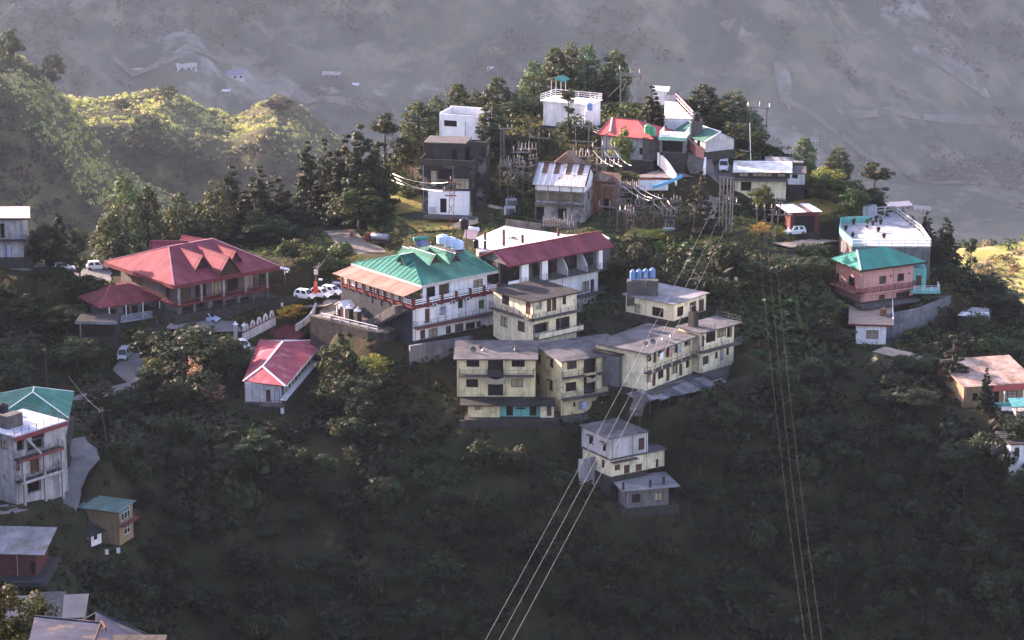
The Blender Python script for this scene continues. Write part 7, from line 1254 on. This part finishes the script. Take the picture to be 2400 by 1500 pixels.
o = empty('yard_railing', HOTEL.w(-5.6, 18.5, YZ), 0, 'low white railing along the edge of the hotel yard', 'railing'); mb = MB(); L0 = Vector(o.location); pr_ = [HOTEL.w(-5.3, 17, YZ) - L0, HOTEL.w(-3.3, 5, YZ) - L0]; [mb.bar(pr_[0] + (pr_[1] - pr_[0]) * k / 6, pr_[0] + (pr_[1] - pr_[0]) * k / 6 + Vector((0, 0, .8)), .12) for k in range(7)]; [mb.bar(pr_[0] + Vector((0, 0, z)), pr_[1] + Vector((0, 0, z)), .1) for z in (.4, .8)]; mb.build('railing', MATS['white_wall'], o)
wall_run('retaining_wall', 'stained pale retaining wall below the white hotel', [P(*Z1(545, 1125), 425.5), P(*Z1(800, 1085), 427.5), P(*Z1(1050, 1045), 430)], 0, 6, M['mottled_concrete'], .5)
wall_run('kerb_wall', 'low pale parapet along the hotel drive beside the orange bushes', smooth([P(*ZE(400, 1225), 441), P(*ZE(560, 1120), 443.5), P(*ZE(690, 980), 447), P(*ZE(750, 840), 451)], 4), .15, 1.0, M['dim_white'], .3)
wall_run('courtyard_wall', 'curved white courtyard wall sweeping down beside the road', smooth([P(*ZB(312, 885), 498), P(*ZB(400, 965), 495.5), P(*ZB(480, 1075), 492), P(*ZB(525, 1150), 490)], 5), 0, 2.2, M['white_clean'], .3)
wall_run('courtyard_wall', 'low white front wall of the courtyard with dark gate gaps', [P(*ZB(80, 1208), 487), P(*ZB(430, 1208), 487)], 0, 1.8, M['white_wall'], .3, coping=M['dull_red_roof'])
wall_run('courtyard_kerb', 'sky-blue painted kerb at the foot of the white courtyard wall', smooth([P(*ZB(250, 1275), 485), P(*ZB(420, 1222), 486), P(*ZB(590, 1145), 489)], 4), 0, .55, M['sky_paint'], .25)
wall_run('roadside_wall', 'low pink-railed wall at the top of the upper road', [P(*ZB(640, 715), 501), P(*ZB(760, 830), 497), P(*ZB(850, 860), 497)], .3, 1.8, mat('salmon_paint', (.50, .20, .16), var=.2), .25)
wall_run('roadside_wall', 'white post wall with yellow foot between road and white van', [P(*ZB(865, 1000), 497), P(*ZB(850, 1130), 492)], .9, 2.0, M['white_wall'], .35)
wall_run('retaining_wall', 'rubble stone wall beneath the cream row', [P(*Z2(230, 1045), 409.5), P(*Z2(600, 1052), 409.5), P(*Z2(930, 1040), 409.8)], .2, 5, M['stone'], .5)
# hotel gateposts, kiosk, steps
for q, lab in (((12.6, 0), 'stone gatepost with a white cap, left of two before the hotel'), ((10.4, 0), 'stone gatepost with a white cap, right of two before the hotel')):
    p = HOTEL.w(-3.0, q[0], YZ); o = empty('gatepost', p, HOTEL.yaw, lab, 'gatepost'); MB().box(-.42, -.42, -.5, .42, .42, 2.1).build('shaft', M['stone'], o); MB().lathe([(.75, 2.101), (.75, 2.18), (.2, 2.45), (.22, 2.7), (.05, 2.8)], 4).build('cap', M['white_clean'], o)
p = HOTEL.w(-1.8, 15.5, YZ); o = empty('gate_kiosk', p, HOTEL.yaw + R(90), 'small open kiosk with a white gable roof at the hotel entrance', 'kiosk'); [MB().bar((a, c2, -.5), (a, c2, 1.9), .16).build('post', M['white_clean'], o) for a in (-1, 1) for c2 in (-.8, .8)]; mb = MB(); mb.sheet([(-1.4, -1.1, 1.8), (-1.4, 1.1, 1.8), (0, 1.1, 2.6), (0, -1.1, 2.6)], .08); mb.sheet([(1.4, 1.1, 1.8), (1.4, -1.1, 1.8), (0, -1.1, 2.6), (0, 1.1, 2.6)], .08); mb.build('roof', M['white_sheet'], o); MB().box(-.9, -.1, -.4, .9, .7, 1.1).build('counter', M['dark_wood'], o)
p0, p1 = HOTEL.w(-1.2, 10, YZ), HOTEL.w(-1.2, 2.2, HOTEL.H); o = empty('outdoor_steps', p0, 0, 'grey outdoor steps climbing to the hotel terrace', 'steps'); d = p1 - p0; mb = MB(); n = 12; s_ = Vector((-d.y, d.x, 0)).normalized() * .8
for i in range(n): q = d * (i + .5) / n; mb.bar(q - s_ + Vector((0, 0, -.6)), q + s_ + Vector((0, 0, -.6)), d.length / n * 1.05, 1.3)
mb.build('steps', M['old_concrete'], o)
# stairway on the slope below the long row
p0, p1 = P(*Z2(1470, 960), 405), P(*Z2(1510, 850), 410); o = empty('outdoor_steps', p0, 0, 'dark outdoor steps between the cream row and the sheds', 'steps'); d = p1 - p0; mb = MB(); n = 14
for i in range(n): q = d * (i + .5) / n; mb.box(q.x - .9, q.y - .3, q.z - 1, q.x + .9, q.y + .3, q.z)
mb.build('steps', M['old_concrete'], o)
# ------------------------------------------------------------------ street lamps, poles, sign
p = gz(*ZE(215, 600)); tp = P(*ZE(230, 235), p.y).z - p.z; o = empty('street_lamp', p, R(10), 'solar street lamp with a tilted white panel at the lodge corner', 'street lamp'); MB().tube([(0, 0, -.5), (0, 0, tp - .2)], .07, 8).build('pole', M['steel'], o); MB().sheet([(-.75, -.35, tp + .25), (.75, -.35, tp - .15), (.75, .35, tp + .1), (-.75, .35, tp + .5)], .06).build('solar_panel', M['white_sheet'], o); MB().box(.2, -.2, tp - .5, .55, .05, tp - .4).build('lamp_head', M['white_paint'], o)
p = gz(*ZE(165, 1200)); tp = P(*ZE(165, 850), p.y).z - p.z; o = empty('street_lamp', p, 0, 'short dark lamp post in front of the orange bushes', 'street lamp'); MB().tube([(0, 0, -.5), (0, 0, tp)], .06, 8).build('pole', M['pole_wood'], o); MB().box(-.2, -.2, tp - .3, .2, .2, tp + .25).build('lamp_head', M['dull_paint'], o)
p = gz(*ZE(755, 810)); tp = P(*ZE(775, 170), p.y).z - p.z; o = empty('utility_pole', p, 0, 'utility pole with a meter box and a lamp beside the parked white cars', 'utility pole'); MB().tube([(0, 0, -.5), (.1, 0, tp)], [.13, .09], 8).build('pole', M['pole_wood'], o); MB().box(-.25, -.3, tp - 1.4, .4, -.09, tp - .6).build('meter_box', M['dull_paint'], o); MB().bar((-.5, 0, tp - .25), (.6, 0, tp - .25), .09).build('crossarm', M['steel'], o); MB().box(.5, -.15, tp - 2.4, 1.1, .05, tp - 2.15).build('lamp_head', M['white_paint'], o)
q = p + Vector((0, -.25, 0)); zt, zb_ = P(*ZE(770, 440), p.y).z - p.z, P(*ZE(770, 645), p.y).z - p.z; o = empty('sign_board', q, 0, 'upright red sign board fixed to the utility pole by the cars', 'sign'); MB().box(-.42, -.04, zb_, .42, .04, zt - .9).build('board', mat('sign_red', (.55, .06, .04), var=.15), o); MB().box(-.28, -.03, zt - .899, .28, .03, zt).build('upper_board', mat('sign_orange', (.65, .16, .12), var=.15), o)

# ------------------------------------------------------------------ washing, small clutter
for i, (b_, q0, q1, z_of, col, lab) in enumerate(((ROWM, (1230, 905), (1262, 945), 0, 'white_clean', 'white cloth drying at the lower veranda of the middle cream block'), (ROWM, (1095, 905), (1125, 955), 0, 'car_pale_blue', 'pale blue cloth drying at the lower veranda of the middle cream block'), (ROWR, (1705, 535), (1730, 590), 1, 'pink_wall', 'pink cloth on the balcony of the long cream row'), (ROWR, (1765, 515), (1795, 560), 1, 'blue_grey_wall', 'grey-blue cloth on the balcony of the long cream row'), (ROWR, (1640, 560), (1665, 610), 1, 'white_clean', 'white cloth on the balcony of the long cream row'), (CREAMMID, (765, 225), (785, 258), 1, 'pale_curtain', 'beige cloth hung on the upper balcony of the middle cream house'))):
    q = b_.rect('F', (Z2(*q0), Z2(*q1)), -1.2); p = b_.w(q[0], -1.2, q[2]); o = empty('hanging_cloth', p, b_.yaw, lab, 'laundry', 'washing hung on the balconies'); n = 7; w_, h_ = q[1] - q[0], q[3] - q[2]; v = []; f = []
    for k in range(n + 1):
        for j in (0, 1): v.append((w_ * k / n, .06 * math.sin(k * 2.1) * (1 - j) - .02, h_ * j))
    f = [(2 * k, 2 * k + 2, 2 * k + 3, 2 * k + 1) for k in range(n)]; MB().add(v, f).build('cloth', MATS[col], o).modifiers.new('thick', 'SOLIDIFY').thickness = .02; MB().bar((-.2, 0, h_ + .02), (w_ + .2, 0, h_ + .02), .025).build('line', MATS['steel'], o)
for i, (q, lab) in enumerate((((395, 1010), 'white sheet on the line left of the white hut door'), ((577, 1020), 'white shirt on the line right of the white hut'), ((640, 1012), 'pair of white cloths on the line below the tan house'))):
    p = P(*Z7(*q), 377); o = empty('hanging_cloth', p, 0, lab, 'laundry', 'washing by the hut'); n = 6; v = []
    for k in range(n + 1):
        for j in (0, 1): v.append((.5 * k / n, .06 * math.sin(k * 2.1) * (1 - j), .8 * j - .3))
    MB().add(v, [(2 * k, 2 * k + 2, 2 * k + 3, 2 * k + 1) for k in range(n)]).build('cloth', MATS['white_clean'], o).modifiers.new('thick', 'SOLIDIFY').thickness = .02; mb = MB(); mb.bar((-.4, 0, .52), (1.2, 0, .52), .03); mb.build('line', MATS['steel'], o); MB().bar((-.4, 0, -3), (-.4, 0, .6), .07).build('prop', MATS['pole_wood'], o)
# ac units on the hotel
for i, (q, lab) in enumerate((((745, 800), 'left one'), ((895, 775), 'middle one'), ((1008, 750), 'right one under the terrace'))):
    x, z = HOTEL.on('F', *Z1(*q), -.3); o = empty('air_conditioner', HOTEL.w(x - .4, -.36, z - .3), HOTEL.yaw, 'air conditioner box on the white hotel front, ' + lab, 'air conditioner', 'air conditioners of the hotel'); MB().box(0, 0, 0, .8, .33, .55).build('casing', MATS['dull_paint'], o); MB().lathe([(.2, 0), (.2, .02)], 12).build('fan_grille', MATS['dark_void'], o); g_ = [c for c in bpy.data.objects if c.parent == o][-1]; g_.rotation_euler = (R(90), 0, 0); g_.location = (.4, -.003, .28); MB().box(.05, .331, -.05, .75, .36, .0).build('bracket', MATS['steel'], o)
# right edge: stall with teal cover, old lorry tail, steps
p = P(*Z8(1830, 1040), 411); o = empty('stall', (p.x, p.y, p.z - 1), R(8), 'small stall under a teal sheet roof before the right-hand bungalow', 'stall'); MB().sheet([(-1.3, -1, 2.9), (3.2, -1, 2.9), (3.2, 1.6, 3.5), (-1.3, 1.6, 3.5)], .06).build('roof', M['teal_wall'], o); MB().box(-.6, -.4, -1.5, 3, 1.4, 2.0).build('counter', M['dim_white'], o); [MB().bar((a, c_, 1.9), (a, c_, 3), .1).build('post', M['steel'], o) for a in (-.5, 2.9) for c_ in (-.35, 1.3)]
p = P(*Z8(1720, 1075), 412); o = empty('jeep', (p.x, p.y, p.z - .4), R(80), 'dark jeep seen from behind with a spare wheel, beside the teal stall', 'car'); mb = MB(); mb.box(-.1, -.85, .35, 3.4, .85, 1.15); mb.box(-.08, -.8, 1.151, 2.0, .8, 2.0); mb.build('body', M['car_dark'], o); MB().tube([(-.3, 0, 1.1), (-.11, 0, 1.1)], .4, 16).build('spare_wheel', M['dim_white'], o)
for x_ in (.5, 2.7):
    for sg in (-1, 1): MB().tube([(x_, sg * .7, .38), (x_, sg * .95, .38)], .38, 14).build('wheel', M['rubber'], o)
p = P(*Z8(1800, 1310), 404); o = empty('water_house', (p.x, p.y, p.z - 1), R(10), 'little white block hut at the right edge below the stall', 'hut'); MB().box(-1.1, -.8, -3, 1.3, 1, 1.7).build('wall', M['white_wall'], o); MB().box(-1.3, -1, 1.701, 1.5, 1.2, 1.85).build('roof', M['dark_roof'], o); MB().box(-.4, -.83, 0, .3, -.802, 1.3).build('door', M['door_brown'], o)
p0, p1 = P(*Z8(1640, 1310), 404), P(*Z8(1680, 1170), 409); o = empty('outdoor_steps', p0, 0, 'grey steps down from the stall at the right edge', 'steps'); d = p1 - p0; mb = MB(); [mb.box(d.x * k / 9 - .9, d.y * k / 9 - .3, d.z * k / 9 - 1, d.x * k / 9 + .9, d.y * k / 9 + .3, d.z * k / 9) for k in range(10)]; mb.build('steps', M['old_concrete'], o)
# ------------------------------------------------------------------ substation, poles and lines
def insulator(mb, p, h=.9, r=.11): mb.lathe([(r * .4, 0)] + [q for i in range(4) for q in ((r, h * (.12 + .2 * i)), (r * .55, h * (.22 + .2 * i)))] + [(r * .4, h)], 8, p)
GP = 'steel frames of the substation'
def gantry(lab, posts, beams, y, ins=(), name='gantry', group=GP, m='pole_concrete', w=.22, braces=(), base=None, bm='steel'):
    """posts: (u, vtop, vbase or None); beams: ((u,v),(u,v)); ins: (u, v of foot, up?) - all in the plane y"""
    g0 = P(posts[0][0], posts[0][1], y); o = empty(name, (g0.x, y, float(height(g0.x, y))), 0, lab, 'gantry' if name == 'gantry' else 'pylon' if name == 'pylon' else 'utility pole', group); L0 = Vector(o.location)
    for po in posts:
        t = P(po[0], po[1], y) - L0; xb = P(po[2], 500, y).x - L0.x if len(po) > 2 and po[2] else t.x; yy = (po[3] if len(po) > 3 else 0); zb_ = float(height(xb + L0.x, y + yy)) - L0.z
        MB().bar((xb, yy, zb_ - .6), (t.x, yy, t.z), w * .66).build('post', M[m], o)
    for q0, q1 in beams: MB().bar(P(*q0, y) - L0, P(*q1, y) - L0, .12, .2).build('beam', M[bm], o)
    for q0, q1 in braces: MB().bar(P(*q0, y) - L0, P(*q1, y) - L0, .09).build('brace', M[bm], o)
    for q in ins:
        mb = MB(); f = P(q[0], q[1], y) - L0; hh = q[2] if len(q) > 2 else .9
        insulator(mb, (f.x, f.y, f.z + (.1 if hh > 0 else hh)), abs(hh)); mb.build('insulator', M['ceramic'], o)
    return o
gantry('tall gantry with three hooked insulators in front of the sunlit leafy tree', [(1349, 298), (1380, 298)], [((1343, 295), (1399, 297)), ((1340, 330), (1399, 333))], 500, [(1343, 294, 1.1), (1366, 294, 1.1), (1390, 296, 1.1), (1345, 360, .8), (1362, 358, .9), (1378, 360, .8)])
gantry('thick pale concrete post with a cross beam beside the round tree', [(1421, 313), (1414, 345), (1399, 348)], [((1388, 347), (1443, 348)), ((1418, 316), (1440, 303))], 491, [(1390, 346, .9), (1413, 342, .9), (1441, 345, .9), (1429, 303, .7)], w=.42)
gantry('small dark frame below the hilltop house', [(1264, 299), (1241, 303)], [((1240, 323), (1290, 324))], 507, [(1241, 322, 1), (1263, 322, 1), (1288, 323, .9)], m='rust_steel', w=.14)
gantry('twin pale posts left of the substation yard', [(1174, 300), (1181, 300)], [((1168, 302), (1202, 301))], 506, [(1171, 300, .6), (1190, 300, .6), (1200, 300, .6)], w=.3)
gantry('topmost gantry among the pines on the summit', [(1455, 166), (1501, 170, 1499), (1507, 168)], [((1452, 170), (1506, 178)), ((1458, 176), (1503, 180))], 532, [(1453, 164, .8), (1478, 170, .7), (1499, 172, .8)], w=.3, braces=(((1454, 200), (1425, 228)), ((1470, 190), (1450, 228))))
gantry('double pole with three insulators on the right skyline', [(1761, 250, 1757), (1798, 252, 1788)], [((1750, 250), (1806, 255))], 514, [(1754, 250, .9), (1781, 251, 1.0), (1804, 253, .9)], name='utility_pole', group=None, m='pole_wood', w=.26)
gantry('dark frame with glass strings beside the tin-roofed house', [(1410, 424), (1449, 432)], [((1408, 434), (1452, 436))], 482, [(1406, 424, 1.2), (1409, 424, 1.2), (1450, 436, .8), (1455, 434, .9)], m='rust_steel', w=.2)
gantry('low frame right of the tin-roofed house', [(1404, 476), (1447, 488), (1429, 480)], [((1404, 483), (1450, 488))], 477, [(1405, 482, .9), (1429, 484, .9), (1452, 486, .8)], m='steel', w=.14)
gantry('grey frame with a row of dark bushings', [(1470, 497), (1447, 500)], [((1446, 495), (1488, 498))], 474, [(1454, 494, .8), (1466, 494, .8), (1476, 495, .8), (1486, 496, .7)], m='pole_concrete', w=.2)
gantry('long rusty frame at the golden grass, its left bay', [(1493, 474), (1505, 480), (1516, 466)], [((1490, 468), (1530, 470)), ((1500, 490), (1520, 482))], 476, [(1495, 468, .9), (1512, 469, .9)], m='rust_steel', w=.16, braces=(((1505, 498), (1522, 522)), ((1545, 500), (1512, 530))))
gantry('long rusty frame at the golden grass, its right bay', [(1533, 482), (1546, 500), (1562, 468)], [((1522, 468), (1564, 466)), ((1521, 496), (1552, 501))], 475, [(1525, 495, .9), (1533, 482, .8), (1549, 500, .9), (1560, 492, .9), (1566, 498, 1.1)], m='rust_steel', w=.18)
gantry('breaker frame with white porcelain columns at the right end of the yard', [(1558, 512), (1578, 514)], [((1552, 505), (1585, 507)), ((1556, 516), (1582, 516))], 474, [(1553, 505, 1.6), (1562, 506, 1.6), (1572, 506, 1.6), (1582, 507, 1.6), (1560, 516, -1.2), (1580, 516, -1.2)], m='rust_steel', w=.16)
gantry('frame with hook insulators above the tin roof, left', [(1205, 356), (1240, 356)], [((1200, 357), (1246, 357))], 497, [(1204, 356, 1), (1222, 356, 1), (1240, 356, 1)], w=.14, m='steel')
gantry('frame with hook insulators lower left of the tin roof', [(1190, 380), (1225, 380)], [((1185, 381), (1228, 381))], 493, [(1192, 380, 1.1), (1205, 380, 1.1), (1217, 380, 1.1)], w=.14, m='steel')
_gr = random.Random(8)
for k in range(16):
    if k < 10: u, v, y = _gr.uniform(1435, 1585), _gr.uniform(432, 500), 478
    else: u, v, y = _gr.uniform(1160, 1255), _gr.uniform(330, 410), 500
    g_ = ground(u, v + 55); y = g_.y if g_ and abs(g_.y - y) < 22 else y; w_ = _gr.uniform(16, 34); s_ = _gr.uniform(-3, 5)
    gantry('thin lattice frame with small insulators in the substation yard', [(u, v), (u + w_, v + s_)], [((u - 3, v + 3), (u + w_ + 3, v + s_ + 3)), ((u, v + 18), (u + w_, v + s_ + 18))], y, [(u + 3, v, .6), (u + w_ * .5, v + s_ * .5, .6), (u + w_ - 2, v + s_, .6)], group='thin lattice frames of the substation yard', m='steel' if k % 3 else 'rust_steel', w=.13, braces=(((u, v + 20), (u + w_ * .5, v + 36)), ((u + w_, v + s_ + 20), (u + w_ * .5, v + 36))))
# rows of porcelain bushings and transformers
def bushing_bank(lab, u0, u1, v, y, n, h, group='banks of porcelain bushings'):
    gg = ground((u0 + u1) / 2, v + 26); y = min(y, gg.y) if gg and abs(gg.y - y) < 25 else y; a, c2 = P(u0, v, y), P(u1, v, y); o = empty('switchgear', (a.x, y, float(height(a.x, y))), 0, lab, 'switchgear', group); L0 = Vector(o.location); mb = MB(); mb.bar(a - L0, c2 - L0, .4, .2); mb.build('beam', M['steel'], o)
    for t in (.05, .95): q = a + (c2 - a) * t - L0; MB().bar((q.x, 0, -.5), (q.x, 0, q.z), .15).build('post', M['steel'], o)
    for i in range(n): mi = MB(); q = a + (c2 - a) * ((i + .5) / n) - L0; insulator(mi, (q.x, q.y, q.z + .1), h * (1 + .3 * (i % 3 == 0)), .13); mi.build('insulator', M['ceramic'], o)
    return o
bushing_bank('row of white bushings right behind the bright deck', 1272, 1310, 530, 471, 9, 1.3); bushing_bank('row of tall bushings behind the maroon roof ridge', 1310, 1352, 534, 470, 9, 1.2); bushing_bank('taller trio of bushings at the roof ridge', 1318, 1345, 524, 470.8, 3, 1.6)
bushing_bank('bank of bushings left of the rusty wing', 1170, 1200, 388, 497, 6, 1.1); bushing_bank('upper bank of bushings under the small dark frame', 1212, 1260, 350, 504, 6, 1.2); bushing_bank('bank of bushings under the tall gantry', 1340, 1385, 368, 494, 6, 1.2); bushing_bank('bank of bushings beside the round tree', 1395, 1455, 385, 488, 6, 1.0); bushing_bank('row of bushings above the golden grass', 1450, 1500, 440, 481, 10, 1.1)
for u, v, y, lab in ((1198, 415, 492, 'grey transformer left of the tin-roofed house'), (1568, 530, 472, 'blue-grey transformer at the right end of the substation'), (1195, 455, 486, 'round-shouldered transformer in the shaded yard')):
    p = P(u, v, y); o = empty('transformer', (p.x, y, float(height(p.x, y)) - .05), R(15), lab, 'transformer', 'transformers of the substation'); MB().box(-.9, -.6, .1, .9, .6, 1.6).build('tank_body', M['blue_grey_wall'], o); mb = MB(); [mb.box(a, -1.0, .3, a + .12, -.61, 1.4) for a in (-.7, -.4, -.1, .2, .5)]; mb.build('cooling_fins', M['steel'], o)
    for a in (-.5, 0, .5): mi = MB(); insulator(mi, (a, 0, 1.601), .7, .1); mi.build('insulator', M['ceramic'], o)
# pylon of grey poles, twin dark pole, red lattice pole
gantry('pylon of clustered pale poles with cross arms, right of the substation', [(1689, 415, 1685), (1697, 418, 1694), (1706, 416, 1702), (1714, 420, 1711), (1720, 424, 1716)], [((1686, 414), (1722, 418)), ((1686, 456), (1728, 464)), ((1684, 473), (1738, 480))], 473, [(1690, 455, .7), (1701, 472, .7), (1709, 470, .7), (1727, 462, -.9), (1716, 455, -.8)], name='pylon', group=None, w=.26, braces=(((1689, 500), (1714, 440)), ((1690, 440), (1712, 500)), ((1694, 480), (1710, 520))))
gantry('pair of dark leaning poles by the garage', [(1822, 463, 1800), (1830, 472, 1818)], [((1818, 467), (1842, 469)), ((1800, 503), (1858, 505)), ((1822, 475), (1836, 476))], 471, [(1820, 466, .6), (1830, 465, .6), (1840, 468, .6), (1820, 503, .6), (1840, 503, .6), (1856, 504, .6)], name='utility_pole', group=None, m='pole_wood', w=.28)
for u, vt, lab in ((1773, 487, 'thin pole topped by one insulator, leftmost of three by the golden bushes'), (1792, 488, 'thin pole topped by one insulator, middle of three by the golden bushes'), (1809, 489, 'thin pole topped by one insulator, rightmost of three by the golden bushes')): gantry(lab, [(u, vt, u + 3)], [((u - 4, vt + 3), (u + 4, vt + 3))], 468, [(u, vt, .7)], name='utility_pole', group='thin poles by the golden bushes', m='pole_concrete', w=.14)
gantry('rusty lattice pole with cross arms in front of the soot-blackened block', [(1056, 422, 1049), (1066, 432, 1060)], [((1044, 424), (1082, 434)), ((1036, 447), (1072, 447)), ((1042, 458), (1070, 459))], 483, [(1056, 422, .6), (1066, 428, .6), (1042, 446, .6)], name='utility_pole', group=None, m='rust_steel', w=.13, braces=(((1054, 450), (1063, 470)), ((1064, 450), (1053, 470)), ((1053, 480), (1062, 500)), ((1062, 480), (1052, 500)), ((1051, 510), (1061, 530)), ((1061, 510), (1050, 530))), bm='rust_steel')
gantry('twin thin poles under the bare-trunked pine', [(904, 310), (921, 310)], [((900, 316), (926, 316)), ((902, 330), (924, 330))], 527, [], name='utility_pole', group=None, m='pole_wood', w=.2)
gantry('wooden pole on the slope below the lower road', [(237, 962, 235)], [((230, 966), (243, 964))], 400, [(233, 965, .4), (240, 964, .4)], name='utility_pole', group=None, m='pole_wood', w=.2)
gantry('tall thin mast on the patched white roof', [(1757, 288, 1761)], [((1733, 352), (1760, 356))], 497, [], name='utility_pole', group=None, m='white_paint', w=.14)
gantry('dark pole beside the lodge courtyard steps', [(387, 698)], [((383, 700), (392, 700))], 442, [], name='utility_pole', group=None, m='pole_wood', w=.16)
gantry('thin pole above the green-roofed left house', [(104, 815, 98)], [((100, 820), (108, 820))], 402, [], name='utility_pole', group=None, m='pole_wood', w=.16)
gantry('slim pole standing alone right of the substation', [(1628, 480, 1625)], [((1624, 484), (1632, 484))], 470, [], name='utility_pole', group=None, m='pole_concrete', w=.18)
# conductors
def wire(lab, a, c2, sag, r=.03, group=None, n=24, name='power_line', m='wire_metal'):
    pts = []
    for i in range(n + 1): t = i / n; p = a.lerp(c2, t); pts.append((p.x, p.y, p.z - sag * 4 * t * (1 - t)))
    o = MB().tube(pts, r, 5).build(name, M[m]); tag(o, lab, 'power line', group)
LL = 'left span of conductors crossing the slope'; LR = 'right span of conductors crossing the slope'
for (s, y0), (e, v1), w in (((( 1673, 485), 473), (1128, 1500), 'left'), (((1688, 508), 473), (1160, 1500), 'middle'), (((1712, 512), 473), (1192, 1500), 'right')):
    a = P(*s, y0); q = P(e, v1, 255); c2 = a + (q - a) * 1.25; wire(w + ' wire of the three running down to the bottom centre', a, c2, 1.2, .011, LL, 40)
for s, (e, v1), w in (((1773, 487), (1903, 1500), 'left'), ((1792, 488), (1921, 1500), 'middle'), ((1809, 489), (1942, 1500), 'right')):
    a = P(*s, 468); q = P(e, v1, 255); c2 = a + (q - a) * 1.25; wire(w + ' wire of the three dropping steeply on the right', a, c2, 6.0, .006, LR, 40, m='dull_wire')
for i, (a, c2) in enumerate((((910, 402), (1052, 427)), ((912, 408), (1040, 446)), ((905, 416), (1064, 447)))): wire('wire from the cedars to the rusty lattice pole, ' + ('top', 'middle', 'bottom')[i] + ' one', P(*a, 506), P(*c2, 483), .9, .035, 'wires to the rusty lattice pole')
for i, (a, c2) in enumerate((((1390, 352), (1438, 390)), ((1414, 352), (1458, 390)), ((1440, 352), (1480, 388)))): wire('bright jumper cable down from the pale post, ' + ('left', 'middle', 'right')[i], P(*a, 491), P(*c2, 486), .5, .05, 'jumper cables from the pale post')
for i, (a, c2) in enumerate((((1460, 436), (1522, 470)), ((1486, 440), (1528, 464)), ((1494, 434), (1556, 467)), ((1530, 470), (1550, 488)), ((1548, 470), (1575, 494)), ((1564, 470), (1588, 492)))): wire('bright busbar sloping over the golden grass, ' + ('upper bay, left', 'upper bay, middle', 'upper bay, right', 'lower bay, left', 'lower bay, middle', 'lower bay, right')[i], P(*a, 480), P(*c2, 475), .35, .045, 'sloping busbars of the substation')
wire('guy wire from the pole below the lower road', P(237, 964, 400), P(160, 880, 432), .5, .025); wire('wire looping from the utility pole to the bank above', P(744, 628, 452), P(795, 548, 492), .6, .02); wire('second wire from the utility pole up the bank', P(740, 632, 452), P(765, 560, 492), .6, .02)
# ------------------------------------------------------------------ far houses in the valley haze
for u, v, w, hh, m1, m2, lab in [(310, 172, 44, 14, 'grey_wall', 'taupe_roof', 'long low house in the hazy valley, leftmost'), (438, 168, 44, 18, 'blue_grey_wall', 'grey_tin', 'hazy house left of the blue-roofed one in the valley'), (545, 186, 56, 22, 'blue_grey_wall', 'blue_tin', 'largest hazy house in the valley with a pale roof'), (520, 218, 34, 9, 'grey_wall', 'lav_deck', 'small white-roofed hut under the largest valley house'), (775, 186, 40, 16, 'grey_wall', 'grey_tin', 'hazy house above the valley track'), (832, 204, 16, 10, 'dim_white', 'lav_deck', 'tiny white hut near the valley track'), (1152, 164, 18, 10, 'dim_white', 'lav_deck', 'small white hut in the haze left of the summit pines'), (1906, 338, 22, 18, 'dim_white', 'grey_wall', 'pale box house in the haze behind the right ridge'), (2110, 492, 56, 20, 'grey_wall', 'salmon_roof', 'pinkish house in the haze beyond the roof terrace'), (2160, 496, 36, 16, 'dim_white', 'grey_tin', 'grey house beside the pinkish one beyond the terrace')]:
    g_ = far_ground(u, v)
    if g_ is None: continue
    s = 1 / PXM(g_.y); W_ = w * s; H_ = hh * s * .6; D_ = W_ * .7; o = empty('valley_house', (g_.x, g_.y, g_.z - 2), R(_trng.uniform(-20, 20)), lab, 'house', 'houses in the hazy valley')
    MB().box(-W_ / 2, 0, -4, W_ / 2, D_, H_).build('wall', M[m1], o); mb = MB(); mb.sheet([(-W_ * .55, -W_ * .05, H_ - .1), (W_ * .55, -W_ * .05, H_ - .1), (W_ * .55, D_ / 2, H_ * 1.5), (-W_ * .55, D_ / 2, H_ * 1.5)], .3); mb.sheet([(W_ * .55, D_ * 1.05, H_ - .1), (-W_ * .55, D_ * 1.05, H_ - .1), (-W_ * .55, D_ / 2, H_ * 1.5), (W_ * .55, D_ / 2, H_ * 1.5)], .3); mb.build('roof', M[m2], o)
    for a in (-.3, .05, .3): MB().box(a * W_, -.15, H_ * .25, a * W_ + W_ * .12, -.02, H_ * .7).build('window', glass(), o)
# ------------------------------------------------------------------ the air
def haze():
    m = bpy.data.materials.new("haze"); m.use_nodes = True; n = m.node_tree.nodes; n.remove(n["Principled BSDF"])
    pv = n.new("ShaderNodeVolumePrincipled"); pv.inputs["Color"].default_value = (.55, .66, .88, 1); pv.inputs["Density"].default_value = 2.4e-5; pv.inputs["Anisotropy"].default_value = .1
    m.node_tree.links.new(pv.outputs[0], n["Material Output"].inputs["Volume"])
    o = MB().box(-3050, -60, -960 + ZC, 3050, 11050, 12 + ZC).build('haze', m); tag(o, kind='stuff'); o.visible_shadow = True
haze()
